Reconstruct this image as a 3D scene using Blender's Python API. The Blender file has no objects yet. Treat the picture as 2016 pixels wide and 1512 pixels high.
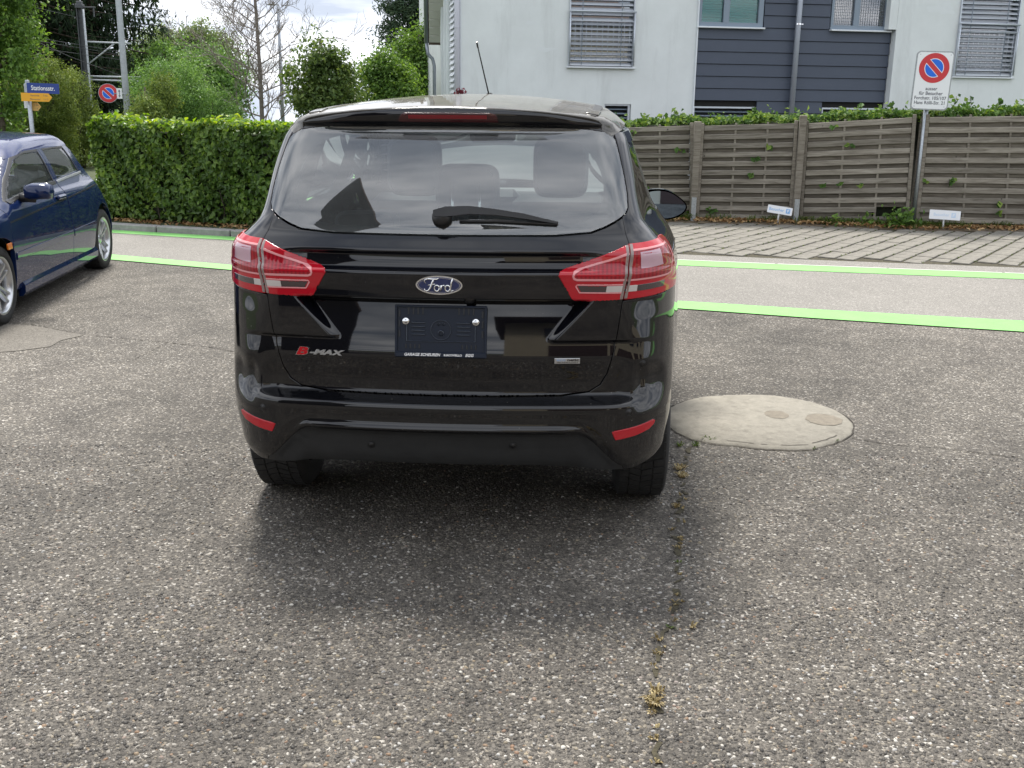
import bpy, bmesh, math, random
import numpy as np
from mathutils import Vector, Matrix
from mathutils.geometry import delaunay_2d_cdt
R = math.radians
rng = np.random.default_rng(7)
random.seed(7)
scene = bpy.context.scene
col = scene.collection

# ------------------------------------------------------------------ camera
F_PX, PITCH, ROLL, CAM_H = 2050.0, 0.2668, 0.013, 1.58
cam_d = bpy.data.cameras.new('camera')
cam_d.sensor_width = 36.0
cam_d.lens = 36.0 * F_PX / 2016.0
cam_d.clip_start, cam_d.clip_end = 0.05, 3000.0
cam = bpy.data.objects.new('camera', cam_d)
col.objects.link(cam)
_F = Vector((0, math.cos(PITCH), -math.sin(PITCH)))
_R0, _U0 = Vector((1, 0, 0)), Vector((0, math.sin(PITCH), math.cos(PITCH)))
_R = _R0 * math.cos(ROLL) + _U0 * math.sin(ROLL)
_U = -_R0 * math.sin(ROLL) + _U0 * math.cos(ROLL)
cam.matrix_world = Matrix(((_R.x, _U.x, -_F.x, 0), (_R.y, _U.y, -_F.y, 0), (_R.z, _U.z, -_F.z, CAM_H), (0, 0, 0, 1)))
scene.camera = cam

# ------------------------------------------------------------------ light
SUN_EL, SUN_AZ = R(59), R(-14)          # azimuth measured from +Y (away from the viewer) towards +X
sun_d = bpy.data.lights.new('sun', 'SUN')
sun_d.energy, sun_d.angle, sun_d.color = 3.9, R(14), (1.0, 0.955, 0.88)
sun = bpy.data.objects.new('sun', sun_d)
col.objects.link(sun)
_to_sun = Vector((math.sin(SUN_AZ) * math.cos(SUN_EL), math.cos(SUN_AZ) * math.cos(SUN_EL), math.sin(SUN_EL)))
sun.rotation_euler = _to_sun.to_track_quat('Z', 'Y').to_euler()
sun.location = _to_sun * 60

world = bpy.data.worlds.new('World')
scene.world = world
world.use_nodes = True
wt = world.node_tree
wt.nodes.clear()
def wn(t, **k):
    n = wt.nodes.new(t)
    for a, b in k.items():
        setattr(n, a, b)
    return n
w_out, w_bg = wn('ShaderNodeOutputWorld'), wn('ShaderNodeBackground')
w_sky = wn('ShaderNodeTexSky', sky_type='NISHITA', sun_disc=False, sun_elevation=SUN_EL, sun_rotation=SUN_AZ)
w_sky.air_density, w_sky.dust_density, w_sky.ozone_density = 1.0, 1.5, 1.2
w_tc, w_map = wn('ShaderNodeTexCoord'), wn('ShaderNodeMapping')
w_map.inputs['Scale'].default_value = (0.42, 0.62, 0.3)
w_map.inputs['Location'].default_value = (-2.2, -0.7, 0.4)
w_n1 = wn('ShaderNodeTexNoise')
w_n1.inputs['Scale'].default_value = 2.3
w_n1.inputs['Detail'].default_value = 6
w_n1.inputs['Roughness'].default_value = 0.55
w_n1.inputs['Distortion'].default_value = 0.4
w_r1 = wn('ShaderNodeValToRGB')
w_r1.color_ramp.elements[0].position, w_r1.color_ramp.elements[1].position = 0.16, 0.42
w_n2 = wn('ShaderNodeTexNoise')
w_n2.inputs['Scale'].default_value = 3.1
w_n2.inputs['Detail'].default_value = 5
w_r2 = wn('ShaderNodeValToRGB')
w_r2.color_ramp.elements[0].position, w_r2.color_ramp.elements[1].position = 0.34, 0.66
w_r2.color_ramp.elements[0].color = (5.2, 5.8, 6.9, 1)
w_r2.color_ramp.elements[1].color = (14.5, 14.7, 15.2, 1)
w_mix = wn('ShaderNodeMixRGB')
w_bg.inputs['Strength'].default_value = 0.085
L = wt.links.new
w_sep, w_max, w_cmb = wn('ShaderNodeSeparateXYZ'), wn('ShaderNodeMath', operation='MAXIMUM'), wn('ShaderNodeCombineXYZ')
w_max.inputs[1].default_value = 0.10
L(w_tc.outputs['Generated'], w_sep.inputs[0])
L(w_sep.outputs['X'], w_cmb.inputs['X']); L(w_sep.outputs['Y'], w_cmb.inputs['Y'])
L(w_sep.outputs['Z'], w_max.inputs[0]); L(w_max.outputs[0], w_cmb.inputs['Z'])
L(w_cmb.outputs[0], w_sky.inputs['Vector'])
# clouds lie on a flat deck: directions are divided by their height
w_up, w_dv, w_dk = wn('ShaderNodeMath', operation='MAXIMUM'), wn('ShaderNodeVectorMath', operation='DIVIDE'), wn('ShaderNodeCombineXYZ')
w_add = wn('ShaderNodeMath', operation='ADD')
w_up.inputs[1].default_value, w_add.inputs[1].default_value = 0.0, 0.16
L(w_sep.outputs['Z'], w_up.inputs[0]); L(w_up.outputs[0], w_add.inputs[0])
for k_ in range(3): L(w_add.outputs[0], w_dk.inputs[k_])
L(w_tc.outputs['Generated'], w_dv.inputs[0]); L(w_dk.outputs[0], w_dv.inputs[1])
L(w_dv.outputs[0], w_map.inputs['Vector'])
L(w_map.outputs['Vector'], w_n1.inputs['Vector'])
L(w_map.outputs['Vector'], w_n2.inputs['Vector'])
L(w_n1.outputs['Fac'], w_r1.inputs['Fac'])
L(w_n2.outputs['Fac'], w_r2.inputs['Fac'])
L(w_r1.outputs['Color'], w_mix.inputs['Fac'])
L(w_sky.outputs['Color'], w_mix.inputs['Color1'])
L(w_r2.outputs['Color'], w_mix.inputs['Color2'])
L(w_mix.outputs['Color'], w_bg.inputs['Color'])
L(w_bg.outputs['Background'], w_out.inputs['Surface'])

vs = scene.view_settings
vs.view_transform, vs.look, vs.exposure, vs.gamma = 'Standard', 'None', 0.72, 1.0
vs.use_curve_mapping = False
cy = scene.cycles
try:
    cy.max_bounces, cy.diffuse_bounces, cy.glossy_bounces, cy.transmission_bounces, cy.transparent_max_bounces = 8, 3, 4, 6, 12
    cy.use_denoising = True
    cy.caustics_reflective = cy.caustics_refractive = False
    cy.sample_clamp_indirect = 6
except Exception:
    pass

# ------------------------------------------------------------------ reading places off the survey of the photograph
def ray(px, py):
    d = _F + ((px - 1008) / F_PX) * _R - ((py - 756) / F_PX) * _U
    return Vector((0, 0, CAM_H)), d
def ground(px, py, z=0.0):
    o, d = ray(px, py)
    return o + d * ((z - o.z) / d.z)
def at_y(px, py, y):
    o, d = ray(px, py)
    return o + d * (y / d.y)
def on_plane(px, py, p0, n):
    o, d = ray(px, py)
    return o + d * ((p0 - o).dot(n) / d.dot(n))

# ------------------------------------------------------------------ tags, objects
def tag(o, label=None, cat=None, group=None, kind=None):
    if label: o['label'] = label
    if cat: o['category'] = cat
    if group: o['group'] = group
    if kind: o['kind'] = kind
    return o
def empty(name, loc=(0, 0, 0), rz=0.0, label=None, cat=None, group=None, kind=None):
    o = bpy.data.objects.new(name, None)
    o.empty_display_size = 0.2
    col.objects.link(o)
    o.location = loc
    o.rotation_euler = (0, 0, rz)
    return tag(o, label, cat, group, kind)
def link(name, me, parent=None, mat=None):
    if mat is not None:
        me.materials.clear()
        me.materials.append(mat)
    o = bpy.data.objects.new(name, me)
    col.objects.link(o)
    if parent is not None:
        o.parent = parent
    return o
def copy_tree(o, parent=None):
    c = o.copy()
    col.objects.link(c)
    if parent is not None:
        c.parent = parent
    for ch in list(o.children):
        copy_tree(ch, c)
    return c

class MB:
    def __init__(s):
        s.v, s.f, s.smooth = [], [], []
    def add(s, vs_, fs, smooth=False):
        k = len(s.v)
        s.v += [tuple(p) for p in vs_]
        s.f += [tuple(i + k for i in f) for f in fs]
        s.smooth += [smooth] * len(fs)
        return s
    def box(s, c, size, M=None):
        x, y, z = (a / 2 for a in size)
        vs_ = [Vector((sx * x, sy * y, sz * z)) for sx in (-1, 1) for sy in (-1, 1) for sz in (-1, 1)]
        if M is not None: vs_ = [M @ p for p in vs_]
        c = Vector(c)
        return s.add([p + c for p in vs_], [(0, 1, 3, 2), (4, 6, 7, 5), (0, 4, 5, 1), (2, 3, 7, 6), (0, 2, 6, 4), (1, 5, 7, 3)])
    def bbox(s, c, size, b=0.01, M=None):       # box with chamfered edges
        x, y, z = (a / 2 for a in size)
        b = min(b, x * .9, y * .9, z * .9)
        vs_, idx = [], {}
        for sx in (-1, 1):
            for sy in (-1, 1):
                for sz in (-1, 1):
                    for k in range(3):
                        p = [sx * (x - b), sy * (y - b), sz * (z - b)]
                        p[k] = (sx * x, sy * y, sz * z)[k]
                        idx[(sx, sy, sz, k)] = len(vs_)
                        vs_.append(Vector(p))
        fs = []
        S = (-1, 1)
        for k in range(3):
            for sg in S:
                o2 = [i for i in range(3) if i != k]
                ring = []
                for (p, q) in ((-1, -1), (1, -1), (1, 1), (-1, 1)):
                    key = [0, 0, 0]; key[k] = sg; key[o2[0]] = p; key[o2[1]] = q
                    ring.append(idx[(key[0], key[1], key[2], k)])
                fs.append(tuple(ring))
        for k in range(3):
            o2 = [i for i in range(3) if i != k]
            for p in S:
                for q in S:
                    def g(t, kk):
                        key = [0, 0, 0]; key[k] = t; key[o2[0]] = p; key[o2[1]] = q
                        return idx[(key[0], key[1], key[2], kk)]
                    fs.append((g(-1, o2[0]), g(1, o2[0]), g(1, o2[1]), g(-1, o2[1])))
        for sx in S:
            for sy in S:
                for sz in S:
                    fs.append(tuple(idx[(sx, sy, sz, k)] for k in range(3)))
        if M is not None: vs_ = [M @ p for p in vs_]
        c = Vector(c)
        return s.add([p + c for p in vs_], fs)
    def tube(s, pts, r, n=8, cap=True, smooth=True):
        pts = [Vector(p) for p in pts]
        rs = r if isinstance(r, (list, tuple)) else [r] * len(pts)
        vs_, fs = [], []
        up = Vector((0, 0, 1))
        prev = None
        for i, p in enumerate(pts):
            d = (pts[min(i + 1, len(pts) - 1)] - pts[max(i - 1, 0)]).normalized()
            if prev is None:
                a = d.orthogonal().normalized() if abs(d.dot(up)) > .95 else d.cross(up).normalized()
            else:
                a = (prev - d * prev.dot(d)).normalized()
            prev = a
            b = d.cross(a)
            for k in range(n):
                t = 2 * math.pi * k / n
                vs_.append(p + (a * math.cos(t) + b * math.sin(t)) * rs[i])
        for i in range(len(pts) - 1):
            for k in range(n):
                fs.append((i * n + k, i * n + (k + 1) % n, (i + 1) * n + (k + 1) % n, (i + 1) * n + k))
        s.add(vs_, fs, smooth)
        if cap:
            k0 = len(s.v) - len(vs_)
            s.f += [tuple(k0 + i for i in reversed(range(n))), tuple(k0 + (len(pts) - 1) * n + i for i in range(n))]
            s.smooth += [False, False]
        return s
    def lathe(s, prof, n=24, M=None, smooth=True):        # prof: (radius, height) about local z
        vs_, fs = [], []
        for r_, h_ in prof:
            for k in range(n):
                t = 2 * math.pi * k / n
                vs_.append(Vector((r_ * math.cos(t), r_ * math.sin(t), h_)))
        for i in range(len(prof) - 1):
            for k in range(n):
                fs.append((i * n + k, i * n + (k + 1) % n, (i + 1) * n + (k + 1) % n, (i + 1) * n + k))
        if M is not None: vs_ = [M @ p for p in vs_]
        return s.add(vs_, fs, smooth)
    def prism(s, poly, depth, M=None, smooth=False):      # poly in local xy, extruded along +z
        n = len(poly)
        vs_ = [Vector((p[0], p[1], 0)) for p in poly] + [Vector((p[0], p[1], depth)) for p in poly]
        fs = [tuple(reversed(range(n))), tuple(range(n, 2 * n))] + [(i, (i + 1) % n, n + (i + 1) % n, n + i) for i in range(n)]
        if M is not None: vs_ = [M @ p for p in vs_]
        return s.add(vs_, fs, smooth)
    def mesh(s, name):
        me = bpy.data.meshes.new(name)
        me.from_pydata(s.v, [], s.f)
        me.polygons.foreach_set('use_smooth', s.smooth)
        me.update()
        return me
    def build(s, name, mat, parent=None):
        return link(name, s.mesh(name), parent, mat)

def np_mesh(name, V, Fc, mat, parent=None, smooth=False, normals=None):
    V = np.asarray(V, np.float32)
    Fc = np.asarray(Fc, np.int32)
    me = bpy.data.meshes.new(name)
    k = Fc.shape[1]
    me.vertices.add(len(V)); me.vertices.foreach_set('co', V.ravel())
    me.loops.add(Fc.size); me.loops.foreach_set('vertex_index', Fc.ravel())
    me.polygons.add(len(Fc))
    me.polygons.foreach_set('loop_start', np.arange(0, Fc.size, k, dtype=np.int32))
    me.polygons.foreach_set('use_smooth', np.full(len(Fc), bool(smooth)))
    me.update(calc_edges=True)
    if normals is not None:
        me.normals_split_custom_set_from_vertices([tuple(n) for n in normals])
    return link(name, me, parent, mat)

# ------------------------------------------------------------------ materials
def mat(name):
    m = bpy.data.materials.new(name)
    m.use_nodes = True
    nt = m.node_tree
    return m, nt, nt.nodes['Principled BSDF'], nt.links.new
def node(nt, t, **k):
    n = nt.nodes.new(t)
    for a, b in k.items():
        if a in n.inputs.keys() if hasattr(n.inputs, 'keys') else False:
            n.inputs[a].default_value = b
        else:
            setattr(n, a, b)
    return n
def c4(c): return (c[0], c[1], c[2], 1.0)
def simple(name, c, rough=0.5, metal=0.0, spec=0.5, noise=0.0, nscale=20.0, bump=0.0, bscale=60.0, coat=0.0):
    m, nt, b, l = mat(name)
    b.inputs['Base Color'].default_value = c4(c)
    b.inputs['Roughness'].default_value = rough
    b.inputs['Metallic'].default_value = metal
    b.inputs['Specular IOR Level'].default_value = spec
    b.inputs['Coat Weight'].default_value = coat
    b.inputs['Coat Roughness'].default_value = 0.03
    tc = node(nt, 'ShaderNodeTexCoord')
    if noise:
        n = node(nt, 'ShaderNodeTexNoise', Scale=nscale, Detail=6.0, Roughness=0.65)
        l(tc.outputs['Object'], n.inputs['Vector'])
        r = node(nt, 'ShaderNodeValToRGB')
        r.color_ramp.elements[0].position, r.color_ramp.elements[1].position = 0.3, 0.7
        r.color_ramp.elements[0].color = c4([x * (1 - noise) for x in c])
        r.color_ramp.elements[1].color = c4([min(1, x * (1 + noise)) for x in c])
        l(n.outputs['Fac'], r.inputs['Fac'])
        l(r.outputs['Color'], b.inputs['Base Color'])
    if bump:
        n2 = node(nt, 'ShaderNodeTexNoise', Scale=bscale, Detail=5.0)
        l(tc.outputs['Object'], n2.inputs['Vector'])
        bp = node(nt, 'ShaderNodeBump', Strength=bump, Distance=0.01)
        l(n2.outputs['Fac'], bp.inputs['Height'])
        l(bp.outputs['Normal'], b.inputs['Normal'])
    return m

def worn(m, under, scale=38.0, lo=.60, hi=.70, streak=None):
    # let the surface below, or grime, show through in small broken spots or run-off streaks
    nt = m.node_tree; b = nt.nodes['Principled BSDF']; l = nt.links.new
    tc = node(nt, 'ShaderNodeTexCoord'); n = node(nt, 'ShaderNodeTexNoise', Scale=scale, Detail=8.0, Roughness=.7)
    src = tc.outputs['Object']
    if streak:
        mp = node(nt, 'ShaderNodeMapping'); mp.inputs['Scale'].default_value = streak
        l(src, mp.inputs[0]); src = mp.outputs[0]
    l(src, n.inputs['Vector'])
    r = node(nt, 'ShaderNodeMapRange'); l(n.outputs['Fac'], r.inputs[0]); r.inputs['From Min'].default_value, r.inputs['From Max'].default_value = lo, hi
    mx = node(nt, 'ShaderNodeMixRGB'); l(r.outputs[0], mx.inputs[0]); mx.inputs[2].default_value = c4(under)
    old = b.inputs['Base Color']
    if old.links: l(old.links[0].from_socket, mx.inputs[1])
    else: mx.inputs[1].default_value = old.default_value
    l(mx.outputs[0], old)
    return m
def leaf_mat(name, c_dark, c_mid, c_light, trans=0.35, rough=0.5, spec=0.35):
    m, nt, b, l = mat(name)
    g = node(nt, 'ShaderNodeNewGeometry')
    tc = node(nt, 'ShaderNodeTexCoord')
    n = node(nt, 'ShaderNodeTexNoise', Scale=1.3, Detail=2.0)
    l(tc.outputs['Object'], n.inputs['Vector'])
    mx = node(nt, 'ShaderNodeMath', operation='MULTIPLY_ADD')
    l(n.outputs['Fac'], mx.inputs[0]); mx.inputs[1].default_value = 0.8
    sub = node(nt, 'ShaderNodeMath', operation='MULTIPLY_ADD')
    l(g.outputs['Random Per Island'], sub.inputs[0]); sub.inputs[1].default_value = 0.75; sub.inputs[2].default_value = -0.28
    l(sub.outputs[0], mx.inputs[2])
    r = node(nt, 'ShaderNodeValToRGB')
    e = r.color_ramp.elements
    e[0].position, e[1].position = 0.05, 0.95
    e[0].color, e[1].color = c4(c_dark), c4(c_light)
    k = e.new(0.5); k.color = c4(c_mid)
    l(mx.outputs[0], r.inputs['Fac'])
    l(r.outputs['Color'], b.inputs['Base Color'])
    b.inputs['Roughness'].default_value = rough
    b.inputs['Specular IOR Level'].default_value = spec
    t = node(nt, 'ShaderNodeBsdfTranslucent')
    hs = node(nt, 'ShaderNodeHueSaturation', Hue=0.485, Saturation=1.15, Value=1.5)
    l(r.outputs['Color'], hs.inputs['Color'])
    l(hs.outputs['Color'], t.inputs['Color'])
    ms = node(nt, 'ShaderNodeMixShader', Fac=trans)
    l(b.outputs[0], ms.inputs[1]); l(t.outputs[0], ms.inputs[2])
    l(ms.outputs[0], nt.nodes['Material Output'].inputs['Surface'])
    return m

def glass_mat(name, tint, ior=1.5, dust_haze=0.0, rough=0.0):
    m, nt, b, l = mat(name)
    nt.nodes.remove(b)
    tr = node(nt, 'ShaderNodeBsdfTransparent', Color=c4(tint))
    gl = node(nt, 'ShaderNodeBsdfGlossy', Roughness=rough)
    gl.inputs['Color'].default_value = (1, 1, 1, 1)
    fr = node(nt, 'ShaderNodeFresnel', IOR=ior)
    mx = node(nt, 'ShaderNodeMixShader')
    l(fr.outputs[0], mx.inputs[0]); l(tr.outputs[0], mx.inputs[1]); l(gl.outputs[0], mx.inputs[2])
    last = mx
    if dust_haze:
        df = node(nt, 'ShaderNodeBsdfDiffuse', Color=(0.36, 0.40, 0.42, 1))  # dust, plus the sky's haze on the pane put into its bluish colour
        m2 = node(nt, 'ShaderNodeMixShader')
        tc = node(nt, 'ShaderNodeTexCoord')
        n = node(nt, 'ShaderNodeTexNoise', Scale=6.0, Detail=8.0, Roughness=0.7)
        l(tc.outputs['Object'], n.inputs['Vector'])
        ma = node(nt, 'ShaderNodeMath', operation='MULTIPLY')
        l(n.outputs['Fac'], ma.inputs[0]); ma.inputs[1].default_value = dust_haze * 2
        l(ma.outputs[0], m2.inputs[0]); l(mx.outputs[0], m2.inputs[1]); l(df.outputs[0], m2.inputs[2])
        last = m2
    l(last.outputs[0], nt.nodes['Material Output'].inputs['Surface'])
    return m

def paint_mat(name, c, dust_haze=0.0, flake=0.0, dust_col=(0.34, 0.32, 0.28), up_only=False):
    m, nt, b, l = mat(name)
    b.inputs['Base Color'].default_value = c4(c)
    b.inputs['Roughness'].default_value = 0.03
    b.inputs['Specular IOR Level'].default_value = 0.62
    if flake:
        b.inputs['Metallic'].default_value = flake
        b.inputs['Specular IOR Level'].default_value = 0.05
        b.inputs['Roughness'].default_value = 0.4
        b.inputs['Coat Weight'].default_value = 1.0
        b.inputs['Coat Roughness'].default_value = 0.02
    if dust_haze < 0:                # sparse dried specks of road dirt
        tc = node(nt, 'ShaderNodeTexCoord')
        vo = node(nt, 'ShaderNodeTexVoronoi', Scale=70.0)
        l(tc.outputs['Object'], vo.inputs['Vector'])
        lt = node(nt, 'ShaderNodeMath', operation='LESS_THAN'); l(vo.outputs['Distance'], lt.inputs[0])
        sp_ = node(nt, 'ShaderNodeSeparateColor'); l(vo.outputs['Color'], sp_.inputs[0])
        pw = node(nt, 'ShaderNodeMath', operation='POWER'); l(sp_.outputs[0], pw.inputs[0]); pw.inputs[1].default_value = 9.0
        sz = node(nt, 'ShaderNodeMath', operation='MULTIPLY'); l(pw.outputs[0], sz.inputs[0]); sz.inputs[1].default_value = .16
        l(sz.outputs[0], lt.inputs[1])
        n = node(nt, 'ShaderNodeTexNoise', Scale=5.0, Detail=6.0, Roughness=0.6); l(tc.outputs['Object'], n.inputs['Vector'])
        fa = node(nt, 'ShaderNodeMath', operation='MULTIPLY_ADD'); l(lt.outputs[0], fa.inputs[0]); fa.inputs[1].default_value = -dust_haze * 12
        fm = node(nt, 'ShaderNodeMath', operation='MULTIPLY'); l(n.outputs['Fac'], fm.inputs[0]); fm.inputs[1].default_value = -dust_haze
        l(fm.outputs[0], fa.inputs[2])
        df = node(nt, 'ShaderNodeBsdfDiffuse', Color=c4(dust_col)); ms = node(nt, 'ShaderNodeMixShader')
        l(fa.outputs[0], ms.inputs[0]); l(b.outputs[0], ms.inputs[1]); l(df.outputs[0], ms.inputs[2])
        l(ms.outputs[0], nt.nodes['Material Output'].inputs['Surface'])
    if dust_haze > 0:
        tc = node(nt, 'ShaderNodeTexCoord')
        n = node(nt, 'ShaderNodeTexNoise', Scale=9.0, Detail=9.0, Roughness=0.72)
        l(tc.outputs['Object'], n.inputs['Vector'])
        n2 = node(nt, 'ShaderNodeTexNoise', Scale=260.0, Detail=3.0)
        l(tc.outputs['Object'], n2.inputs['Vector'])
        a = node(nt, 'ShaderNodeMath', operation='MULTIPLY')
        l(n.outputs['Fac'], a.inputs[0]); l(n2.outputs['Fac'], a.inputs[1])
        f = node(nt, 'ShaderNodeMath', operation='MULTIPLY', use_clamp=True)
        l(a.outputs[0], f.inputs[0]); f.inputs[1].default_value = dust_haze * 4
        df = node(nt, 'ShaderNodeBsdfDiffuse', Color=c4(dust_col))
        ms = node(nt, 'ShaderNodeMixShader')
        l(f.outputs[0], ms.inputs[0]); l(b.outputs[0], ms.inputs[1]); l(df.outputs[0], ms.inputs[2])
        l(ms.outputs[0], nt.nodes['Material Output'].inputs['Surface'])
    return m
# ------------------------------------------------------------------ car body surfaces
class Pchip:
    def __init__(s, pts):
        a = np.array(pts, float); s.x, s.y = a[:, 0], a[:, 1]
        h = np.diff(s.x); d = np.diff(s.y) / h
        m = np.zeros(len(s.x)); m[0], m[-1] = d[0], d[-1]
        for i in range(1, len(s.x) - 1):
            if d[i - 1] * d[i] > 0:
                w1, w2 = 2 * h[i] + h[i - 1], h[i] + 2 * h[i - 1]
                m[i] = (w1 + w2) / (w1 / d[i - 1] + w2 / d[i])
        s.m = m
    def __call__(s, q):
        q = np.clip(q, s.x[0], s.x[-1])
        i = np.clip(np.searchsorted(s.x, q) - 1, 0, len(s.x) - 2)
        h = s.x[i + 1] - s.x[i]; t = (q - s.x[i]) / h
        return ((1 + 2 * t) * (1 - t) ** 2 * s.y[i] + t * (1 - t) ** 2 * h * s.m[i] + t * t * (3 - 2 * t) * s.y[i + 1] + t * t * (t - 1) * h * s.m[i + 1])
def sstep(a, b, x):
    t = np.clip((x - a) / (b - a), 0, 1)
    return t * t * (3 - 2 * t)
def rint(a, b, r):
    u, v = np.maximum(r + a, 0), np.maximum(r + b, 0)
    return np.minimum(-r, np.maximum(a, b)) + np.sqrt(u * u + v * v)

class Body:
    YC = 2.0
    def root(s, O, D, s0, s1, n=70):
        # outermost crossing on O + t*D, t from s1 (outside) down to s0 (inside)
        ts = np.linspace(s1, s0, n)
        hit = np.full(len(O), np.nan); lo = np.full(len(O), s0); hi = np.full(len(O), s1)
        done = np.zeros(len(O), bool)
        for i in range(1, n):
            idx = np.where(~done)[0]
            if not len(idx): break
            fv = s.f(O[idx] + D[idx] * ts[i])
            k = idx[fv < 0]
            lo[k], hi[k] = ts[i], ts[i - 1]; done[k] = True
        for _ in range(22):
            mid = (lo + hi) / 2
            ins = s.f(O + D * mid[:, None]) < 0
            lo = np.where(ins, mid, lo); hi = np.where(ins, hi, mid)
        P = O + D * hi[:, None]
        return P
    def normal(s, P, e=1.5e-3):
        g = np.zeros_like(P)
        for k in range(3):
            d = np.zeros(3); d[k] = e
            g[:, k] = s.f(P + d) - s.f(P - d)
        return g / np.maximum(np.linalg.norm(g, axis=1), 1e-9)[:, None]
    def rear(s, uv):            # u: sideways on a plane 1.95 m behind the axis, z: height
        uv = np.asarray(uv, float)
        O = np.stack([uv[:, 0] * 0, uv[:, 0] * 0 + s.YC, uv[:, 1]], 1)
        D = np.stack([uv[:, 0], uv[:, 0] * 0 - 1.95, uv[:, 0] * 0], 1)
        ln = np.linalg.norm(D, axis=1)
        return s.root(O, D / ln[:, None], 0.2, 2.6)
    def to_rear(s, P):
        P = np.asarray(P, float)
        return np.stack([P[:, 0] * 1.95 / (s.YC - P[:, 1]), P[:, 2]], 1)
    def side(s, yz, sg=1):
        yz = np.asarray(yz, float)
        O = np.stack([yz[:, 0] * 0, yz[:, 0], yz[:, 1]], 1)
        D = np.tile(np.array([float(sg), 0, 0]), (len(yz), 1))
        return s.root(O, D, 0.02, 1.3)
    def top(s, py, z0=1.15):         # angle from the vertical about (x=0, z=z0), y
        py = np.asarray(py, float)
        O = np.stack([py[:, 0] * 0, py[:, 1], py[:, 0] * 0 + z0], 1)
        D = np.stack([np.sin(py[:, 0]), py[:, 0] * 0, np.cos(py[:, 0])], 1)
        return s.root(O, D, 0.02, 1.3)
    def front(s, xz):
        xz = np.asarray(xz, float)
        O = np.stack([xz[:, 0], xz[:, 0] * 0 + 2.0, xz[:, 1]], 1)
        D = np.tile(np.array([0, 1.0, 0]), (len(xz), 1))
        return s.root(O, D, 0.2, 2.6)
    def pix(s, pts):            # where lines of sight through survey pixels meet the body
        O, D = [], []
        for px, py in pts:
            o, d = ray(px, py)
            o, d = s.M.inverted() @ o, (s.M.inverted().to_3x3() @ d).normalized()
            O.append(o); D.append(d)
        O, D = np.array(O, float), np.array(D, float)
        return s.root(O, -D, -s.far, -s.near, 400)

def densify(poly, step):
    poly = np.asarray(poly, float); out = []
    for i in range(len(poly)):
        a, b = poly[i], poly[(i + 1) % len(poly)]
        n = max(1, int(math.ceil(np.linalg.norm(b - a) / step)))
        for k in range(n): out.append(a + (b - a) * k / n)
    return np.array(out)
def inside(poly, P):
    x, y = P[:, 0], P[:, 1]; c = np.zeros(len(P), bool)
    a, b = poly, np.roll(poly, -1, 0)
    for (x1, y1), (x2, y2) in zip(a, b):
        if y1 == y2: continue
        m = ((y1 > y) != (y2 > y)) & (x < (x2 - x1) * (y - y1) / (y2 - y1) + x1)
        c ^= m
    return c
def smooth_poly(pts, it=2, keep=()):
    # corner cutting that keeps listed corner indices sharp
    P = [np.array(p, float) for p in pts]; K = [i in keep for i in range(len(P))]
    for _ in range(it):
        Q, KK = [], []
        n = len(P)
        for i in range(n):
            a, b = P[i], P[(i + 1) % n]
            if K[i]: Q.append(a); KK.append(True)
            else: Q.append(a * .75 + b * .25); KK.append(False)
            if not K[(i + 1) % n]: Q.append(a * .25 + b * .75); KK.append(False)
        P, K = Q, KK
    return np.array(P)
def bdist(poly, P):
    d = np.full(len(P), 1e9)
    for a, b in zip(poly, np.roll(poly, -1, 0)):
        ab = b - a; t = np.clip(((P - a) @ ab) / max(ab @ ab, 1e-12), 0, 1)
        d = np.minimum(d, np.hypot(*(P - a - t[:, None] * ab).T))
    return d

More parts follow.
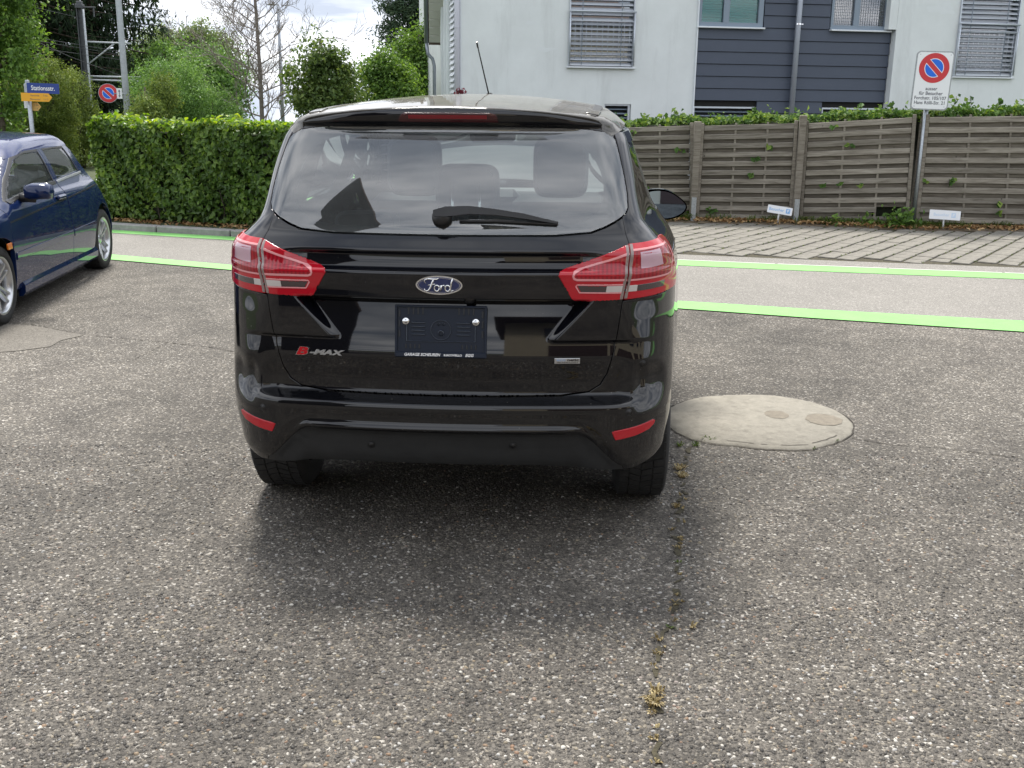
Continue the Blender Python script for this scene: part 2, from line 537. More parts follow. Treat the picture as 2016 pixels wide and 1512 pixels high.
def panel(name, body, fn, poly, mat_, parent, holes=(), sp=0.02, us=None, zs=None, off=0.0, rim=0.03, edge=0.0025, bstep=None, flip=False):
    """a skin over `body` inside polygon `poly` (parameter space of fn), edges rolled over and turned inward"""
    bstep = bstep or sp * .6
    loops = [densify(poly, bstep)] + [densify(h, bstep) for h in holes]
    lo, hi = loops[0].min(0), loops[0].max(0)
    u_ = np.arange(lo[0], hi[0], sp) if us is None else np.unique(np.r_[us, np.arange(lo[0], hi[0], sp)])
    z_ = np.arange(lo[1], hi[1], sp) if zs is None else np.unique(np.r_[zs, np.arange(lo[1], hi[1], sp)])
    G = np.stack(np.meshgrid(u_, z_), -1).reshape(-1, 2)
    def ins(P):
        m = inside(loops[0], P)
        for h in loops[1:]: m &= ~inside(h, P)
        return m
    G = G[ins(G)]
    for lp in loops:
        if len(G): G = G[bdist(lp, G) > bstep * .45]
    pts, edges = [], []
    for lp in loops:
        k = len(pts); pts += [tuple(p) for p in lp]
        edges += [(k + i, k + (i + 1) % len(lp)) for i in range(len(lp))]
    nb = len(pts)
    pts += [tuple(p) for p in G]
    V, E_, Fc, ov, oe, of = delaunay_2d_cdt([Vector(p) for p in pts], edges, [], 0, 1e-6)
    V = np.array([tuple(v) for v in V]); Fc = np.array([f for f in Fc if len(f) == 3], int)
    cen = V[Fc].mean(1)
    Fc = Fc[ins(cen)]
    P = fn(V); N = body.normal(P)
    P = P + N * off
    a, b, c = P[Fc[:, 0]], P[Fc[:, 1]], P[Fc[:, 2]]
    fl = (np.cross(b - a, c - a) * N[Fc[:, 0]]).sum(1) < 0
    Fc[fl] = Fc[fl][:, ::-1]
    faces = [tuple(f) for f in Fc]
    PV, NV = [P], [N]
    base = len(P)
    # boundary edges, oriented
    cnt = {}
    for f in faces:
        for i in range(3):
            e = (f[i], f[(i + 1) % 3]); cnt[e] = cnt.get(e, 0) + 1
    bd = [e for e in cnt if (e[1], e[0]) not in cnt]
    if rim and bd:
        nxt = {a_: b_ for a_, b_ in bd}; prv = {b_: a_ for a_, b_ in bd}
        ids = [a_ for a_, _ in bd]; ii = {v: k for k, v in enumerate(ids)}
        n_ = len(ids)
        T = np.array([P[nxt[v]] - P[prv.get(v, v)] for v in ids])
        Nb = N[ids]; out = np.cross(T, Nb); out /= np.maximum(np.linalg.norm(out, axis=1), 1e-9)[:, None]
        r1 = P[ids] + out * edge - Nb * edge
        r2 = r1 - Nb * rim
        PV += [r1, r1.copy(), r2]; NV += [out * .9 + Nb * .1, out, out]
        for a_, b_ in bd:
            i, j = ii[a_], ii.get(b_)
            if j is None: continue
            faces.append((b_, a_, base + i, base + j))
            faces.append((base + n_ + j, base + n_ + i, base + 2 * n_ + i, base + 2 * n_ + j))
    PV = np.concatenate(PV); NV = np.concatenate(NV)
    me = bpy.data.meshes.new(name)
    me.from_pydata([tuple(p) for p in PV], [], faces)
    me.polygons.foreach_set('use_smooth', [True] * len(faces))
    me.update()
    me.normals_split_custom_set_from_vertices([tuple(n) for n in NV])
    return link(name, me, parent, mat_)

class VanBody(Body):
    near, far = 1.5, 9.0
    base = Pchip([(.15, .27), (.25, .165), (.305, .10), (.335, .060), (.37, .042), (.42, .030), (.460, .018), (.474, .004), (.482, -.003), (.488, -.002), (.496, .005), (.504, .0085), (.522, .009),
                  (.545, .008), (.558, .009), (.567, .014), (.574, .028), (.580, .050), (.588, .078), (.600, .086), (.63, .086), (.68, .079), (.75, .071), (.82, .066), (.88, .065), (.95, .066),
                  (1.00, .064), (1.010, .0635), (1.017, .067), (1.03, .079), (1.055, .088), (1.076, .090), (1.086, .094), (1.096, .1015), (1.118, .1178), (1.139, 0.1335), (1.169, 0.1410), (1.199, 0.1505), (1.239, 0.1660), (1.279, 0.1849), (1.319, 0.2071), (1.359, 0.2327), (1.399, 0.2617), (1.439, 0.2940), (1.470, 0.3214),
                  (1.480, .325), (1.487, .320), (1.494, .308), (1.505, .298), (1.53, .290), (1.545, .292), (1.60, .32)])
    corner = Pchip([(.45, .0), (.52, .002), (.62, .018), (.78, .045), (.92, .060), (1.0, .062)])
    wr = Pchip([(.15, .70), (.25, .74), (.32, .765), (.36, .785), (.40, .790), (.50, .806), (.63, .808), (.82, .805), (.95, .804), (1.03, .792), (1.085, .764), (1.135, .715), (1.18, .676), (1.25, .654), (1.33, .638), (1.43, .614), (1.50, .592), (1.56, .565), (1.62, .53)])
    wm = Pchip([(.15, .78), (.30, .845), (.45, .868), (.60, .876), (.80, .872), (.95, .864), (1.04, .848), (1.09, .825), (1.14, .788), (1.20, .755), (1.33, .708), (1.43, .668), (1.50, .635), (1.56, .60), (1.62, .56)])
    zc = Pchip([(.1, 1.535), (.30, 1.553), (.6, 1.577), (1.0, 1.594), (1.4, 1.600), (1.8, 1.593), (2.1, 1.568), (2.25, 1.515), (2.6, 1.335), (3.0, 1.125), (3.15, 1.06), (3.4, 1.01), (3.7, .945), (3.92, .85), (4.03, .70)])
    def g(s, x, z):
        ax = np.abs(x)
        zr = .492 - .132 * sstep(.46, .665, ax)
        sh = (.492 - zr) * (1 - sstep(0, 1, (z - zr) / np.maximum(.556 - zr, .02)))
        rg = sstep(.40, .56, ax) * sstep(.435, .455, z + sh) * (1 - sstep(.51, .525, z + sh))
        yb = s.base(z + sh) * (1 - rg) + rg * (.019 - .16 * (z + sh - .45))
        q = sstep(.585, .72, ax) * sstep(.50, .53, z) * (1 - sstep(.85, .95, z))
        y = yb * (1 - q) + q * s.corner(z)
        bow = .13 + .10 * sstep(1.05, 1.2, z)
        y = y + bow * x * x
        # number plate pocket and the ridge under the tail lights
        xb = .375 + .125 * np.clip((z - .79) / .14, 0, 1)
        mx = sstep(-.022, .022, xb - ax)
        m = 1 - (1 - mx) * sstep(.772, .788, z) * (1 - sstep(.60, .78, ax))
        m = np.where(ax > .60, m * (1 - sstep(.60, .76, ax)), m)
        dp = .36 * np.maximum(z - .715, 0) ** 2 / (np.maximum(z - .715, 0) + .035) * (1 - sstep(.916, .930, z))
        y = y + dp * m
        # grip groove above the badge bar
        y = y + .016 * sstep(1.014, 1.03, z) * (1 - sstep(1.066, 1.086, z)) * (1 - sstep(.46, .56, ax))
        # vertical scoops in the bumper corners
        sc = sstep(.648, .690, ax) * (1 - sstep(.735, .795, ax)) * sstep(.525, .625, z) * (1 - sstep(.64, .715, z))
        return y + .030 * sc
    def f(s, P):
        x, y, z = np.abs(P[:, 0]), P[:, 1], P[:, 2]
        w = s.wr(z) + (s.wm(z) - s.wr(z)) * sstep(.22, .95, y)
        w = w - .10 * sstep(2.9, 4.0, y) - .22 * sstep(3.2, 4.07, y) ** 2 * .5
        a = x - w
        b = s.g(P[:, 0], z) - y
        rt = .25 - .15 * sstep(.98, 1.125, z)
        m = rint(a, b, rt)
        t = s.zc(y) - .155 * x * x * (1 - .4 * sstep(2.4, 3.2, y))
        m = rint(m, z - t, .022 + .05 * sstep(.32, .55, x))
        fr = y - (4.07 - .28 * x * x - .25 * np.clip(z - .6, 0, 1) ** 2)
        m = rint(m, fr, .08)
        return np.maximum(m, .14 - z)

class HatchBody(Body):          # the older three-door hatchback
    near, far = 4.0, 16.0
    K = .885                    # it stands a little lower than the lot datum, so it is built squatter
    base = Pchip([(.15, .24), (.30, .19), (.43, .18), (.50, .22), (.61, .29), (.73, .41), (.88, .54), (.93, .57), (1.02, .60), (1.30, .80), (1.36, .86), (1.5, .95)])
    wr = Pchip([(.12, .74), (.25, .79), (.40, .815), (.60, .82), (.80, .805), (.92, .775), (.98, .735), (1.2, .64), (1.34, .585), (1.42, .54), (1.5, .5)])
    wm = Pchip([(.12, .79), (.25, .826), (.40, .846), (.55, .854), (.70, .850), (.84, .832), (.90, .812), (.94, .780), (1.2, .675), (1.34, .605), (1.42, .56), (1.5, .5)])
    zc = Pchip([(.1, 1.36), (.55, 1.385), (.9, 1.415), (1.4, 1.428), (1.9, 1.415), (2.2, 1.365), (2.5, 1.235), (2.9, 1.02), (3.02, .96), (3.4, .90), (3.8, .80), (4.0, .66), (4.06, .5)])
    def g(s, x, z):
        return s.base(z) + .12 * x * x
    def f(s, P):
        x, y, z = np.abs(P[:, 0]), P[:, 1], P[:, 2] / s.K
        w = s.wr(z) + (s.wm(z) - s.wr(z)) * sstep(.3, 1.2, y)
        w = w - .07 * sstep(3.0, 4.06, y)
        m = rint(x - w, s.g(P[:, 0], z) - y, .11)
        m = rint(m, z - (s.zc(y) - .10 * x * x), .03 + .04 * sstep(.3, .5, x))
        m = rint(m, y - (4.07 - .25 * x * x), .08)
        return np.maximum(m, .16 - z)
# ------------------------------------------------------------------ shared vehicle materials
M_PAINT = paint_mat('black paint', (0.0014, 0.0018, 0.0040), dust_haze=-0.008)
M_PAINT_DUSTY = paint_mat('dusty black paint', (0.0022, 0.0026, 0.0040), dust_haze=0.20, dust_col=(0.40, 0.38, 0.34))
M_PAINT_LOW = paint_mat('road film on black paint', (0.0014, 0.0018, 0.0034), dust_haze=-0.014)
M_PLASTIC = simple('black plastic', (0.008, 0.008, 0.009), 0.38, spec=0.5, bump=0.08, bscale=900)
M_VALANCE = simple('grey black textured plastic', (0.020, 0.021, 0.022), 0.55, spec=0.4, bump=0.12, bscale=1200, noise=.2, nscale=14)
M_RUBBER = simple('tyre rubber', (0.018, 0.018, 0.018), 0.8, noise=.35, nscale=25, bump=.15, bscale=300)
M_DARK = simple('dark underside', (0.006, 0.006, 0.006), 0.85)
M_FRIT = simple('black glass border', (0.003, 0.003, 0.004), 0.5)
M_GLASS = glass_mat('tinted car glass', (0.80, 0.90, 0.89), 2.35, dust_haze=0.085)
M_GLASS_CLEAR = glass_mat('clear car glass', (0.82, 0.88, 0.86), 1.5, dust_haze=0.02)
M_CLOTH = simple('charcoal seat cloth', (0.035, 0.037, 0.042), 0.9, bump=.2, bscale=600)
M_TRIM = simple('grey cabin trim', (0.06, 0.062, 0.066), 0.7)
M_CHROME = simple('chrome', (0.75, 0.76, 0.78), 0.12, metal=1.0)
M_SILVER = simple('silver paint', (0.55, 0.56, 0.58), 0.28, metal=0.9)
M_RED = simple('red lamp plastic', (0.40, 0.006, 0.016), 0.06, coat=.3)
M_REDDARK = simple('deep red lamp plastic', (0.27, 0.005, 0.014), 0.05, coat=.3)
def add_ribs(m, scale, strength, axis='X'):
    nt = m.node_tree; b = nt.nodes['Principled BSDF']; tc = node(nt, 'ShaderNodeTexCoord')
    w = node(nt, 'ShaderNodeTexWave', Scale=scale, bands_direction=axis); nt.links.new(tc.outputs['Object'], w.inputs['Vector'])
    bp = node(nt, 'ShaderNodeBump', Strength=strength, Distance=.001); nt.links.new(w.outputs['Fac'], bp.inputs['Height']); nt.links.new(bp.outputs[0], b.inputs['Normal'])
    c = b.inputs['Base Color'].default_value[:]
    r = node(nt, 'ShaderNodeValToRGB'); r.color_ramp.elements[0].color = (c[0] * .82, c[1] * .82, c[2] * .82, 1); r.color_ramp.elements[1].color = (min(1, c[0] * 1.3), c[1] * 1.3, c[2] * 1.3, 1)
    nt.links.new(w.outputs['Fac'], r.inputs['Fac']); nt.links.new(r.outputs[0], b.inputs['Base Color'])
add_ribs(M_REDDARK, 22, .12)
M_PINK = simple('pink lamp light guide', (0.66, 0.27, 0.28), 0.12, coat=.3)
M_CLEARLAMP = simple('clear lamp plastic', (0.50, 0.46, 0.44), 0.08, coat=1.0)
M_SMOKE = simple('smoked lamp plastic', (0.045, 0.03, 0.032), 0.08, coat=1.0)
M_GREYEDGE = simple('grey lamp seam plastic', (0.22, 0.16, 0.15), 0.2, coat=1.0)
M_BADGEBLUE = simple('badge blue enamel', (0.006, 0.016, 0.085), 0.12, coat=1.0)
M_WHITE = simple('white print', (0.78, 0.78, 0.78), 0.5)
M_HOLDER = simple('navy black plastic', (0.008, 0.013, 0.026), 0.38, spec=.25)
M_SLOT = simple('slot shadow plastic', (0.004, 0.006, 0.010), 0.4)
M_STICKER = simple('sticker blue', (0.05, 0.22, 0.55), 0.4)

def text(name, body, size, mat_, parent, M, ext=0.0006, shear=0.0, sx=1.0, bold=0.0, align='CENTER', space=1.0):
    cu = bpy.data.curves.new(name, 'FONT')
    cu.body, cu.size, cu.extrude, cu.shear, cu.offset = body, size, ext, shear, bold
    cu.align_x, cu.align_y = align, 'CENTER'
    cu.space_character = space
    cu.resolution_u = 3
    cu.materials.append(mat_)
    tmp = bpy.data.objects.new('lettering_curve', cu)
    me = bpy.data.meshes.new_from_object(tmp)
    bpy.data.objects.remove(tmp); bpy.data.curves.remove(cu)
    o = link(name, me, parent, mat_)
    o.matrix_local = M @ Matrix.Diagonal((sx, 1, 1, 1))
    return o
def frame_at(P, N, up=(0, 0, 1)):
    N = Vector(N).normalized(); x = Vector(up).cross(N).normalized(); y = N.cross(x)
    return Matrix(((x.x, y.x, N.x, P[0]), (x.y, y.y, N.y, P[1]), (x.z, y.z, N.z, P[2]), (0, 0, 0, 1)))
def mirror_poly(p):
    p = np.asarray(p, float).copy(); p[:, 0] *= -1
    return p[::-1]
def stroke(pts, w, closed=False):
    P = np.asarray(pts, float); n = len(P); a, b = [], []
    for i in range(n):
        p0, p1 = P[max(i - 1, 0)], P[min(i + 1, n - 1)]
        t = (p1 - p0) / np.linalg.norm(p1 - p0); nn = np.array([-t[1], t[0]])
        a.append(P[i] + nn * w / 2); b.append(P[i] - nn * w / 2)
    return np.array(a + b[::-1])

def make_wheel(parent, c, r, width, side_, style='star', rim_r=0.205, name='wheel'):
    """alloy wheel, axis along x; side_=+1 faces +x"""
    M = Matrix.Translation(c) @ Matrix.Rotation(R(90) * side_, 4, 'Y')
    hw = width / 2
    rm = MB()
    rm.lathe([(rim_r + .012, hw * .92), (rim_r + .004, hw * .95), (rim_r - .008, hw * .86), (rim_r - .016, hw * .45), (rim_r - .03, -hw * .9)], 40, M)
    hub = MB().lathe([(0, hw * .64), (.028, hw * .63), (.034, hw * .56), (.062, hw * .52), (.066, hw * .2)], 20, M)
    rm.add(hub.v, hub.f, True)
    n_sp = 5
    for k in range(n_sp):
        a = 2 * math.pi * k / n_sp + .3
        for s_ in (-1, 1):
            b = a + s_ * .17
            p0 = Vector((.045 * math.cos(a + s_ * .35), .045 * math.sin(a + s_ * .35), hw * .50))
            p1 = Vector(((rim_r - .006) * math.cos(b), (rim_r - .006) * math.sin(b), hw * .74))
            d = (p1 - p0).normalized(); t = Vector((-math.sin(b), math.cos(b), 0)); up = d.cross(t).normalized()
            if up.z < 0: up = -up
            vs_, w0, w1 = [], .017, .013
            for p, w in ((p0, w0), (p1, w1)):
                vs_ += [p - t * w - up * .02, p - t * w * .55 + up * .004, p + t * w * .55 + up * .004, p + t * w - up * .02]
            rm.add([M @ v for v in vs_], [(0, 1, 5, 4), (1, 2, 6, 5), (2, 3, 7, 6), (0, 4, 7, 3)])
    wh = rm.build(name, M_SILVER, parent)
    disc = MB().lathe([(rim_r - .02, -hw * .1), (0.02, -hw * .1)], 30, M).build('brake_disc', M_DARK, wh)
    t = MB()
    t.lathe([(rim_r - .004, -hw * .88), (rim_r + .01, -hw * .96), (r - .055, -hw * 1.04), (r - .022, -hw * .99), (r - .006, -hw * .86), (r - .006, hw * .86), (r - .022, hw * .99), (r - .055, hw * 1.04), (rim_r + .014, hw * .97), (rim_r + .004, hw * .88)], 56, M)
    t.build('tyre', M_RUBBER, wh)
    tr = MB()
    n_b = 54
    for k in range(n_b):
        for j, (z0, z1, sk) in enumerate(((-.86, -.52, .35), (-.47, -.06, .75), (-.02, .38, -.75), (.44, .86, -.35))):
            a0 = 2 * math.pi * (k + (.5 if j in (1, 3) else 0)) / n_b
            da = 2 * math.pi / n_b * .80
            vs_ = []
            for rr in (r - .008, r - .0005):
                for zz in (z0, z1):
                    for q in (0, da):
                        ang = a0 + q + sk * (zz - z0) * .16
                        vs_.append(M @ Vector((rr * math.cos(ang), rr * math.sin(ang), zz * hw)))
            tr.add(vs_, [(4, 5, 7, 6), (0, 4, 6, 2), (1, 3, 7, 5), (0, 1, 5, 4), (2, 6, 7, 3)])
    tr.build('tread', M_RUBBER, wh)
    return wh

def ellipse(a, b, n=48): return [(a * math.cos(2 * math.pi * i / n), b * math.sin(2 * math.pi * i / n)) for i in range(n)]
# ------------------------------------------------------------------ ground, road, paving
def asphalt_mat(name, dark, mid, lights, scale, tone=(0.8, 1.25), bump=.5, light_share=.55):
    m, nt, b, l = mat(name)
    tc = node(nt, 'ShaderNodeTexCoord')
    wp = node(nt, 'ShaderNodeTexNoise', Scale=scale * .6, Detail=2.0)
    l(tc.outputs['Object'], wp.inputs['Vector'])
    va = node(nt, 'ShaderNodeVectorMath', operation='MULTIPLY_ADD')
    l(wp.outputs['Color'], va.inputs[0]); va.inputs[1].default_value = (.012, .012, 0)
    l(tc.outputs['Object'], va.inputs[2])
    vo = node(nt, 'ShaderNodeTexVoronoi', Scale=scale)
    l(va.outputs[0], vo.inputs['Vector'])
    vo2 = node(nt, 'ShaderNodeTexVoronoi', Scale=scale * 2.3)
    l(va.outputs[0], vo2.inputs['Vector'])
    sep = node(nt, 'ShaderNodeSeparateColor'); l(vo.outputs['Color'], sep.inputs[0])
    sep2 = node(nt, 'ShaderNodeSeparateColor'); l(vo2.outputs['Color'], sep2.inputs[0])
    rp = node(nt, 'ShaderNodeValToRGB'); rp.color_ramp.interpolation = 'LINEAR'
    e = rp.color_ramp.elements
    e[0].position, e[0].color = 0.0, c4(dark)
    e[1].position, e[1].color = light_share, c4(mid)
    for i, c in enumerate(lights):
        k = e.new(light_share + .03 + (1 - light_share - .03) * (i + 1) / len(lights)); k.color = c4(c)
    l(sep.outputs[0], rp.inputs['Fac'])
    rp2 = node(nt, 'ShaderNodeValToRGB')
    rp2.color_ramp.elements[0].color, rp2.color_ramp.elements[1].color = c4([x * .85 for x in dark]), c4([x * 1.25 for x in mid])
    l(sep2.outputs[1], rp2.inputs['Fac'])
    big = node(nt, 'ShaderNodeMath', operation='LESS_THAN'); l(sep.outputs[1], big.inputs[0]); big.inputs[1].default_value = .55
    mx = node(nt, 'ShaderNodeMixRGB'); l(big.outputs[0], mx.inputs[0]); l(rp2.outputs[0], mx.inputs[1]); l(rp.outputs[0], mx.inputs[2])
    # wear: broad tone changes and stains
    n1 = node(nt, 'ShaderNodeTexNoise', Scale=.42, Detail=6.0, Roughness=.6); l(tc.outputs['Object'], n1.inputs['Vector'])
    n2 = node(nt, 'ShaderNodeTexNoise', Scale=3.5, Detail=5.0, Roughness=.6); l(tc.outputs['Object'], n2.inputs['Vector'])
    ad = node(nt, 'ShaderNodeMath', operation='MULTIPLY_ADD'); l(n2.outputs['Fac'], ad.inputs[0]); ad.inputs[1].default_value = .55
    l(n1.outputs['Fac'], ad.inputs[2])
    mr = node(nt, 'ShaderNodeMapRange'); l(ad.outputs[0], mr.inputs[0])
    mr.inputs['From Min'].default_value, mr.inputs['From Max'].default_value = .60, .95
    mr.inputs['To Min'].default_value, mr.inputs['To Max'].default_value = tone
    mu = node(nt, 'ShaderNodeMixRGB', blend_type='MULTIPLY'); mu.inputs[0].default_value = 1
    l(mx.outputs[0], mu.inputs[1]); l(mr.outputs[0], mu.inputs[2])
    l(mu.outputs[0], b.inputs['Base Color'])
    b.inputs['Roughness'].default_value = .8
    b.inputs['Specular IOR Level'].default_value = .3
    bp = node(nt, 'ShaderNodeBump', Strength=bump, Distance=.006)
    inv = node(nt, 'ShaderNodeMath', operation='SUBTRACT'); inv.inputs[0].default_value = 1.0
    l(vo.outputs['Distance'], inv.inputs[1]); l(inv.outputs[0], bp.inputs['Height'])
    l(bp.outputs['Normal'], b.inputs['Normal'])
    return m
M_LOT = asphalt_mat('worn lot asphalt', (.032, .029, .025), (.114, .103, .089), [(.155, .141, .122), (.19, .168, .134), (.235, .218, .193), (.36, .34, .305)], 125, tone=(.62, 1.34), bump=.5, light_share=.66)
M_ROAD = asphalt_mat('pale road asphalt', (.138, .130, .118), (.205, .194, .176), [(.27, .255, .232), (.34, .325, .30)], 120, tone=(.92, 1.10), bump=.25, light_share=.7)
M_GREEN = simple('green road paint', (.185, .48, .125), .6, noise=.10, nscale=4, bump=.3, bscale=90)
worn(M_GREEN, (.15, .27, .11), 55.0, .54, .74)
M_LINE = simple('white road paint', (.55, .545, .52), .6, noise=.15, nscale=6)
M_KERB = simple('grey kerb stone', (.27, .265, .255), .85, noise=.25, nscale=9, bump=.4, bscale=60)
M_CONCRETE = simple('pale worn concrete', (.225, .208, .172), .85, noise=.16, nscale=26, bump=.35, bscale=220)
worn(M_CONCRETE, (.135, .122, .098), 14.0, .50, .78)
worn(M_CONCRETE, (.30, .28, .24), 60.0, .56, .74)
M_CONC_STAIN = simple('tan stained concrete', (.175, .152, .118), .85, noise=.2, nscale=30, bump=.5, bscale=160)
M_PAVER = simple('grey paving stone', (.165, .154, .132), .85, noise=.30, nscale=14, bump=.4, bscale=120)
M_SOIL = simple('leaf litter soil', (.11, .085, .055), .95, noise=.5, nscale=18, bump=.8, bscale=40)
M_MOSS = simple('mossy joint soil', (.050, .043, .024), .95, noise=.6, nscale=25, bump=.6, bscale=120)

# one sheet to the horizon: level round the lot, falling away behind the gardens
xs = np.r_[-2600, -1200, -500, -200, -100, -60, np.arange(-40, 41, 10), 60, 100, 200, 500, 1200, 2600]
ys = np.r_[-1200, -400, -150, -60, np.arange(-40, 61, 10), 75, 100, 150, 220, 320, 450, 700, 1200, 2800]
def terrain_z(x, y):
    d = max(0, y - 58)
    return -115 * (1 - math.exp(-(d / 260) ** 1.3)) if d else 0.0
V = [(x, y, terrain_z(x, y)) for y in ys for x in xs]
nx = len(xs)
Fq = [(j * nx + i, j * nx + i + 1, (j + 1) * nx + i + 1, (j + 1) * nx + i) for j in range(len(ys) - 1) for i in range(nx - 1)]
g_ = MB().add(V, Fq).build('ground', simple('meadow ground', (.060, .085, .028), .95, noise=.4, nscale=.4))
tag(g_, kind='structure')

def edge_line(pxs, extra_l, extra_r, z=0):
    P = [ground(a, b, z) for a, b in pxs]
    dl, dr = (P[0] - P[1]).normalized(), (P[-1] - P[-2]).normalized()
    return [P[0] + dl * extra_l] + P + [P[-1] + dr * extra_r]
def resample(P, n=40):
    P = [Vector(p) for p in P]
    s = [0]
    for a, b in zip(P, P[1:]): s.append(s[-1] + (b - a).length)
    out = []
    for t in np.linspace(0, s[-1], n):
        i = min(np.searchsorted(s, t, side='right') - 1, len(P) - 2)
        out.append(P[i].lerp(P[i + 1], (t - s[i]) / (s[i + 1] - s[i])))
    for _ in range(3):
        out = [out[0]] + [(out[i - 1] + out[i] * 2 + out[i + 1]) / 4 for i in range(1, n - 1)] + [out[-1]]
    return out
near_out = resample(edge_line([(230, 514), (465, 534), (1335, 613), (2016, 656)], 16, 16))
near_in = resample(edge_line([(230, 504), (465, 525), (1335, 598.5), (2016, 634.5)], 16, 16))
far_in = resample(edge_line([(226, 460.5), (476, 476.5), (1318, 525.5), (2016, 552)], 16, 16))
far_out = resample(edge_line([(225, 454.5), (476, 469.5), (1318, 515), (2016, 541.5)], 16, 16))
def ribbon(name, A, B, z, mat_, kind='structure', zb=None):
    m = MB()
    n = len(A)
    m.add([(p.x, p.y, z) for p in A] + [(p.x, p.y, z) for p in B], [(i, i + 1, n + i + 1, n + i) for i in range(n - 1)])
    return tag(m.build(name, mat_), kind=kind)
# lot: from the road edge back past the viewer
lot = MB()
n = len(near_out)
lot.add([(p.x, p.y, .004) for p in near_out] + [(p.x * 1.25, -30, .004) for p in near_out], [(i, i + 1, n + i + 1, n + i) for i in range(n - 1)])
tag(lot.build('lot_asphalt', M_LOT), kind='structure')
def shift(A, d): 
    out = []
    for i, p in enumerate(A):
        t = (A[min(i + 1, len(A) - 1)] - A[max(i - 1, 0)]).normalized()
        out.append(p + Vector((-t.y, t.x, 0)) * d)
    return out
road_far = shift(far_out, .45)
ribbon('road', near_out, road_far, .008, M_ROAD)
ribbon('green_line', near_out, near_in, .012, M_GREEN)
ribbon('green_line', far_in, far_out, .012, M_GREEN)
wl0, wl1 = shift(far_out, .014), shift(far_out, .045)
iw = next(i for i, p in enumerate(far_out) if p.x > 1.2)
wl = MB(); nw = len(wl0) - iw
# the white edge line is chipped into lengths
for i in range(iw, len(wl0) - 1):
    a, b = wl0[i], wl0[i + 1]; c, d = wl1[i], wl1[i + 1]
    wl.add([(*a.lerp(b, .01).xy, .0125), (*a.lerp(b, .985).xy, .0125), (*c.lerp(d, .985).xy, .0125), (*c.lerp(d, .01).xy, .0125)], [(0, 1, 2, 3)])
tag(wl.build('white_edge_line', M_LINE), kind='structure')

# kerb along the hedge, one stone per metre
ke = [p for p in shift(far_out, .01) if p.x < 1.3]
kb = empty('kerb', (0, 0, 0), kind='structure')
km = None
path = resample(ke, 200); acc = 0; last = path[0]
cum = [0]
for a, b in zip(path, path[1:]): cum.append(cum[-1] + (b - a).length)
def along(path, cum, s):
    i = min(max(np.searchsorted(cum, s) - 1, 0), len(path) - 2)
    return path[i].lerp(path[i + 1], (s - cum[i]) / max(cum[i + 1] - cum[i], 1e-6))
s_ = cum[-1]; k = 0
me_k = MB().bbox((0, 0, 0), (.985, .13, .24), .012).mesh('kerb_stone'); me_k.materials.append(M_KERB)
while s_ > 1.0 and k < 26:
    a, b = along(path, cum, s_), along(path, cum, s_ - 1.0)
    c = (a + b) / 2; d = (a - b).normalized()
    o = link('kerb_stone', me_k, kb)
    o.location = (c.x - d.y * .075, c.y + d.x * .075, .0 + random.uniform(-.004, .004) - .035)
    o.rotation_euler = (0, 0, math.atan2(d.y, d.x) + random.uniform(-.008, .008))
    s_ -= 1.0; k += 1
# earth strip that carries hedge and gardens on the left
e0 = shift(ke, .14); e1 = [Vector((p.x - 1.5, p.y + 26, 0)) for p in ke]
ribbon('garden_ground', e0, e1, .06, simple('dark garden ground cover', (.05, .065, .022), .95, noise=.5, nscale=5))

# paved visitors' bays
BAY_A = R(55)
bd, bn = Vector((math.cos(BAY_A), math.sin(BAY_A), 0)), Vector((math.sin(BAY_A), -math.cos(BAY_A), 0))
pv = empty('paved_forecourt', (0, 0, 0), kind='structure')
base_f = [p for p in road_far if 1.0 < p.x < 12]
fence_pts = [ground(1000, 432), ground(1362, 436), ground(1563, 441), ground(1791.5, 451), ground(2060, 453.5)]
fd_ = (fence_pts[-1] - fence_pts[-2]).normalized()
fence_pts += [fence_pts[-1] + fd_ * 1.6, fence_pts[-1] + fd_ * 3.2]
jb = MB()
jb.add([(p.x, p.y, .006) for p in base_f] + [(p.x + .9, 15.2, .006) for p in base_f], [(i, i + 1, len(base_f) + i + 1, len(base_f) + i) for i in range(len(base_f) - 1)])
jb.build('joint_bed', M_MOSS, pv)
W_, D_ = .205, .245
me_p = MB().bbox((0, 0, 0), (W_ - .026, D_ - .007, .05), .006).mesh('paving_stone'); me_p.materials.append(M_PAVER)
cand = []
def fence_y(x):
    for a, b in zip(fence_pts, fence_pts[1:]):
        if a.x <= x <= b.x: return a.y + (b.y - a.y) * (x - a.x) / (b.x - a.x)
    return fence_pts[0].y if x < fence_pts[0].x else fence_pts[-1].y
def road_y(x):
    for a, b in zip(base_f, base_f[1:]):
        if a.x <= x <= b.x: return a.y + (b.y - a.y) * (x - a.x) / (b.x - a.x)
    return 99
o0 = Vector((1.0, 10.9, 0))
for i in range(-14, 46):
    for j in range(-22, 40):
        p = o0 + bn * (i * W_) + bd * (j * D_ + (.5 if i % 2 else 0) * 0)
        if 1.05 < p.x < 7.6 and road_y(p.x) + .12 < p.y < fence_y(p.x) - .30: cand.append(p)
cand.sort(key=lambda p: p.length)
rest = MB()
for k, p in enumerate(cand):
    zz = .022 - .018 + random.uniform(-.004, .004); rz = BAY_A - math.pi / 2 + random.uniform(-.02, .02)
    if k < 300:
        o = link('paving_stone', me_p, pv)
        o.location = (p.x, p.y, zz - .010); o.rotation_euler = (random.uniform(-.01, .01), random.uniform(-.01, .01), rz)
    else:
        rest.bbox((p.x, p.y, zz - .010), (W_ - .026, D_ - .007, .05), .006, Matrix.Rotation(rz, 3, 'Z'))
if rest.v:
    tag(rest.build('paving_stones', M_PAVER, pv), kind='stuff')

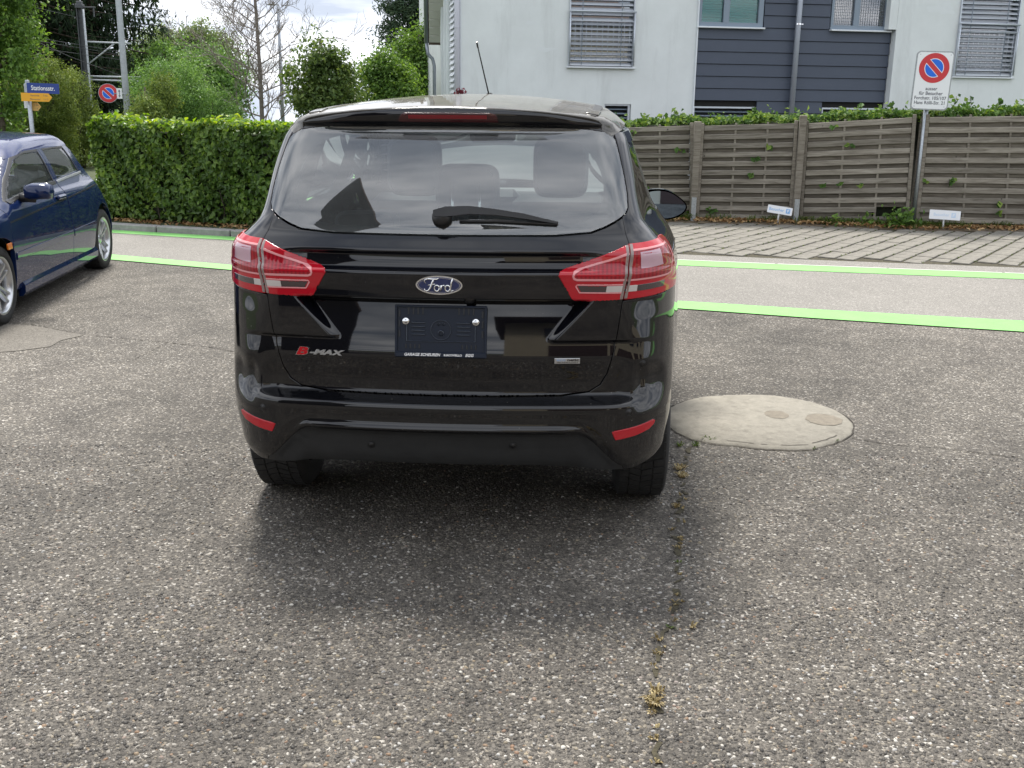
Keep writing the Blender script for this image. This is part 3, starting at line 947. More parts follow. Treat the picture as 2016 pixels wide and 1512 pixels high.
# concrete manhole slab set in the asphalt
mh_px = [(1333, 800), (1360, 790), (1420, 783), (1490, 781.5), (1545, 786), (1600, 796), (1645, 812), (1670, 828), (1681, 848), (1676, 860), (1655, 869), (1625, 880), (1600, 888), (1568, 889), (1530, 887), (1480, 885), (1440, 880), (1400, 876), (1360, 866), (1333, 852)]
mp = [ground(a, b) for a, b in mh_px]
cen = ground(1480, 832)
left = [cen + Vector((-(p.x - cen.x), (p.y - cen.y) * .9, 0)) for p in mp]
def blob(px, n=40, jit=.012):
    P = [ground(a, b) for a, b in px]; c = sum(P, Vector()) / len(P)
    return P, c
rad = .46
outline = []
c0 = ground(1490, 838)
import bisect
angs = []
for k in range(72):
    a = 2 * math.pi * k / 72
    outline.append((a,))
# radius per direction from the traced rim where it shows, a circle behind the wheel
tr = sorted((math.atan2(p.y - c0.y, p.x - c0.x), (p - c0).length) for p in mp[2:-1])
ta, trr = [t[0] for t in tr], [t[1] for t in tr]
poly = []
for k in range(72):
    a = -math.pi + 2 * math.pi * k / 72
    r_ = float(np.interp(a, [ta[-1] - 2 * math.pi] + ta + [ta[0] + 2 * math.pi], [trr[-1]] + trr + [trr[0]]))
    r_ = r_ if abs(a) < 2.6 else min(r_, .52)
    r_ += random.uniform(-.005, .004) + .004 * math.sin(a * 7)
    poly.append((c0.x + r_ * math.cos(a), c0.y + r_ * math.sin(a)))
mh = MB()
mh.add([(c0.x, c0.y, .020)] + [(c0.x + (p[0] - c0.x) * .97, c0.y + (p[1] - c0.y) * .97, .018) for p in poly] + [(p[0], p[1], .004) for p in poly],
       [(0, 1 + i, 1 + (i + 1) % 72) for i in range(72)] + [(1 + i, 73 + i, 73 + (i + 1) % 72, 1 + (i + 1) % 72) for i in range(72)], True)
mho = mh.build('manhole_surround', M_CONCRETE)
MB().add([(p[0], p[1], .0085) for p in poly] + [(c0.x + (p[0] - c0.x) * (1.006 + .014 * random.random()), c0.y + (p[1] - c0.y) * (1.008 + .018 * random.random()), .0085) for p in poly], [(i, (i + 1) % 72, 72 + (i + 1) % 72, 72 + i) for i in range(72)]).build('dirt_joint', simple('joint dirt', (.034, .029, .023), .95), mho)
tag(mho, 'round pale concrete slab set in the asphalt beside the right rear wheel', 'manhole slab')
m_ = MB()
for i in range(11, 31):          # a broken outer ring along the near edge
    a0, a1 = -math.pi + 2 * math.pi * i / 72, -math.pi + 2 * math.pi * (i + 1) / 72
    if random.random() < .15: continue
    q = []
    for a_, k_ in ((a0, .905), (a1, .905), (a1, .905 + .014), (a0, .905 + .014)):
        r_ = .43 * k_ + .0
        i_ = int(round((a_ + math.pi) / (2 * math.pi) * 72)) % 72
        q.append((c0.x + (poly[i_][0] - c0.x) * k_, c0.y + (poly[i_][1] - c0.y) * k_, .0207))
    m_.add(q, [(0, 1, 2, 3)])
tag(m_.build('edge_crack', simple('crack in concrete', (.07, .062, .05), .95), mho), kind='stuff')
for (px, py, ra, rb_) in ((1529, 816, .062, .045), (1622, 826, .092, .062)):
    c = ground(px, py, .02)
    q = [(c.x + ra * math.cos(t) * random.uniform(.93, 1.05), c.y + rb_ * 1.6 * math.sin(t) * random.uniform(.93, 1.05), .0208) for t in np.linspace(0, 2 * math.pi, 26, endpoint=False)]
    MB().add(q, [tuple(range(26))]).build('patched_hole', M_CONC_STAIN, mho)

# cracks: a mossy one running to the viewer, two hairlines
def crack(pxs, w, name, mat_, jit=.3, z=.0085, skip=.22):
    P = [ground(a, b) for a, b in pxs]; P = resample(P, 60)
    A, B = [], []
    for i, p in enumerate(P):
        t = (P[min(i + 1, 59)] - P[max(i - 1, 0)]).normalized(); nn = Vector((-t.y, t.x, 0))
        j = nn * random.gauss(0, w * jit); k_ = w * random.uniform(.25, 1.0)
        A.append(p + j + nn * k_ / 2); B.append(p + j - nn * k_ / 2)
    m_ = MB()
    for i in range(59):
        if random.random() < skip: continue
        m_.add([(q.x, q.y, z) for q in (A[i], A[i + 1], B[i + 1], B[i])], [(0, 1, 2, 3)])
    return tag(m_.build(name, mat_), kind='structure')
M_CRACK = simple('crack dirt', (.034, .029, .023), .95)
crack([(1362, 872), (1350, 905), (1345, 960), (1336, 1000), (1334, 1060), (1338, 1110), (1328, 1160), (1334, 1215), (1322, 1240), (1290, 1300), (1288, 1350), (1282, 1400), (1296, 1460), (1294, 1530)], .026, 'pavement_crack', M_MOSS, .30, skip=.34)
crack([(1676, 864), (1740, 876), (1850, 884), (1960, 898), (2030, 906)], .010, 'pavement_crack', M_CRACK)
crack([(60, 640), (120, 652), (165, 661), (250, 668), (330, 676), (420, 686), (472, 696)], .011, 'pavement_crack', M_CRACK)
crack([(330, 676), (260, 712), (150, 726), (0, 742)], .006, 'pavement_crack', M_CRACK)
# old smooth repair patch by the blue car
pt = [ground(a, b) for a, b in ((-60, 640), (40, 641), (110, 648), (165, 662), (120, 672), (100, 684), (40, 692), (-60, 700))]
tag(MB().add([(p.x, p.y, .0072) for p in pt], [tuple(range(len(pt)))]).build('asphalt_patch', asphalt_mat('smooth patch asphalt', (.075, .068, .059), (.150, .137, .118), [(.19, .174, .15)], 150, tone=(.8, 1.15), bump=.3)), kind='structure')

# pebbles proud of the worn binder in the foreground
def stones(n, y0, y1, half0, half1, r0, r1):
    y = y0 + (y1 - y0) * rng.random(n) ** .9
    hw = half0 + (half1 - half0) * (y - y0) / (y1 - y0)
    x = .03 + (rng.random(n) * 2 - 1) * hw
    r_ = r0 + (r1 - r0) * rng.random(n) ** 2.2
    return np.stack([x, y, r_], 1)
S = np.concatenate([stones(47000, 2.05, 3.1, 1.45, 2.0, .0025, .0080), stones(32000, 3.1, 4.6, 2.0, 2.9, .0028, .0078)])
n = len(S)
k6 = np.arange(6) * math.pi / 3
ring = np.stack([np.cos(k6), np.sin(k6), 0 * k6], 1)
tmpl = np.concatenate([ring, ring * [.78, .78, 0] + [0, 0, .62], [[0, 0, 1.0]]])     # 13 verts
ft = [(i, (i + 1) % 6, 6 + (i + 1) % 6) for i in range(6)] + [(i, 6 + (i + 1) % 6, 6 + i) for i in range(6)] + [(6 + i, 6 + (i + 1) % 6, 12) for i in range(6)]
ft = np.array(ft)
T = np.tile(tmpl, (n, 1, 1)) * (1 + .35 * (rng.random((n, 13, 3)) - .5))
asp = .62 + .38 * rng.random(n); hgt = .40 + .45 * rng.random(n); ang = rng.random(n) * 6.283
X = T[:, :, 0] * S[:, 2, None]; Y = T[:, :, 1] * (S[:, 2] * asp)[:, None]; Z = T[:, :, 2] * (S[:, 2] * hgt)[:, None]
ca, sa = np.cos(ang)[:, None], np.sin(ang)[:, None]
VV = np.stack([S[:, 0, None] + X * ca - Y * sa, S[:, 1, None] + X * sa + Y * ca, .0032 + Z], -1).reshape(-1, 3)
FF = (ft[None] + (np.arange(n) * 13)[:, None, None]).reshape(-1, 3)
m, nt, b, l = mat('asphalt pebbles')
gg = node(nt, 'ShaderNodeNewGeometry'); rp = node(nt, 'ShaderNodeValToRGB')
e = rp.color_ramp.elements
pal = [(0, (.030, .027, .024)), (.34, (.052, .047, .041)), (.62, (.080, .072, .062)), (.78, (.114, .102, .085)), (.86, (.152, .138, .116)), (.905, (.21, .175, .12)), (.93, (.17, .10, .06)), (.96, (.23, .23, .23)), (1.0, (.42, .40, .355))]
e[0].color = c4(pal[0][1]); e[1].position, e[1].color = 1.0, c4(pal[-1][1])
for p_, c_ in pal[1:-1]:
    q = e.new(p_); q.color = c4(c_)
l(gg.outputs['Random Per Island'], rp.inputs['Fac'])
tc = node(nt, 'ShaderNodeTexCoord')
n1 = node(nt, 'ShaderNodeTexNoise', Scale=.42, Detail=6.0, Roughness=.6); l(tc.outputs['Object'], n1.inputs['Vector'])
n2 = node(nt, 'ShaderNodeTexNoise', Scale=3.5, Detail=5.0, Roughness=.6); l(tc.outputs['Object'], n2.inputs['Vector'])
ad = node(nt, 'ShaderNodeMath', operation='MULTIPLY_ADD'); l(n2.outputs['Fac'], ad.inputs[0]); ad.inputs[1].default_value = .55; l(n1.outputs['Fac'], ad.inputs[2])
mr = node(nt, 'ShaderNodeMapRange'); l(ad.outputs[0], mr.inputs[0])
mr.inputs['From Min'].default_value, mr.inputs['From Max'].default_value, mr.inputs['To Min'].default_value, mr.inputs['To Max'].default_value = .60, .95, .68, 1.36
mu = node(nt, 'ShaderNodeMixRGB', blend_type='MULTIPLY'); mu.inputs[0].default_value = 1
l(rp.outputs[0], mu.inputs[1]); l(mr.outputs[0], mu.inputs[2]); l(mu.outputs[0], b.inputs['Base Color'])
b.inputs['Roughness'].default_value = .62; b.inputs['Specular IOR Level'].default_value = .4
st_o = np_mesh('asphalt_pebbles', VV, FF, m, smooth=True); tag(st_o, kind='stuff')

# dry and green tufts
def tuft_mesh(n, r_, h_, flat=.5):
    V, Fc = [], []
    for _ in range(n):
        a, d = random.uniform(0, 6.283), random.uniform(0, r_) 
        lean = random.uniform(.2, 1.2); hh = h_ * random.uniform(.4, 1)
        bx, by = math.cos(a) * d * .5, math.sin(a) * d * .5
        tx, ty = bx + math.cos(a) * hh * lean, by + math.sin(a) * hh * lean
        w = .0022 + .0015 * random.random(); px_, py_ = -math.sin(a) * w, math.cos(a) * w
        k_ = len(V)
        V += [(bx - px_, by - py_, 0), (bx + px_, by + py_, 0), ((bx + tx) / 2 + px_, (by + ty) / 2 + py_, hh * .6), ((bx + tx) / 2 - px_, (by + ty) / 2 - py_, hh * .6), (tx, ty, hh * flat)]
        Fc += [(k_, k_ + 1, k_ + 2, k_ + 3), (k_ + 3, k_ + 2, k_ + 4)]
    return V, Fc
def tufts(name, spots, mat_):
    m_ = MB()
    for (px, py, n_, r_, h_) in spots:
        c = ground(px, py)
        V, Fc = tuft_mesh(n_, r_, h_)
        m_.add([(v[0] + c.x, v[1] + c.y, v[2] + .006) for v in V], Fc)
    return tag(m_.build(name, mat_), kind='stuff')
M_STRAW = leaf_mat('dry straw', (.10, .075, .03), (.26, .20, .09), (.46, .38, .20), .2)
M_GRASS = leaf_mat('green grass', (.035, .06, .012), (.07, .11, .02), (.14, .18, .045), .3)
sp = []
for _ in range(34):
    t = random.random()
    y_ = 880 + 630 * t
    x_ = float(np.interp(y_, [880, 960, 1110, 1215, 1300, 1400, 1510], [1352, 1343, 1336, 1330, 1292, 1284, 1294])) + random.gauss(0, 6)
    sp.append((x_, y_, random.randint(3, 8), .014, .016))
sp += [(1338, 925, 40, .05, .03), (1343, 940, 40, .05, .03), (1332, 1000, 26, .04, .025), (1286, 1392, 60, .04, .035), (1292, 1370, 26, .05, .03), (1362, 1238, 14, .02, .02), (1296, 1263, 12, .02, .02)]
tufts('dry_grass', sp, M_STRAW)
tufts('grass', [(1395, 870, 26, .03, .035), (1370, 880, 20, .04, .03), (1338, 880, 18, .03, .03), (1335, 1110, 10, .02, .015), (1320, 1240, 14, .03, .012), (1645, 872, 14, .03, .02), (1600, 886, 12, .03, .02)], M_GRASS)
# moss and weeds in the paving joints
mg = []
for p in random.sample(cand, min(len(cand), 420)):
    mg.append(p)
m_ = MB()
for p in mg:
    V, Fc = tuft_mesh(random.randint(3, 7), .03, .03)
    q = p + bn * (W_ / 2) + bd * random.uniform(-.12, .12)
    m_.add([(v[0] + q.x, v[1] + q.y, v[2] + .012) for v in V], Fc)
tag(m_.build('joint_weeds', M_GRASS), kind='stuff')
# ------------------------------------------------------------------ foliage
def leaf_cloud(pts, nrm, size, droop=.3, asp=.62, fold=.25, jit=.75, r=None):
    """pts, outward normals -> folded four-triangle leaves; returns V, F arrays"""
    r = r or rng
    n = len(pts)
    N = nrm + r.normal(0, jit, (n, 3)); N /= np.linalg.norm(N, axis=1)[:, None]
    A = r.normal(0, 1, (n, 3)); A[:, 2] -= droop * 2
    A -= N * (A * N).sum(1)[:, None]; A /= np.maximum(np.linalg.norm(A, axis=1), 1e-6)[:, None]
    B = np.cross(N, A)
    s = size * (.6 + .8 * r.random(n))[:, None]
    w = s * asp
    v0 = pts - A * s * .5
    v1 = pts + B * w * .5 + N * w * fold
    v2 = pts + A * s * .5
    v3 = pts - B * w * .5 + N * w * fold
    V = np.stack([v0, v1, v2, v3], 1).reshape(-1, 3)
    F = (np.array([[0, 1, 2], [0, 2, 3]])[None] + (np.arange(n) * 4)[:, None, None]).reshape(-1, 3)
    return V, F
def blob_points(blobs, n, clumps, clump_r, shell=.55):
    """leaves gathered in clumps inside a set of ellipsoids"""
    c = np.array([b[0] for b in blobs], float); rr = np.array([b[1] for b in blobs], float)
    vol = rr.prod(1) ** .8; pick = rng.choice(len(blobs), clumps, p=vol / vol.sum())
    d = rng.normal(0, 1, (clumps, 3)); d /= np.linalg.norm(d, axis=1)[:, None]
    rad = (shell + (1 - shell) * rng.random(clumps) ** .6)[:, None]
    cc = c[pick] + d * rad * rr[pick]
    k = rng.integers(0, clumps, n)
    e = rng.normal(0, 1, (n, 3)); e /= np.linalg.norm(e, axis=1)[:, None]
    cr = clump_r * (.5 + .9 * rng.random(clumps))
    P = cc[k] + e * (cr[k] * rng.random(n) ** .45)[:, None] * np.array([1, 1, .75])
    N = d[k] * .6 + e * .5 + np.array([0, 0, .45])
    return P, N
def trunk_mb(base, h, r, limbs, lean=(0, 0), n=8):
    m = MB()
    top = Vector((base[0] + lean[0], base[1] + lean[1], base[2] + h))
    pts = [Vector(base).lerp(top, t) + Vector((math.sin(t * 5) * r * .5, math.cos(t * 4) * r * .4, 0)) for t in np.linspace(0, 1, 7)]
    m.tube(pts, [r * (1.15 - .85 * t) for t in np.linspace(0, 1, 7)], n)
    for (t, dx, dy, dz, rr) in limbs:
        a = Vector(base).lerp(top, t)
        q = [a, a + Vector((dx * .45, dy * .45, dz * .35)), a + Vector((dx, dy, dz))]
        m.tube(q, [rr, rr * .7, rr * .25], 6)
    return m
M_BARK = simple('grey brown bark', (.075, .060, .046), .9, noise=.4, nscale=12, bump=.6, bscale=40)
def tree(name, label, base, blobs, n, leaf, mat_, clumps=120, clump_r=.45, trunk=(.14, None), group=None, cat='tree', shell=.55, limbs=10, asp=.6, jit=.8, droop=.3):
    root = empty(name, base, 0, label, cat, group)
    b0 = Vector(base)
    bl = [((Vector(c) - b0), r_) for c, r_ in blobs]
    zt = max(c.z + r_[2] * .4 for c, r_ in bl)
    li = []
    for _ in range(limbs):
        c, r_ = random.choice(bl)
        t = random.uniform(.3, .85)
        li.append((t, c.x + random.uniform(-.6, .6) * r_[0], c.y + random.uniform(-.6, .6) * r_[1], random.uniform(.1, .35) * zt, trunk[0] * .35))
    trunk_mb((0, 0, 0), zt, trunk[0], li).build('trunk', M_BARK, root)
    P, N = blob_points(bl, int(n * 3.0), int(clumps * 1.6), clump_r, shell)
    V, F = leaf_cloud(P, N, leaf * .56, asp=asp, jit=jit, droop=droop)
    np_mesh('crown', V, F, mat_, root)
    return root

M_HEDGE = leaf_mat('hornbeam hedge leaves', (0.0393, 0.0795, 0.0146), (0.0786, 0.1498, 0.0262), (0.1966, 0.2904, 0.051), .30, .42, .4)
M_HEDGE_NEW_SUNLIT = leaf_mat('sun brightened young leaves', (0.0773, 0.1674, 0.0258), (0.1932, 0.322, 0.0451), (0.3864, 0.4637, 0.0773), .40, .45, .35)  # young growth, its colour also lightened for the sun on the top
M_MAPLE = leaf_mat('maple leaves', (0.0455, 0.0815, 0.0209), (0.0868, 0.1441, 0.0348), (0.1756, 0.2376, 0.061), .32)
M_LIGHT = leaf_mat('fresh green leaves', (0.0558, 0.1165, 0.0247), (0.1115, 0.2079, 0.0423), (0.2232, 0.3494, 0.0794), .36)
M_OLIVE = leaf_mat('yellow green conifer sprays', (0.0623, 0.102, 0.0227), (0.1276, 0.1871, 0.0397), (0.2692, 0.3261, 0.0737), .2, .6, .25)
M_SPRUCE = leaf_mat('spruce needles', (0.0112, 0.0239, 0.012), (0.0211, 0.0421, 0.0195), (0.0478, 0.0773, 0.03), .12, .65, .2)
M_PINE = leaf_mat('pine needles', (0.0217, 0.0435, 0.0254), (0.0435, 0.0761, 0.0435), (0.0906, 0.1305, 0.0689), .15, .65, .2)
M_AIRY = leaf_mat('airy pale leaves', (0.0751, 0.1204, 0.0413), (0.1406, 0.2038, 0.0713), (0.2627, 0.319, 0.1313), .38)
M_SHRUB = leaf_mat('mid green shrub leaves', (0.0636, 0.1346, 0.0343), (0.1273, 0.2398, 0.0636), (0.2446, 0.3915, 0.1102), .32)
M_IVY = leaf_mat('ivy leaves', (0.0325, 0.0711, 0.0178), (0.0741, 0.1481, 0.0325), (0.237, 0.3259, 0.0741), .3, .6, .2)
M_DEADLEAF = leaf_mat('dead leaves', (0.138, 0.069, 0.0287), (0.299, 0.184, 0.0805), (0.5175, 0.368, 0.184), .2)

# clipped hedge along the kerb
hedge = empty('clipped_hedge', (-3.0, 12.9, 0), 0, 'long clipped hornbeam hedge with sun-brightened young leaves on top along the kerb', 'hedge')
hp = resample([p for p in shift(far_out, .42) if -5.6 < p.x < .9], 60)
i0 = next(i for i, p in enumerate(hp) if p.x > -5.25)
hp = hp[i0:]
HL = sum((b - a).length for a, b in zip(hp, hp[1:])); HH, HT = 1.21, .75
def hedge_at(s):
    i = min(int(s * (len(hp) - 1)), len(hp) - 2); p = hp[i].lerp(hp[i + 1], s * (len(hp) - 1) - i)
    t = (hp[i + 1] - hp[i]).normalized(); return p, t, Vector((-t.y, t.x, 0))
def hedge_leaves(n, where):
    P, N = np.zeros((n, 3)), np.zeros((n, 3))
    for k in range(n):
        s = random.random()
        if where == 'front':
            p, t, nn = hedge_at(s); z = .05 + (HH - .05) * random.random() ** .9
            bulge = .06 * math.sin(s * 37) * math.sin(z * 5.1) + .05 * math.sin(s * 71 + z * 9)
            d = -bulge + abs(random.gauss(0, .05)) + (.10 if z < .22 else 0) * random.random()
            q = p + nn * d; N[k] = (-nn.x, -nn.y, .45)
        elif where == 'end':
            p, t, nn = hedge_at(0); z = HH * random.random() ** .9
            q = p + nn * (HT * random.random()) - t * (.06 * math.sin(z * 7) - abs(random.gauss(0, .05))); N[k] = (-t.x, -t.y, .4)
        elif where == 'far_end':
            p, t, nn = hedge_at(.9999); z = HH * random.random() ** .9
            q = p + nn * (HT * random.random()) + t * (.06 * math.sin(z * 7) - abs(random.gauss(0, .05)) + .05); N[k] = (t.x, t.y, .4)
        elif where == 'back':
            p, t, nn = hedge_at(s); z = HH * random.random()
            q = p + nn * (HT - abs(random.gauss(0, .05))); N[k] = (nn.x, nn.y, .4)
        else:
            p, t, nn = hedge_at(s); d = HT * random.random()
            z = HH + .035 * math.sin(s * 53) + .03 * math.sin(s * 23 + 1) - abs(random.gauss(0, .03)) + (.07 * random.random() if random.random() < .12 else 0)
            q = p + nn * d; N[k] = (0, -.2, 1)
        P[k] = (q.x + 3.0, q.y - 12.9, z + .04)
    return P, N
def cat(*vf):
    V, F, k = [], [], 0
    for v, f in vf: V.append(v); F.append(f + k); k += len(v)
    return np.concatenate(V), np.concatenate(F)
V, F = cat(*[leaf_cloud(*hedge_leaves(n_, w_), .070, droop=.5, asp=.66, jit=.55) for n_, w_ in ((15500, 'front'), (1500, 'end'), (1500, 'far_end'), (2500, 'back'), (1500, 'top'))])
tag(np_mesh('foliage', V, F, M_HEDGE, hedge), kind='stuff')
V, F = leaf_cloud(*hedge_leaves(4200, 'top'), .072, asp=.66, jit=.6)
tag(np_mesh('sunlit_young_leaves', V, F, M_HEDGE_NEW_SUNLIT, hedge), kind='stuff')
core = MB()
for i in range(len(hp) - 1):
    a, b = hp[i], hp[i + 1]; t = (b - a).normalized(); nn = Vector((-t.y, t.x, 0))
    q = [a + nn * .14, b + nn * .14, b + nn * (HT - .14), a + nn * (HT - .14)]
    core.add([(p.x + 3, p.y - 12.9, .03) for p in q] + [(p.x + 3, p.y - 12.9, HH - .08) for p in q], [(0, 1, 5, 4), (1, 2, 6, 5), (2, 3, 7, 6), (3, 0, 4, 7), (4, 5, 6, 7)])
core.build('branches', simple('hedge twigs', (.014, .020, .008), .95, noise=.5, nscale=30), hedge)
stems = MB()
for _ in range(46):
    p, t, nn = hedge_at(random.random()); q = p + nn * random.uniform(.1, .3) + Vector((3, -12.9, 0))
    stems.tube([q, q + Vector((random.uniform(-.05, .05), random.uniform(-.05, .02), .25)), q + Vector((random.uniform(-.1, .1), 0, .5))], [.012, .009, .005], 5)
tag(stems.build('stems', M_BARK, hedge), kind='stuff')

# planting by place: pixel and distance -> world
def at(px, py, d):
    return at_y(px, py, d)
def foot(px, d): 
    p = at_y(px, 200, d); return (p.x, p.y, 0)
def blobs_px(d, lst, thick=.8):
    """ellipsoids from picture measurements: (px, py, half width px, half height px)"""
    out = []
    for px, py, a, b in lst:
        c = at(px, py, d + random.uniform(-.3, .3)); k = (Vector(c) - Vector((0, 0, CAM_H))).length / F_PX
        out.append((c, (a * k, a * k * thick, b * k)))
    return out
tree('young_maple_tree', 'dark green maple with a thin top sprig rising behind the hedge beside the car roof', foot(640, 19), blobs_px(19, [(640, 205, 62, 45), (655, 140, 40, 50), (632, 130, 30, 40), (680, 170, 36, 36), (610, 190, 28, 34), (622, 88, 8, 20), (585, 150, 18, 14), (575, 140, 14, 10)]), 3900, .125, M_MAPLE, 90, .28, (.09, 0), shell=.3)
tree('round_green_tree', 'light green leafy tree between the dark maple and the building corner', foot(756, 22), blobs_px(22, [(756, 175, 48, 40), (742, 130, 30, 32), (775, 150, 32, 34), (790, 190, 30, 30)]), 4200, .12, M_LIGHT, 80, .33, (.10, 0), shell=.35)
tree('bright_green_tree', 'bright green tree leaning against the eave of the white building', foot(832, 25), blobs_px(25, [(835, 150, 34, 50), (850, 90, 22, 46), (812, 118, 24, 34), (845, 185, 30, 26), (795, 95, 18, 24)]), 4200, .13, M_LIGHT, 80, .38, (.11, 0), shell=.35)
tree('leafy_tree', 'tall light green deciduous tree at the left picture edge behind the street sign', foot(-10, 18.5), blobs_px(18.5, [(15, 90, 48, 60), (0, 20, 50, 60), (45, 110, 26, 36), (-40, 60, 60, 90), (20, -60, 60, 70), (55, 140, 20, 22), (-60, -80, 90, 90), (0, 190, 46, 50), (-10, 250, 40, 50)]), 7500, .13, M_LIGHT, 140, .36, (.09, 0), shell=.4)
tree('round_tree', 'broad rounded green tree behind the shrubs left of the bare tree', foot(385, 33), blobs_px(33, [(380, 165, 95, 70), (330, 130, 60, 34), (430, 150, 46, 50), (455, 190, 28, 44), (275, 140, 26, 30)]), 7500, .17, M_SHRUB, 120, .7, (.2, 0), shell=.35)
tree('airy_tree', 'tall pale tree with a thin see-through crown above the broad rounded tree', foot(350, 40), blobs_px(40, [(310, 92, 52, 40), (405, 88, 46, 38), (355, 105, 60, 34), (445, 108, 24, 24), (335, 66, 24, 14), (385, 68, 24, 12)]), 4600, .17, M_AIRY, 90, .6, (.12, 0), shell=.25, limbs=3)
tree('grey_green_shrub', 'grey green feathery shrub standing right behind the hedge', foot(335, 20), blobs_px(20, [(335, 185, 66, 60), (300, 170, 40, 36), (375, 200, 46, 40), (310, 215, 56, 26)]), 6200, .085, M_SHRUB, 130, .26, (.05, 0), cat='shrub', shell=.5, asp=.4)
tree('yellow_green_shrub', 'small yellow green bush just above the hedge beside the light pole', foot(290, 17.5), blobs_px(17.5, [(290, 222, 28, 30), (320, 190, 22, 40), (270, 230, 20, 18)]), 2600, .075, M_OLIVE, 60, .18, (.04, 0), cat='shrub', shell=.5, asp=.4)
tree('broad_low_shrub', 'wide mid green shrub under the branches of the bare tree', foot(420, 22), blobs_px(22, [(420, 215, 46, 34), (452, 225, 24, 20), (395, 225, 40, 24)]), 3000, .085, M_SHRUB, 70, .25, (.04, 0), cat='shrub', shell=.5, asp=.45)
for k, (px, d, bl_, lb) in enumerate(((25, 20.5, [(20, 215, 44, 80), (12, 160, 30, 40), (35, 250, 40, 60), (20, 300, 50, 50)], 'olive green conifer bush behind the blue car roof and the street sign pole'),
                                     (98, 21, [(98, 190, 42, 66), (92, 140, 22, 26), (105, 240, 40, 50), (100, 300, 46, 50)], 'taller olive green conifer bush right of the street name sign'),
                                     (150, 22.5, [(150, 205, 34, 56), (158, 250, 36, 40), (142, 170, 18, 30), (160, 300, 44, 50)], 'olive green conifer bush beside the dark railway mast'))):
    tree('conifer_bush', lb, foot(px, d), blobs_px(d, bl_), 8500, .085, M_OLIVE, 240, .20, (.06, 0), group='conifer bushes behind the hedge', cat='bush', shell=.6, asp=.35, jit=.9)

def spruce(px, d, top_z, rad_, label, seed):
    r_ = random.Random(seed)
    base = foot(px, d); root = empty('spruce_tree', base, 0, label, 'tree', 'tall dark spruces on the left')
    t = MB(); t.tube([(0, 0, 0), (0, 0, top_z * .5), (0, 0, top_z)], [.22, .14, .02], 8)
    br = MB(); P, N = [], []
    nb = 230
    for k in range(nb):
        z = .6 + (top_z - .8) * (k / nb) ** 1.0
        ln = rad_ * (1 - z / top_z) ** .8 * r_.uniform(.7, 1.1) + .2
        a = r_.uniform(0, 6.283); dx, dy = math.cos(a), math.sin(a)
        p0 = Vector((0, 0, z)); p1 = Vector((dx * ln * .6, dy * ln * .6, z - ln * .12)); p2 = Vector((dx * ln, dy * ln, z - ln * .16))
        t.tube([p0, p1, p2], [.03, .02, .006], 4, cap=False)
        m_ = int(50 + 110 * ln / rad_)
        for _ in range(m_):
            s = r_.random() ** .7; q = p0.lerp(p1, s * 1.6) if s < .6 else p1.lerp(p2, (s - .6) / .4)
            sd = r_.gauss(0, .10 + .20 * s)
            P.append((q.x - dy * sd, q.y + dx * sd, q.z - abs(r_.gauss(0, .16)) - .03)); N.append((dx * .3, dy * .3, .4))
    t.build('trunk', M_BARK, root)
    V, F = leaf_cloud(np.array(P), np.array(N), .19, droop=1.6, asp=.34, jit=.7)
    np_mesh('crown', V, F, M_SPRUCE, root)
spruce(95, 30, 11.0, 2.7, 'tall dark spruce left of the railway mast', 3)
spruce(198, 32, 12.5, 2.6, 'tall dark spruce behind the light pole', 4)
spruce(20, 36, 13.0, 3.2, 'tall dark spruce farthest left behind the leafy tree', 5)

# pine with layered pads of needles
def pine(px, d):
    base = foot(px, d); root = empty('pine_tree', base, 0, 'dark scruffy pine tree beside the building eave', 'tree')
    pads = [(780, 18, 34, 16), (760, 50, 20, 9), (800, 10, 52, 20), (815, -30, 46, 26), (800, 45, 46, 14), (765, 72, 26, 11), (790, 84, 40, 13), (830, 62, 30, 18), (762, 40, 10, 8), (820, 20, 40, 20), (770, 108, 18, 6), (800, 120, 36, 13), (815, 140, 20, 12), (790, -70, 50, 30)]
    b0 = Vector(base)
    bl_ = [(c - b0, r_) for c, r_ in blobs_px(d, pads)]
    m_ = MB(); m_.tube([(0, 0, 0), (.15, 0, 3), (.1, .1, 7)], [.2, .15, .05], 8)
    for c, r_ in bl_: m_.tube([(.12, 0, max(.5, c.z - .5)), (c.x * .5, c.y * .5, c.z - .15), tuple(c)], [.06, .04, .015], 5)
    m_.build('trunk', M_BARK, root)
    P, N = blob_points(bl_, 11000, 130, .42, .3)
    V, F = leaf_cloud(P, N, .17, asp=.24, jit=.9, droop=.1)
    np_mesh('crown', V, F, M_PINE, root)
pine(808, 36)

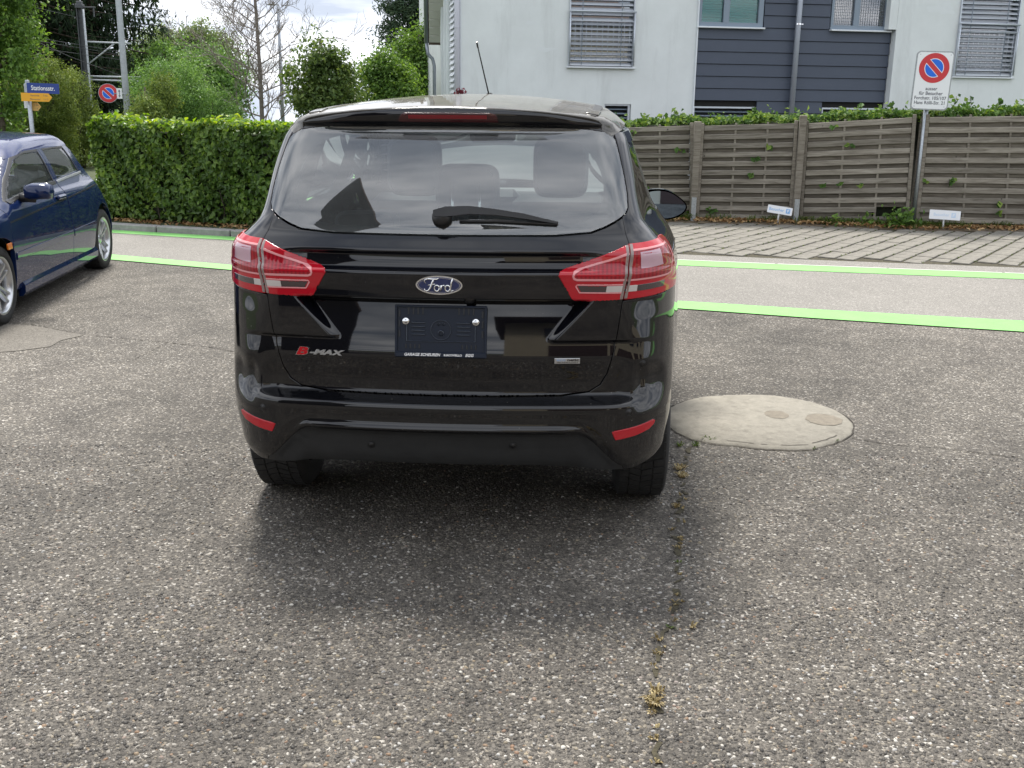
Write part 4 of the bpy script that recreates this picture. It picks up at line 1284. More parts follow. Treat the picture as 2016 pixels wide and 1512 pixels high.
# leafless tree
def bare_tree():
    base = foot(512, 23); root = empty('bare_tree', base, 0, 'leafless tree with upswept twiggy branches standing behind the hedge', 'tree')
    r_ = random.Random(11)
    m_ = MB(); tw = MB()
    H_ = 6.2
    trunk = [Vector((math.sin(z * .9) * .03, 0, z)) for z in np.linspace(0, H_, 12)]
    m_.tube(trunk, [.056 * (1 - .8 * z / H_) for z in np.linspace(0, H_, 12)], 8)
    def branch(p, d, ln, rad_, depth):
        pts = [p]; dd = d.copy(); n_ = 5
        for i in range(n_):
            dd = (dd + Vector((r_.gauss(0, .16), r_.gauss(0, .16), r_.gauss(.05, .10)))).normalized()
            pts.append(pts[-1] + dd * ln / n_)
        (m_ if depth < 1 else tw).tube(pts, [rad_ * (1 - .75 * i / n_) for i in range(n_ + 1)], 5 if depth < 2 else 4, cap=False)
        if depth < 3:
            for _ in range((7, 5, 3)[depth]):
                i = r_.randint(1, n_); ax = Vector((r_.gauss(0, 1), r_.gauss(0, 1), r_.gauss(.35, .6))).normalized()
                branch(pts[i], (dd * .75 + ax * .75).normalized(), ln * r_.uniform(.35, .6), max(.0045, rad_ * .5), depth + 1)
    for k in range(46):
        z = .7 + 5.3 * k / 46
        a = k * 2.4 + r_.uniform(-.4, .4)
        ln = (1.75 - .17 * z) * r_.uniform(.75, 1.15)
        branch(Vector((0, 0, z)), Vector((math.cos(a), math.sin(a) * .8, r_.uniform(.25, .75))).normalized(), ln, .020 - .0018 * z, 0)
    m_.build('trunk', simple('pale bare bark', (.19, .165, .145), .85, noise=.3, nscale=20), root)
    tag(tw.build('twigs', simple('twig bark', (.22, .19, .165), .85), root), kind='stuff')
bare_tree()
# a far belt of trees and roofs down the slope, read as one mass
far = []
for _ in range(150):
    y = random.uniform(150, 420); x = random.uniform(-.9, .7) * y
    far.append((Vector((x, y, terrain_z(x, y) + 3)), (random.uniform(4, 9), 5, random.uniform(4, 8))))
P, N = blob_points(far, 9000, 700, 2.6, .5)
V, F = leaf_cloud(P, N, 1.6, asp=.8)
tag(np_mesh('distant_woodland', V, F, M_SHRUB), kind='stuff')
# ------------------------------------------------------------------ weathered larch fence
def wood_mat(name, c1, c2, c3):
    m, nt, b, l = mat(name)
    tc = node(nt, 'ShaderNodeTexCoord'); oi = node(nt, 'ShaderNodeObjectInfo')
    mp_ = node(nt, 'ShaderNodeMapping'); mp_.inputs['Scale'].default_value = (3.0, 40, 40)
    ad = node(nt, 'ShaderNodeVectorMath', operation='ADD')
    cb = node(nt, 'ShaderNodeCombineXYZ'); mu = node(nt, 'ShaderNodeMath', operation='MULTIPLY'); l(oi.outputs['Random'], mu.inputs[0]); mu.inputs[1].default_value = 37
    l(mu.outputs[0], cb.inputs[0]); l(mu.outputs[0], cb.inputs[1])
    l(tc.outputs['Object'], ad.inputs[0]); l(cb.outputs[0], ad.inputs[1]); l(ad.outputs[0], mp_.inputs[0])
    n = node(nt, 'ShaderNodeTexNoise', Scale=1.0, Detail=8.0, Roughness=.65, Distortion=.6); l(mp_.outputs[0], n.inputs['Vector'])
    r = node(nt, 'ShaderNodeValToRGB'); e = r.color_ramp.elements
    e[0].position, e[1].position = .32, .72; e[0].color, e[1].color = c4(c1), c4(c3); k = e.new(.5); k.color = c4(c2)
    l(n.outputs['Fac'], r.inputs['Fac'])
    kn = node(nt, 'ShaderNodeTexVoronoi', Scale=5.5); l(ad.outputs[0], kn.inputs['Vector'])
    lt = node(nt, 'ShaderNodeMapRange'); l(kn.outputs['Distance'], lt.inputs[0]); lt.inputs['From Min'].default_value, lt.inputs['From Max'].default_value = .03, .09; lt.inputs['To Min'].default_value = .25
    sm = node(nt, 'ShaderNodeMapRange'); l(oi.outputs['Random'], sm.inputs[0]); sm.inputs['To Min'].default_value, sm.inputs['To Max'].default_value = .80, 1.2
    m1 = node(nt, 'ShaderNodeMath', operation='MULTIPLY'); l(lt.outputs[0], m1.inputs[0]); l(sm.outputs[0], m1.inputs[1])
    mx = node(nt, 'ShaderNodeMixRGB', blend_type='MULTIPLY'); mx.inputs[0].default_value = 1; l(r.outputs[0], mx.inputs[1]); l(m1.outputs[0], mx.inputs[2])
    l(mx.outputs[0], b.inputs['Base Color']); b.inputs['Roughness'].default_value = .85; b.inputs['Specular IOR Level'].default_value = .25
    bp = node(nt, 'ShaderNodeBump', Strength=.35, Distance=.004); l(n.outputs['Fac'], bp.inputs['Height']); l(bp.outputs[0], b.inputs['Normal'])
    return m
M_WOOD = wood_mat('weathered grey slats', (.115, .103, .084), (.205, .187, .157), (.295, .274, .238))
M_WOODB = wood_mat('shade toned brown slats', (.060, .051, .040), (.108, .095, .077), (.155, .138, .113))  # back slats: shade of the gaps is put into this darker colour
M_POST = wood_mat('weathered post', (.115, .10, .082), (.19, .17, .14), (.26, .24, .205))
M_GALV = simple('galvanised steel', (.36, .39, .42), .42, metal=.75, noise=.22, nscale=45)
M_GALVPAINT = simple('pale grey steel', (.36, .39, .42), .5, noise=.12, nscale=20)

fence = empty('wooden_fence', fence_pts[0], 0, 'weathered woven slat fence with steel footed posts at the back of the paved bays', 'fence')
FB0 = Vector(fence_pts[0])
def fpt(a, b, px, py):        # picture point on the vertical plane through fence posts a and b
    n_ = (b - a).cross(Vector((0, 0, 1))).normalized()
    return on_plane(px, py, a, n_)
panels = [   # post index, corner heights traced: top-left, top-right, bottom-left, bottom-right
    (0, (1010, 255), (1362, 243), (1010, 428), (1361, 434)), (1, (1383, 244), (1568, 238.5), (1372, 434), (1555, 437.5)),
    (2, (1589, 239), (1801, 226.5), (1576, 440), (1784, 441)), (3, (1826, 226.5), (2062, 223.5), (1804, 441), (2052, 447))]
def slat_mesh(w, h, t): return MB().bbox((0, 0, 0), (w, t, h), .006).mesh('slat')
for (i, tl, tr, bl_, br) in panels:
    a, b = fence_pts[i], fence_pts[i + 1]
    P = [fpt(a, b, *q) for q in (tl, tr, bl_, br)]
    t = (b - a).normalized(); nn = Vector((t.y, -t.x, 0))           # towards the viewer
    if nn.y > 0: nn = -nn
    fp_ = MB()
    TL, TR, BL, BR = P
    # stiles (frame) left and right, top cap
    pan = None
    for (p, q) in ((BL, TL), (BR, TR)):
        c = (p + q) / 2; d = (q - p); ang = math.atan2(d.dot(t), d.z)
        fp_ = MB().bbox(c - FB0, (.045, .05, d.length + .02), .005, Matrix.Rotation(math.atan2(t.y, t.x), 3, 'Z') @ Matrix.Rotation(ang, 3, 'Y'))
        if pan is None: pan = fp_.build('fence_panel', M_POST, fence)
        else: fp_.build('stile', M_POST, pan)
    n_f = 11
    for k in range(n_f):
        for back in (0, 1):
            if back and k == n_f - 1: continue
            v = (k + .5 + .5 * back) / n_f
            L_, R_ = BL.lerp(TL, v), BR.lerp(TR, v)
            gap_h = (TL - BL).length / n_f
            c = (L_ + R_) / 2 - nn * (.012 if back else -.012); d = R_ - L_
            ln = d.length - .05; hh = gap_h * (.58 if not back else .50)
            off_ = 0
            if i == 2 and k == 1 and not back:       # the broken slat
                ln2 = ln * .72; c = c - d.normalized() * (ln - ln2) / 2; ln = ln2
            if i == 2 and k in (1,) and back: 
                pass
            if i == 2 and k == 1 and back: ln *= 1.0
            rz, ry = math.atan2(d.y, d.x), -math.asin(d.z / d.length)
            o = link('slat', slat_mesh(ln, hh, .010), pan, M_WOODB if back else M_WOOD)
            o.location = c - FB0; o.rotation_euler = (random.gauss(0, .02), ry + random.gauss(0, .0015), rz)
            if i == 2 and k == 0 and back:       # behind the break the woven slat has gone too
                o.location = o.location - d.normalized() * .22; o.scale.x = .70
    for u in (.36, .70) if i != 0 else (.12, .38, .62, .82):
        L_, R_ = BL.lerp(BR, u), TL.lerp(TR, u)
        c = (L_ + R_) / 2; d = R_ - L_
        bt_ = MB().bbox((0, 0, 0), (.028, .022, d.length), .004, Matrix.Rotation(math.atan2(t.y, t.x), 3, 'Z') @ Matrix.Rotation(math.atan2(d.dot(t), d.z), 3, 'Y'))
        o = bt_.build('batten', M_POST, pan); o.location = c - FB0
for i, (pt_, pb) in enumerate((((1372, 239), (1362.5, 438)), ((1580, 227), (1563.5, 442)), ((1812, 220), (1794, 449)))):
    b_ = ground(*pb); 
    a, b2 = fence_pts[i], fence_pts[i + 1]
    top = on_plane(pt_[0], pt_[1], b_, Vector((0, -1, 0)))
    h_ = top.z
    rz = math.atan2((b2 - a).y, (b2 - a).x)
    MR = Matrix.Rotation(rz, 3, 'Z')
    p_ = MB().bbox((b_.x - FB0.x, b_.y - FB0.y - .01, .12 + (h_ - .12) / 2), (.088, .088, h_ - .12), .008, MR)
    po = p_.build('post', M_POST, fence)
    sh = MB()
    sh.bbox((b_.x - FB0.x, b_.y - FB0.y - .058, .17), (.066, .006, .34), .002, MR); sh.bbox((b_.x - FB0.x, b_.y - FB0.y + .04, .17), (.066, .006, .34), .002, MR)
    for zz in (.06, .26): sh.lathe([(.008, 0), (.008, .006), (0, .007)], 8, Matrix.Translation((b_.x - FB0.x, b_.y - FB0.y - .061, zz)) @ Matrix.Rotation(R(90), 4, 'X'))
    sh.build('post_shoe', M_GALV, po)

# ivy growing over the fence from the garden behind, weeds and leaf litter along its foot
ivy = empty('ivy_hedge', (4, 14.6, 0), 0, 'loose green ivy spilling over the top of the slat fence', 'ivy')
tops = []
for (i, tl, tr, bl_, br) in panels:
    a, b = fence_pts[i], fence_pts[i + 1]
    tops.append((fpt(a, b, *tl), fpt(a, b, *tr)))
NI = 8000
P, N = np.zeros((NI, 3)), np.zeros((NI, 3))
for k in range(NI):
    A_, B_ = tops[random.choices(range(4), [2.2, 1.3, 1.5, 1.7])[0]]
    s = random.uniform(-.06, 1.06); q = A_.lerp(B_, s)
    back = random.random()
    hgt_ = .03 + .035 * math.sin(q.x * 9) * math.sin(q.x * 3.3) + .06 * random.random()
    z = q.z + hgt_ - abs(random.gauss(0, .06)) + (.12 * random.random() ** 2 if random.random() < .06 else 0)
    y = q.y + .06 + back * .55
    if z < q.z: y = q.y + .05 + back * .5
    P[k] = (q.x - 4, y - 14.6, z); N[k] = (0, -.5, .8)
V, F = leaf_cloud(P, N, .062, droop=.6, asp=.7, jit=.6)
tag(np_mesh('foliage', V, F, M_IVY, ivy), kind='stuff')
ib = MB()
for A_, B_ in tops:
    ib.add([(A_.x - 4, A_.y + .12 - 14.6, 0), (B_.x - 4, B_.y + .12 - 14.6, 0), (B_.x - 4, B_.y + .6 - 14.6, 0), (A_.x - 4, A_.y + .6 - 14.6, 0), (A_.x - 4, A_.y + .12 - 14.6, A_.z - .02), (B_.x - 4, B_.y + .12 - 14.6, B_.z - .02), (B_.x - 4, B_.y + .6 - 14.6, B_.z), (A_.x - 4, A_.y + .6 - 14.6, A_.z)], [(0, 1, 5, 4), (1, 2, 6, 5), (2, 3, 7, 6), (3, 0, 4, 7), (4, 5, 6, 7)])
ib.build('branches', simple('ivy stems', (.016, .02, .009), .95, noise=.5, nscale=25), ivy)
# stray shoots above and leaves poking through gaps
sh = MB(); SP, SN = [], []
for px, py0, py1 in ((1335, 232, 219), (1300, 234, 226), (1490, 228, 214), (1690, 220, 205), (1757, 216, 204), (1872, 210, 190), (1908, 212, 192), (1960, 214, 196), (1995, 212, 202)):
    yb = fence_y(ground(px, 440).x) + .25
    a = at_y(px, py0 + 6, yb); b = at_y(px + random.uniform(-6, 12), py1, yb)
    sh.tube([a, (a + b) / 2 + Vector((.02, 0, 0)), b], .004, 5)
    for t in np.linspace(.3, 1, 7):
        q = a.lerp(b, t); SP.append((q.x + random.gauss(0, .025), q.y, q.z + random.gauss(0, .015))); SN.append((0, -.6, .6))
for px, py in ((1250, 263), (1338, 294), (1515, 291), (1488, 314), (1482, 347), (1640, 253), (1665, 287), (1672, 287), (1822, 355), (1872, 359), (1878, 358), (1870, 362), (1965, 405), (1968, 420), (1280, 372), (1284, 382), (1275, 378), (1620, 365), (1655, 364), (1690, 365), (1480, 430), (1400, 414), (1405, 417)):
    x_ = ground(px, 440).x; q = at_y(px, py, fence_y(x_) - .03)
    for _ in range(3): SP.append((q.x + random.gauss(0, .03), q.y - random.random() * .03, q.z + random.gauss(0, .02))); SN.append((0, -1, .3))
so_ = tag(sh.build('shoots', M_BARK, None), kind='stuff'); so_.parent = ivy; so_.location = (-4, -14.6, 0)
V, F = leaf_cloud(np.array(SP) - np.array([4, 14.6, 0]), np.array(SN), .075, asp=.7, jit=.5)
tag(np_mesh('stray_leaves', V, F, M_IVY, ivy), kind='stuff')
LP, LN, GP = [], [], []
def fence_foot(x, d): return (x, fence_y(x) - d)
for _ in range(2600):
    x = random.uniform(1.2, 7.4); d = abs(random.gauss(0, .13)) + .01
    LP.append((x, fence_y(x) - d, .035 + random.random() * .03)); LN.append((0, -.1, 1))
V, F = leaf_cloud(np.array(LP), np.array(LN), .055, asp=.6, jit=.5)
tag(np_mesh('leaf_litter', V, F, M_DEADLEAF), kind='stuff')
sl_ = MB()
xs_ = np.linspace(1.0, 8, 40)
sl_.add([(x, fence_y(x) - .30, .012) for x in xs_] + [(x, fence_y(x) - .05, .05) for x in xs_] + [(x, 20, .06) for x in xs_], [(i, i + 1, 41 + i, 40 + i) for i in range(39)] + [(40 + i, 41 + i, 81 + i, 80 + i) for i in range(39)])
tag(sl_.build('soil_strip', M_SOIL), kind='structure')
m_ = MB()
for _ in range(230):
    x = random.choice([random.uniform(1.2, 7.2), random.gauss(4.3, .5), random.gauss(5.3, .25), random.gauss(2.2, .3)])
    y = fence_y(x) - abs(random.gauss(.06, .06)) - .02
    V, Fc = tuft_mesh(random.randint(5, 11), .05, .17)
    m_.add([(v[0] * 1.5 + x, v[1] + y, v[2] + .03) for v in V], Fc)
tag(m_.build('weeds', M_GRASS), kind='stuff')
WP_, WN_ = [], []
for (px, py, s_, n_) in ((1772, 428, .13, 120), (1768, 438, .12, 90), (1296, 425, .12, 110), (1310, 415, .10, 60), (1700, 436, .1, 40), (1650, 436, .09, 40)):
    x_ = ground(px, 445).x; q = at_y(px, py, fence_y(x_) - .10)
    for _ in range(n_): WP_.append((q.x + random.gauss(0, s_), q.y + random.gauss(0, .05), max(.04, q.z + random.gauss(0, s_ * .6)))); WN_.append((0, -.4, .9))
V, F = leaf_cloud(np.array(WP_), np.array(WN_), .07, asp=.6)
tag(np_mesh('weed_leaves', V, F, M_LIGHT), kind='stuff')
# leaf litter and weeds along the kerb under the hedge
LP, LN = [], []
for _ in range(900):
    p, t, nn = hedge_at(random.random()); q = p + nn * random.uniform(-.22, .1)
    LP.append((q.x, q.y, .075 + .02 * random.random())); LN.append((0, 0, 1))
V, F = leaf_cloud(np.array(LP), np.array(LN), .05, asp=.6, jit=.5)
tag(np_mesh('hedge_litter', V, F, M_DEADLEAF), kind='stuff')

# ------------------------------------------------------------------ the white and slate blue apartment house
M_RENDER = simple('pale mint white render', (.66, .70, .708), .9, noise=.06, nscale=1.4, bump=.25, bscale=110)
worn(M_RENDER, (.50, .53, .535), 1.0, .52, .85, (2.6, 2.6, .45))
M_STAIN = simple('patched render', (.66, .70, .715), .9, noise=.03, nscale=4, bump=.2, bscale=110)
M_SLATE = simple('slate blue cladding', (.058, .073, .105), .55, noise=.06, nscale=2, spec=.4)
M_FRAMEG = simple('grey window frame', (.19, .24, .30), .45)
M_SILL = simple('pale aluminium sill', (.66, .70, .74), .4)
M_ALU = simple('silver aluminium', (.50, .54, .60), .38, metal=.55)
M_BLIND = simple('aluminium blind slats', (.56, .60, .66), .4, metal=.35)
M_TEAL = simple('teal pleated blind', (.11, .52, .50), .7)
M_PIPE = simple('grey downpipe', (.30, .33, .38), .4, metal=.3)
M_WPIPE = simple('pale lilac grey pipe', (.52, .53, .60), .5)
M_PANE_SOFT = glass_mat('plain window pane', (.86, .90, .90), 1.5)
M_INT = simple('dark room', (.02, .023, .028), .8)
M_PANE = glass_mat('window pane', (.75, .80, .80), 3.3)
M_ROOFT = simple('brown roof tiles', (.12, .085, .07), .85, noise=.3, nscale=8)
M_SOFFIT = simple('pale soffit boards', (.60, .60, .55), .7)
FA = R(10)
hd_, hn = Vector((math.cos(FA), math.sin(FA), 0)), Vector((math.sin(FA), -math.cos(FA), 0))    # along the front, towards the viewer
HP0 = at_y(1300, 200, 19.5); HP0.z = 0
def fc(px, py, out=0.0):        # place on the front: (along, up)
    p = on_plane(px, py, HP0 + hn * out, hn); return (p - HP0).dot(hd_), p.z
hs = empty('apartment_house', HP0, FA, 'pale rendered apartment house with a slate blue boarded bay behind the fence', 'building')
# local frame: x along front, y into the house, z up
def hbox(m, x0, x1, y0, y1, z0, z1, b=0): 
    c, s = ((x0 + x1) / 2, (y0 + y1) / 2, (z0 + z1) / 2), (x1 - x0, y1 - y0, z1 - z0)
    return m.bbox(c, s, b) if b else m.box(c, s)
XL = fc(905, 180)[0]
XS0, XS1 = fc(1370, 110)[0], fc(1751, 110)[0]
ZT = 6.4
A0, A1 = fc(1120, 60)[0], fc(1248.5, 60)[0]; AZ = fc(1184, 132)[1]
D0, D1 = fc(1874, 75)[0], fc(1990, 75)[0]; DZ = fc(1925, 152)[1]
B0, B1 = fc(1376.5, 30)[0], fc(1503, 30)[0]; BZ = fc(1440, 53.5)[1]
C0, C1 = fc(1637, 30)[0], fc(1755, 30)[0]; CZ = fc(1696, 60)[1]
K0, K1, KZ = fc(1190, 210)[0], fc(1241, 210)[0], fc(1220, 205)[1]
S0, S1, SZ = fc(1366, 212)[0], fc(1489, 212)[0], fc(1430, 210)[1]
T0, T1, TZ = fc(1619, 212)[0], fc(1740, 212)[0], fc(1680, 212.5)[1]
WT = 4.75
w1 = MB()      # left wall round window A and the cellar window
hbox(w1, XL, A0, 0, .35, 0, ZT); hbox(w1, A1, XS0, 0, .35, 0, ZT); hbox(w1, A0, A1, 0, .35, WT, ZT); hbox(w1, A0, A1, 0, .35, KZ, AZ)
hbox(w1, A0, min(K0, A1), 0, .35, 0, KZ)
w1.build('wall', M_RENDER, hs)
w2 = MB()
XR = XS1 + 9.0
hbox(w2, XS1, D0, -.16, .35, 0, ZT); hbox(w2, D1, XR, -.16, .35, 0, ZT); hbox(w2, D0, D1, -.16, .35, WT, ZT); hbox(w2, D0, D1, -.16, .35, 0, DZ)
w2.build('wall', M_RENDER, hs)
w3 = MB(); hbox(w3, XL, XL + .3, .35, 8, 0, 6.0); hbox(w3, XR - .3, XR, .35, 9, 0, ZT); hbox(w3, XL + .3, XR - .3, 8.7, 9, 0, ZT)
w3.build('wall', M_RENDER, hs)
w4 = MB()      # dark backing of the boarded bay
hbox(w4, XS0, B0, .05, .35, 0, ZT); hbox(w4, B1, C0, .05, .35, 0, ZT); hbox(w4, C1, XS1, .05, .35, 0, ZT); hbox(w4, B0, B1, .05, .35, SZ, BZ); hbox(w4, C0, C1, .05, .35, TZ, CZ); hbox(w4, B0, B1, .05, .35, WT, ZT); hbox(w4, C0, C1, .05, .35, WT, ZT)
w4.build('bay_backing', M_DARK, hs)
fl = MB(); hbox(fl, XL + .3, XR - .3, .36, 8.7, 2.2, 2.4); fl.build('floor', M_INT, hs)
rm_ = MB(); hbox(rm_, XL + .3, XR - .3, 2.2, 2.3, 0, ZT); rm_.build('inner_wall', M_INT, hs)
# boards of the bay, each a piece; those crossed by windows are cut round them
pitch = (fc(1450, 103)[1] - fc(1450, 199)[1]) / 4.0
z = fc(1450, 199)[1] - 4 * pitch
while z < 5.6:
    cuts = [(XS0 + .012, XS1 - .012)]
    for a, b, z0, z1 in ((B0 - .02, B1 + .02, BZ, WT), (C0 - .02, C1 + .05, CZ, WT), (S0 - .01, S1 + .01, SZ - .9, SZ), (T0 - .01, T1 + .01, TZ - .9, TZ)):
        if z + pitch > z0 + .02 and z < z1 - .02:
            nc = []
            for (p, q) in cuts:
                if q <= a or p >= b: nc.append((p, q)); continue
                if p < a: nc.append((p, a))
                if q > b: nc.append((b, q))
            cuts = nc
    for p, q in cuts:
        if q - p < .03: continue
        m_ = MB()
        m_.add([(p, -.006, z + .010), (q, -.006, z + .010), (q, .012, z + pitch), (p, .012, z + pitch), (p, .05, z + .010), (q, .05, z + .010), (q, .05, z + pitch), (p, .05, z + pitch)], [(0, 1, 2, 3), (4, 7, 6, 5), (0, 4, 5, 1), (3, 2, 6, 7), (0, 3, 7, 4), (1, 5, 6, 2)])
        m_.build('cladding_board', M_SLATE, hs)
    z += pitch
rv_ = MB(); hbox(rv_, XS0 - .012, XS0 + .010, -.03, .05, 0, 5.8); rv_.build('corner_trim', M_SILL, hs)
rv_ = MB(); hbox(rv_, XS1 - .16, XS1 - .003, -.158, .04, CZ + .02, WT); rv_.build('window_reveal', M_RENDER, hs)
def sill(x0, x1, z, y=-.05, over=.03):
    s_ = MB(); hbox(s_, x0 - over, x1 + over, y - .02, .12, z - .030, z - .002, .006); return s_.build('window_sill', M_SILL, hs)
sill(A0, A1, AZ + .005); sill(B0, B1, BZ + .005); sill(C0, C1, CZ + .005, -.06, .01); sill(D0, D1, DZ + .005, -.20)
def blind_window(x0, x1, z0, y, rail_px):
    f = MB(); 
    for a, b in ((x0, x0 + .05), (x1 - .05, x1)): hbox(f, a, b, y + .06, y + .14, z0, WT)
    hbox(f, x0 + .05, x1 - .05, y + .06, y + .14, z0, z0 + .05)
    fo = f.build('window', M_FRAMEG, hs)
    g_ = MB(); hbox(g_, x0 + .05, x1 - .05, y + .11, y + .118, z0 + .05, WT); g_.build('pane', M_PANE, fo)
    zz = z0 + .05
    sm = MB().bbox((0, 0, 0), (x1 - x0 - .05, .072, .012), .003, Matrix.Rotation(R(38), 3, 'X')).mesh('blind_slat'); sm.materials.append(M_BLIND)
    while zz < 4.7:
        o = link('blind_slat', sm, fo); o.location = ((x0 + x1) / 2, y + .02, zz); o.rotation_euler = (random.gauss(0, .03), 0, 0)
        zz += .083
    bb_ = MB(); hbox(bb_, x0 + .025, x1 - .025, y - .01, y + .05, z0 + .008, z0 + .035); bb_.build('blind_bottom_rail', M_BLIND, fo)
    for k in (.2, .8):
        c_ = MB(); xk = x0 + (x1 - x0) * k; hbox(c_, xk - .006, xk + .006, y - .022, y - .017, z0 + .02, 4.7); c_.build('blind_cord', M_FRAMEG, fo)
    gd = MB(); hbox(gd, x0, x0 + .022, y - .03, y + .05, z0, WT); gd.build('blind_guide', M_ALU, fo); gd = MB(); hbox(gd, x1 - .022, x1, y - .03, y + .05, z0, WT); gd.build('blind_guide', M_ALU, fo)
    # French balcony rail
    zt, zm, zb = rail_px; rl = None
    for z_, rr in ((zt, .018), (zm, .011), (zb, .011)):
        r_ = MB().tube([(x0 - .01, y - .07, z_), (x1 + .01, y - .07, z_)], rr, 8)
        if rl is None: rl = r_.build('balcony_rail', M_ALU, hs)
        else: r_.build('lower_rail', M_ALU, rl)
    w_ = MB()
    for k in range(1, 12):
        xk = x0 + (x1 - x0) * k / 12; w_.tube([(xk, y - .07, zb), (xk, y - .07, zm)], .004, 5)
    for k in range(1, 10):
        zk = zb + (zm - zb) * k / 10; w_.tube([(x0, y - .07, zk), (x1, y - .07, zk)], .003, 4)
    tag(w_.build('rail_mesh', M_ALU, rl), kind='stuff')
    for xk in (x0 + .01, x1 - .01): MB().tube([(xk, y - .07, z0 + .02), (xk, y - .07, zt)], .014, 8).build('rail_post', M_ALU, rl)
blind_window(A0, A1, AZ + .01, 0, (fc(1184, 23)[1], fc(1184, 42)[1], fc(1184, 119)[1]))
blind_window(D0, D1, DZ + .01, -.16, (fc(1925, 47, .2)[1], fc(1925, 62, .2)[1], fc(1925, 139, .2)[1]))
def sash_window(x0, x1, z0, mid, teal, y=.0):
    f = MB(); 
    hbox(f, x0, x0 + .05, y, y + .09, z0, WT); hbox(f, x1 - .09, x1, y, y + .09, z0, WT); hbox(f, x0 + .05, x1 - .09, y, y + .09, z0, z0 + .075); hbox(f, mid - .055, mid + .055, y - .004, y + .09, z0 + .075, WT)
    fo = f.build('window', M_FRAMEG, hs)
    for a, b in ((x0 + .05, mid - .055), (mid + .055, x1 - .09)):
        g_ = MB(); hbox(g_, a, b, y + .045, y + .052, z0 + .075, WT); g_.build('pane', M_PANE_SOFT if teal else M_PANE, fo)
        if teal:
            m_ = MB(); zz = z0 + .08; k = 0; vs_ = []
            while zz < 4.7:
                vs_ += [(a, y + .075 + .012 * (k % 2), zz), (b, y + .075 + .012 * (k % 2), zz)]; zz += .022; k += 1
            m_.add(vs_, [(2 * i, 2 * i + 1, 2 * i + 3, 2 * i + 2) for i in range(k - 1)])
            m_.build('pleated_blind', M_TEAL, fo)
        else:
            m_ = MB()
            for k in range(1, 11): xk = a + (b - a) * k / 11; m_.tube([(xk, y + .040, z0 + .08), (xk, y + .040, 4.7)], .0025, 4)
            zz = z0 + .10
            while zz < 4.7: m_.tube([(a, y + .040, zz), (b, y + .040, zz)], .0025, 4); zz += .05
            tag(m_.build('window_bars', M_FRAMEG, fo), kind='stuff')
sash_window(B0, B1, BZ + .005, fc(1431, 20)[0], True)
sash_window(C0, C1 - .03, CZ + .005, fc(1688, 20)[0], False)
def cellar(x0, x1, zt, y):
    f = MB(); hbox(f, x0, x1, y, y + .05, zt - .03, zt); hbox(f, x1 - .04, x1, y, y + .05, 0, zt - .03); hbox(f, x0, x0 + .02, y, y + .05, 0, zt - .03)
    fo = f.build('cellar_window', M_ALU, hs)
    for k in range(9):
        s_ = MB().bbox(((x0 + x1) / 2, y + .06, zt - .09 - k * .075), (x1 - x0 - .07, .05, .012), .003, Matrix.Rotation(R(20), 3, 'X')); s_.build('blind_slat', M_FRAMEG, fo)
    b_ = MB(); hbox(b_, x0, x1, y + .12, y + .13, 0, zt); b_.build('dark_opening', M_INT, fo)
cellar(K0, K1, KZ, .02); cellar(S0, S1, SZ, .01); cellar(T0, T1, TZ, .01)
# downpipe on the bay
px0, pz0 = fc(1580, 0, .12); px1, _ = fc(1556, 215, .12)
xm = (px0 + px1) / 2
dp = MB().tube([(xm, -.10, 0), (xm, -.10, 5.8)], .05, 14); do = dp.build('downpipe', M_PIPE, hs)
cl_ = MB(); zc_ = fc(1572, 50)[1]
cl_.lathe([(.056, 0), (.056, .03)], 14, Matrix.Translation((xm, -.10, zc_))); cl_.bbox((xm + .07, -.10, zc_ + .015), (.05, .02, .02), .003); cl_.build('pipe_clamp', M_CHROME, do)
# rendered patches and water marks on the left wall
def patch(px, py, a, b, name='render_patch'):
    c = fc(px, py); q = []
    for t in np.linspace(0, 2 * math.pi, 28, endpoint=False):
        k = 1 + .25 * math.sin(3 * t + px) + .15 * math.sin(7 * t)
        q.append((c[0] + a * k * math.cos(t), -.0015 if px < 1360 else -.1615, c[1] + b * k * math.sin(t)))
    MB().add(q, [tuple(range(28))]).build(name, M_STAIN, hs)
for q in ((1045, 45, .10, .028), (1075, 97, .17, .035), (1845, 18, .26, .10)): patch(*q)
# left flank: pale pipe, shutter, raking soffit and gutter
lp = MB().tube([(XL - .045, -.02, 0), (XL - .045, -.02, 6)], .045, 12); lo_ = lp.build('downpipe', M_WPIPE, hs)
MB().lathe([(.052, 0), (.052, .04)], 12, Matrix.Translation((XL - .045, -.02, fc(902, 55)[1]))).build('pipe_clamp', M_WPIPE, lo_)
MB().bbox((XL + .02, -.006, 3.0), (.022, .012, 6.0), .002).build('corner_trim', M_SILL, hs)
shu = MB(); hbox(shu, XL - .05, XL - .004, .35, .95, 1.3, 4.9); sho = shu.build('shutter', M_WPIPE, hs)
for k in range(34):
    s_ = MB().bbox((XL - .058, .65, 1.4 + k * .10), (.012, .54, .075), .003, Matrix.Rotation(R(25), 3, 'Y')); s_.build('shutter_slat', M_SILL, sho)
for y_ in (1.5, 2.0, 2.55):
    MB().bbox((XL - .03, y_, 2.2), (.06, .10, 4.4), .01).build('flank_pilaster', M_RENDER, hs)
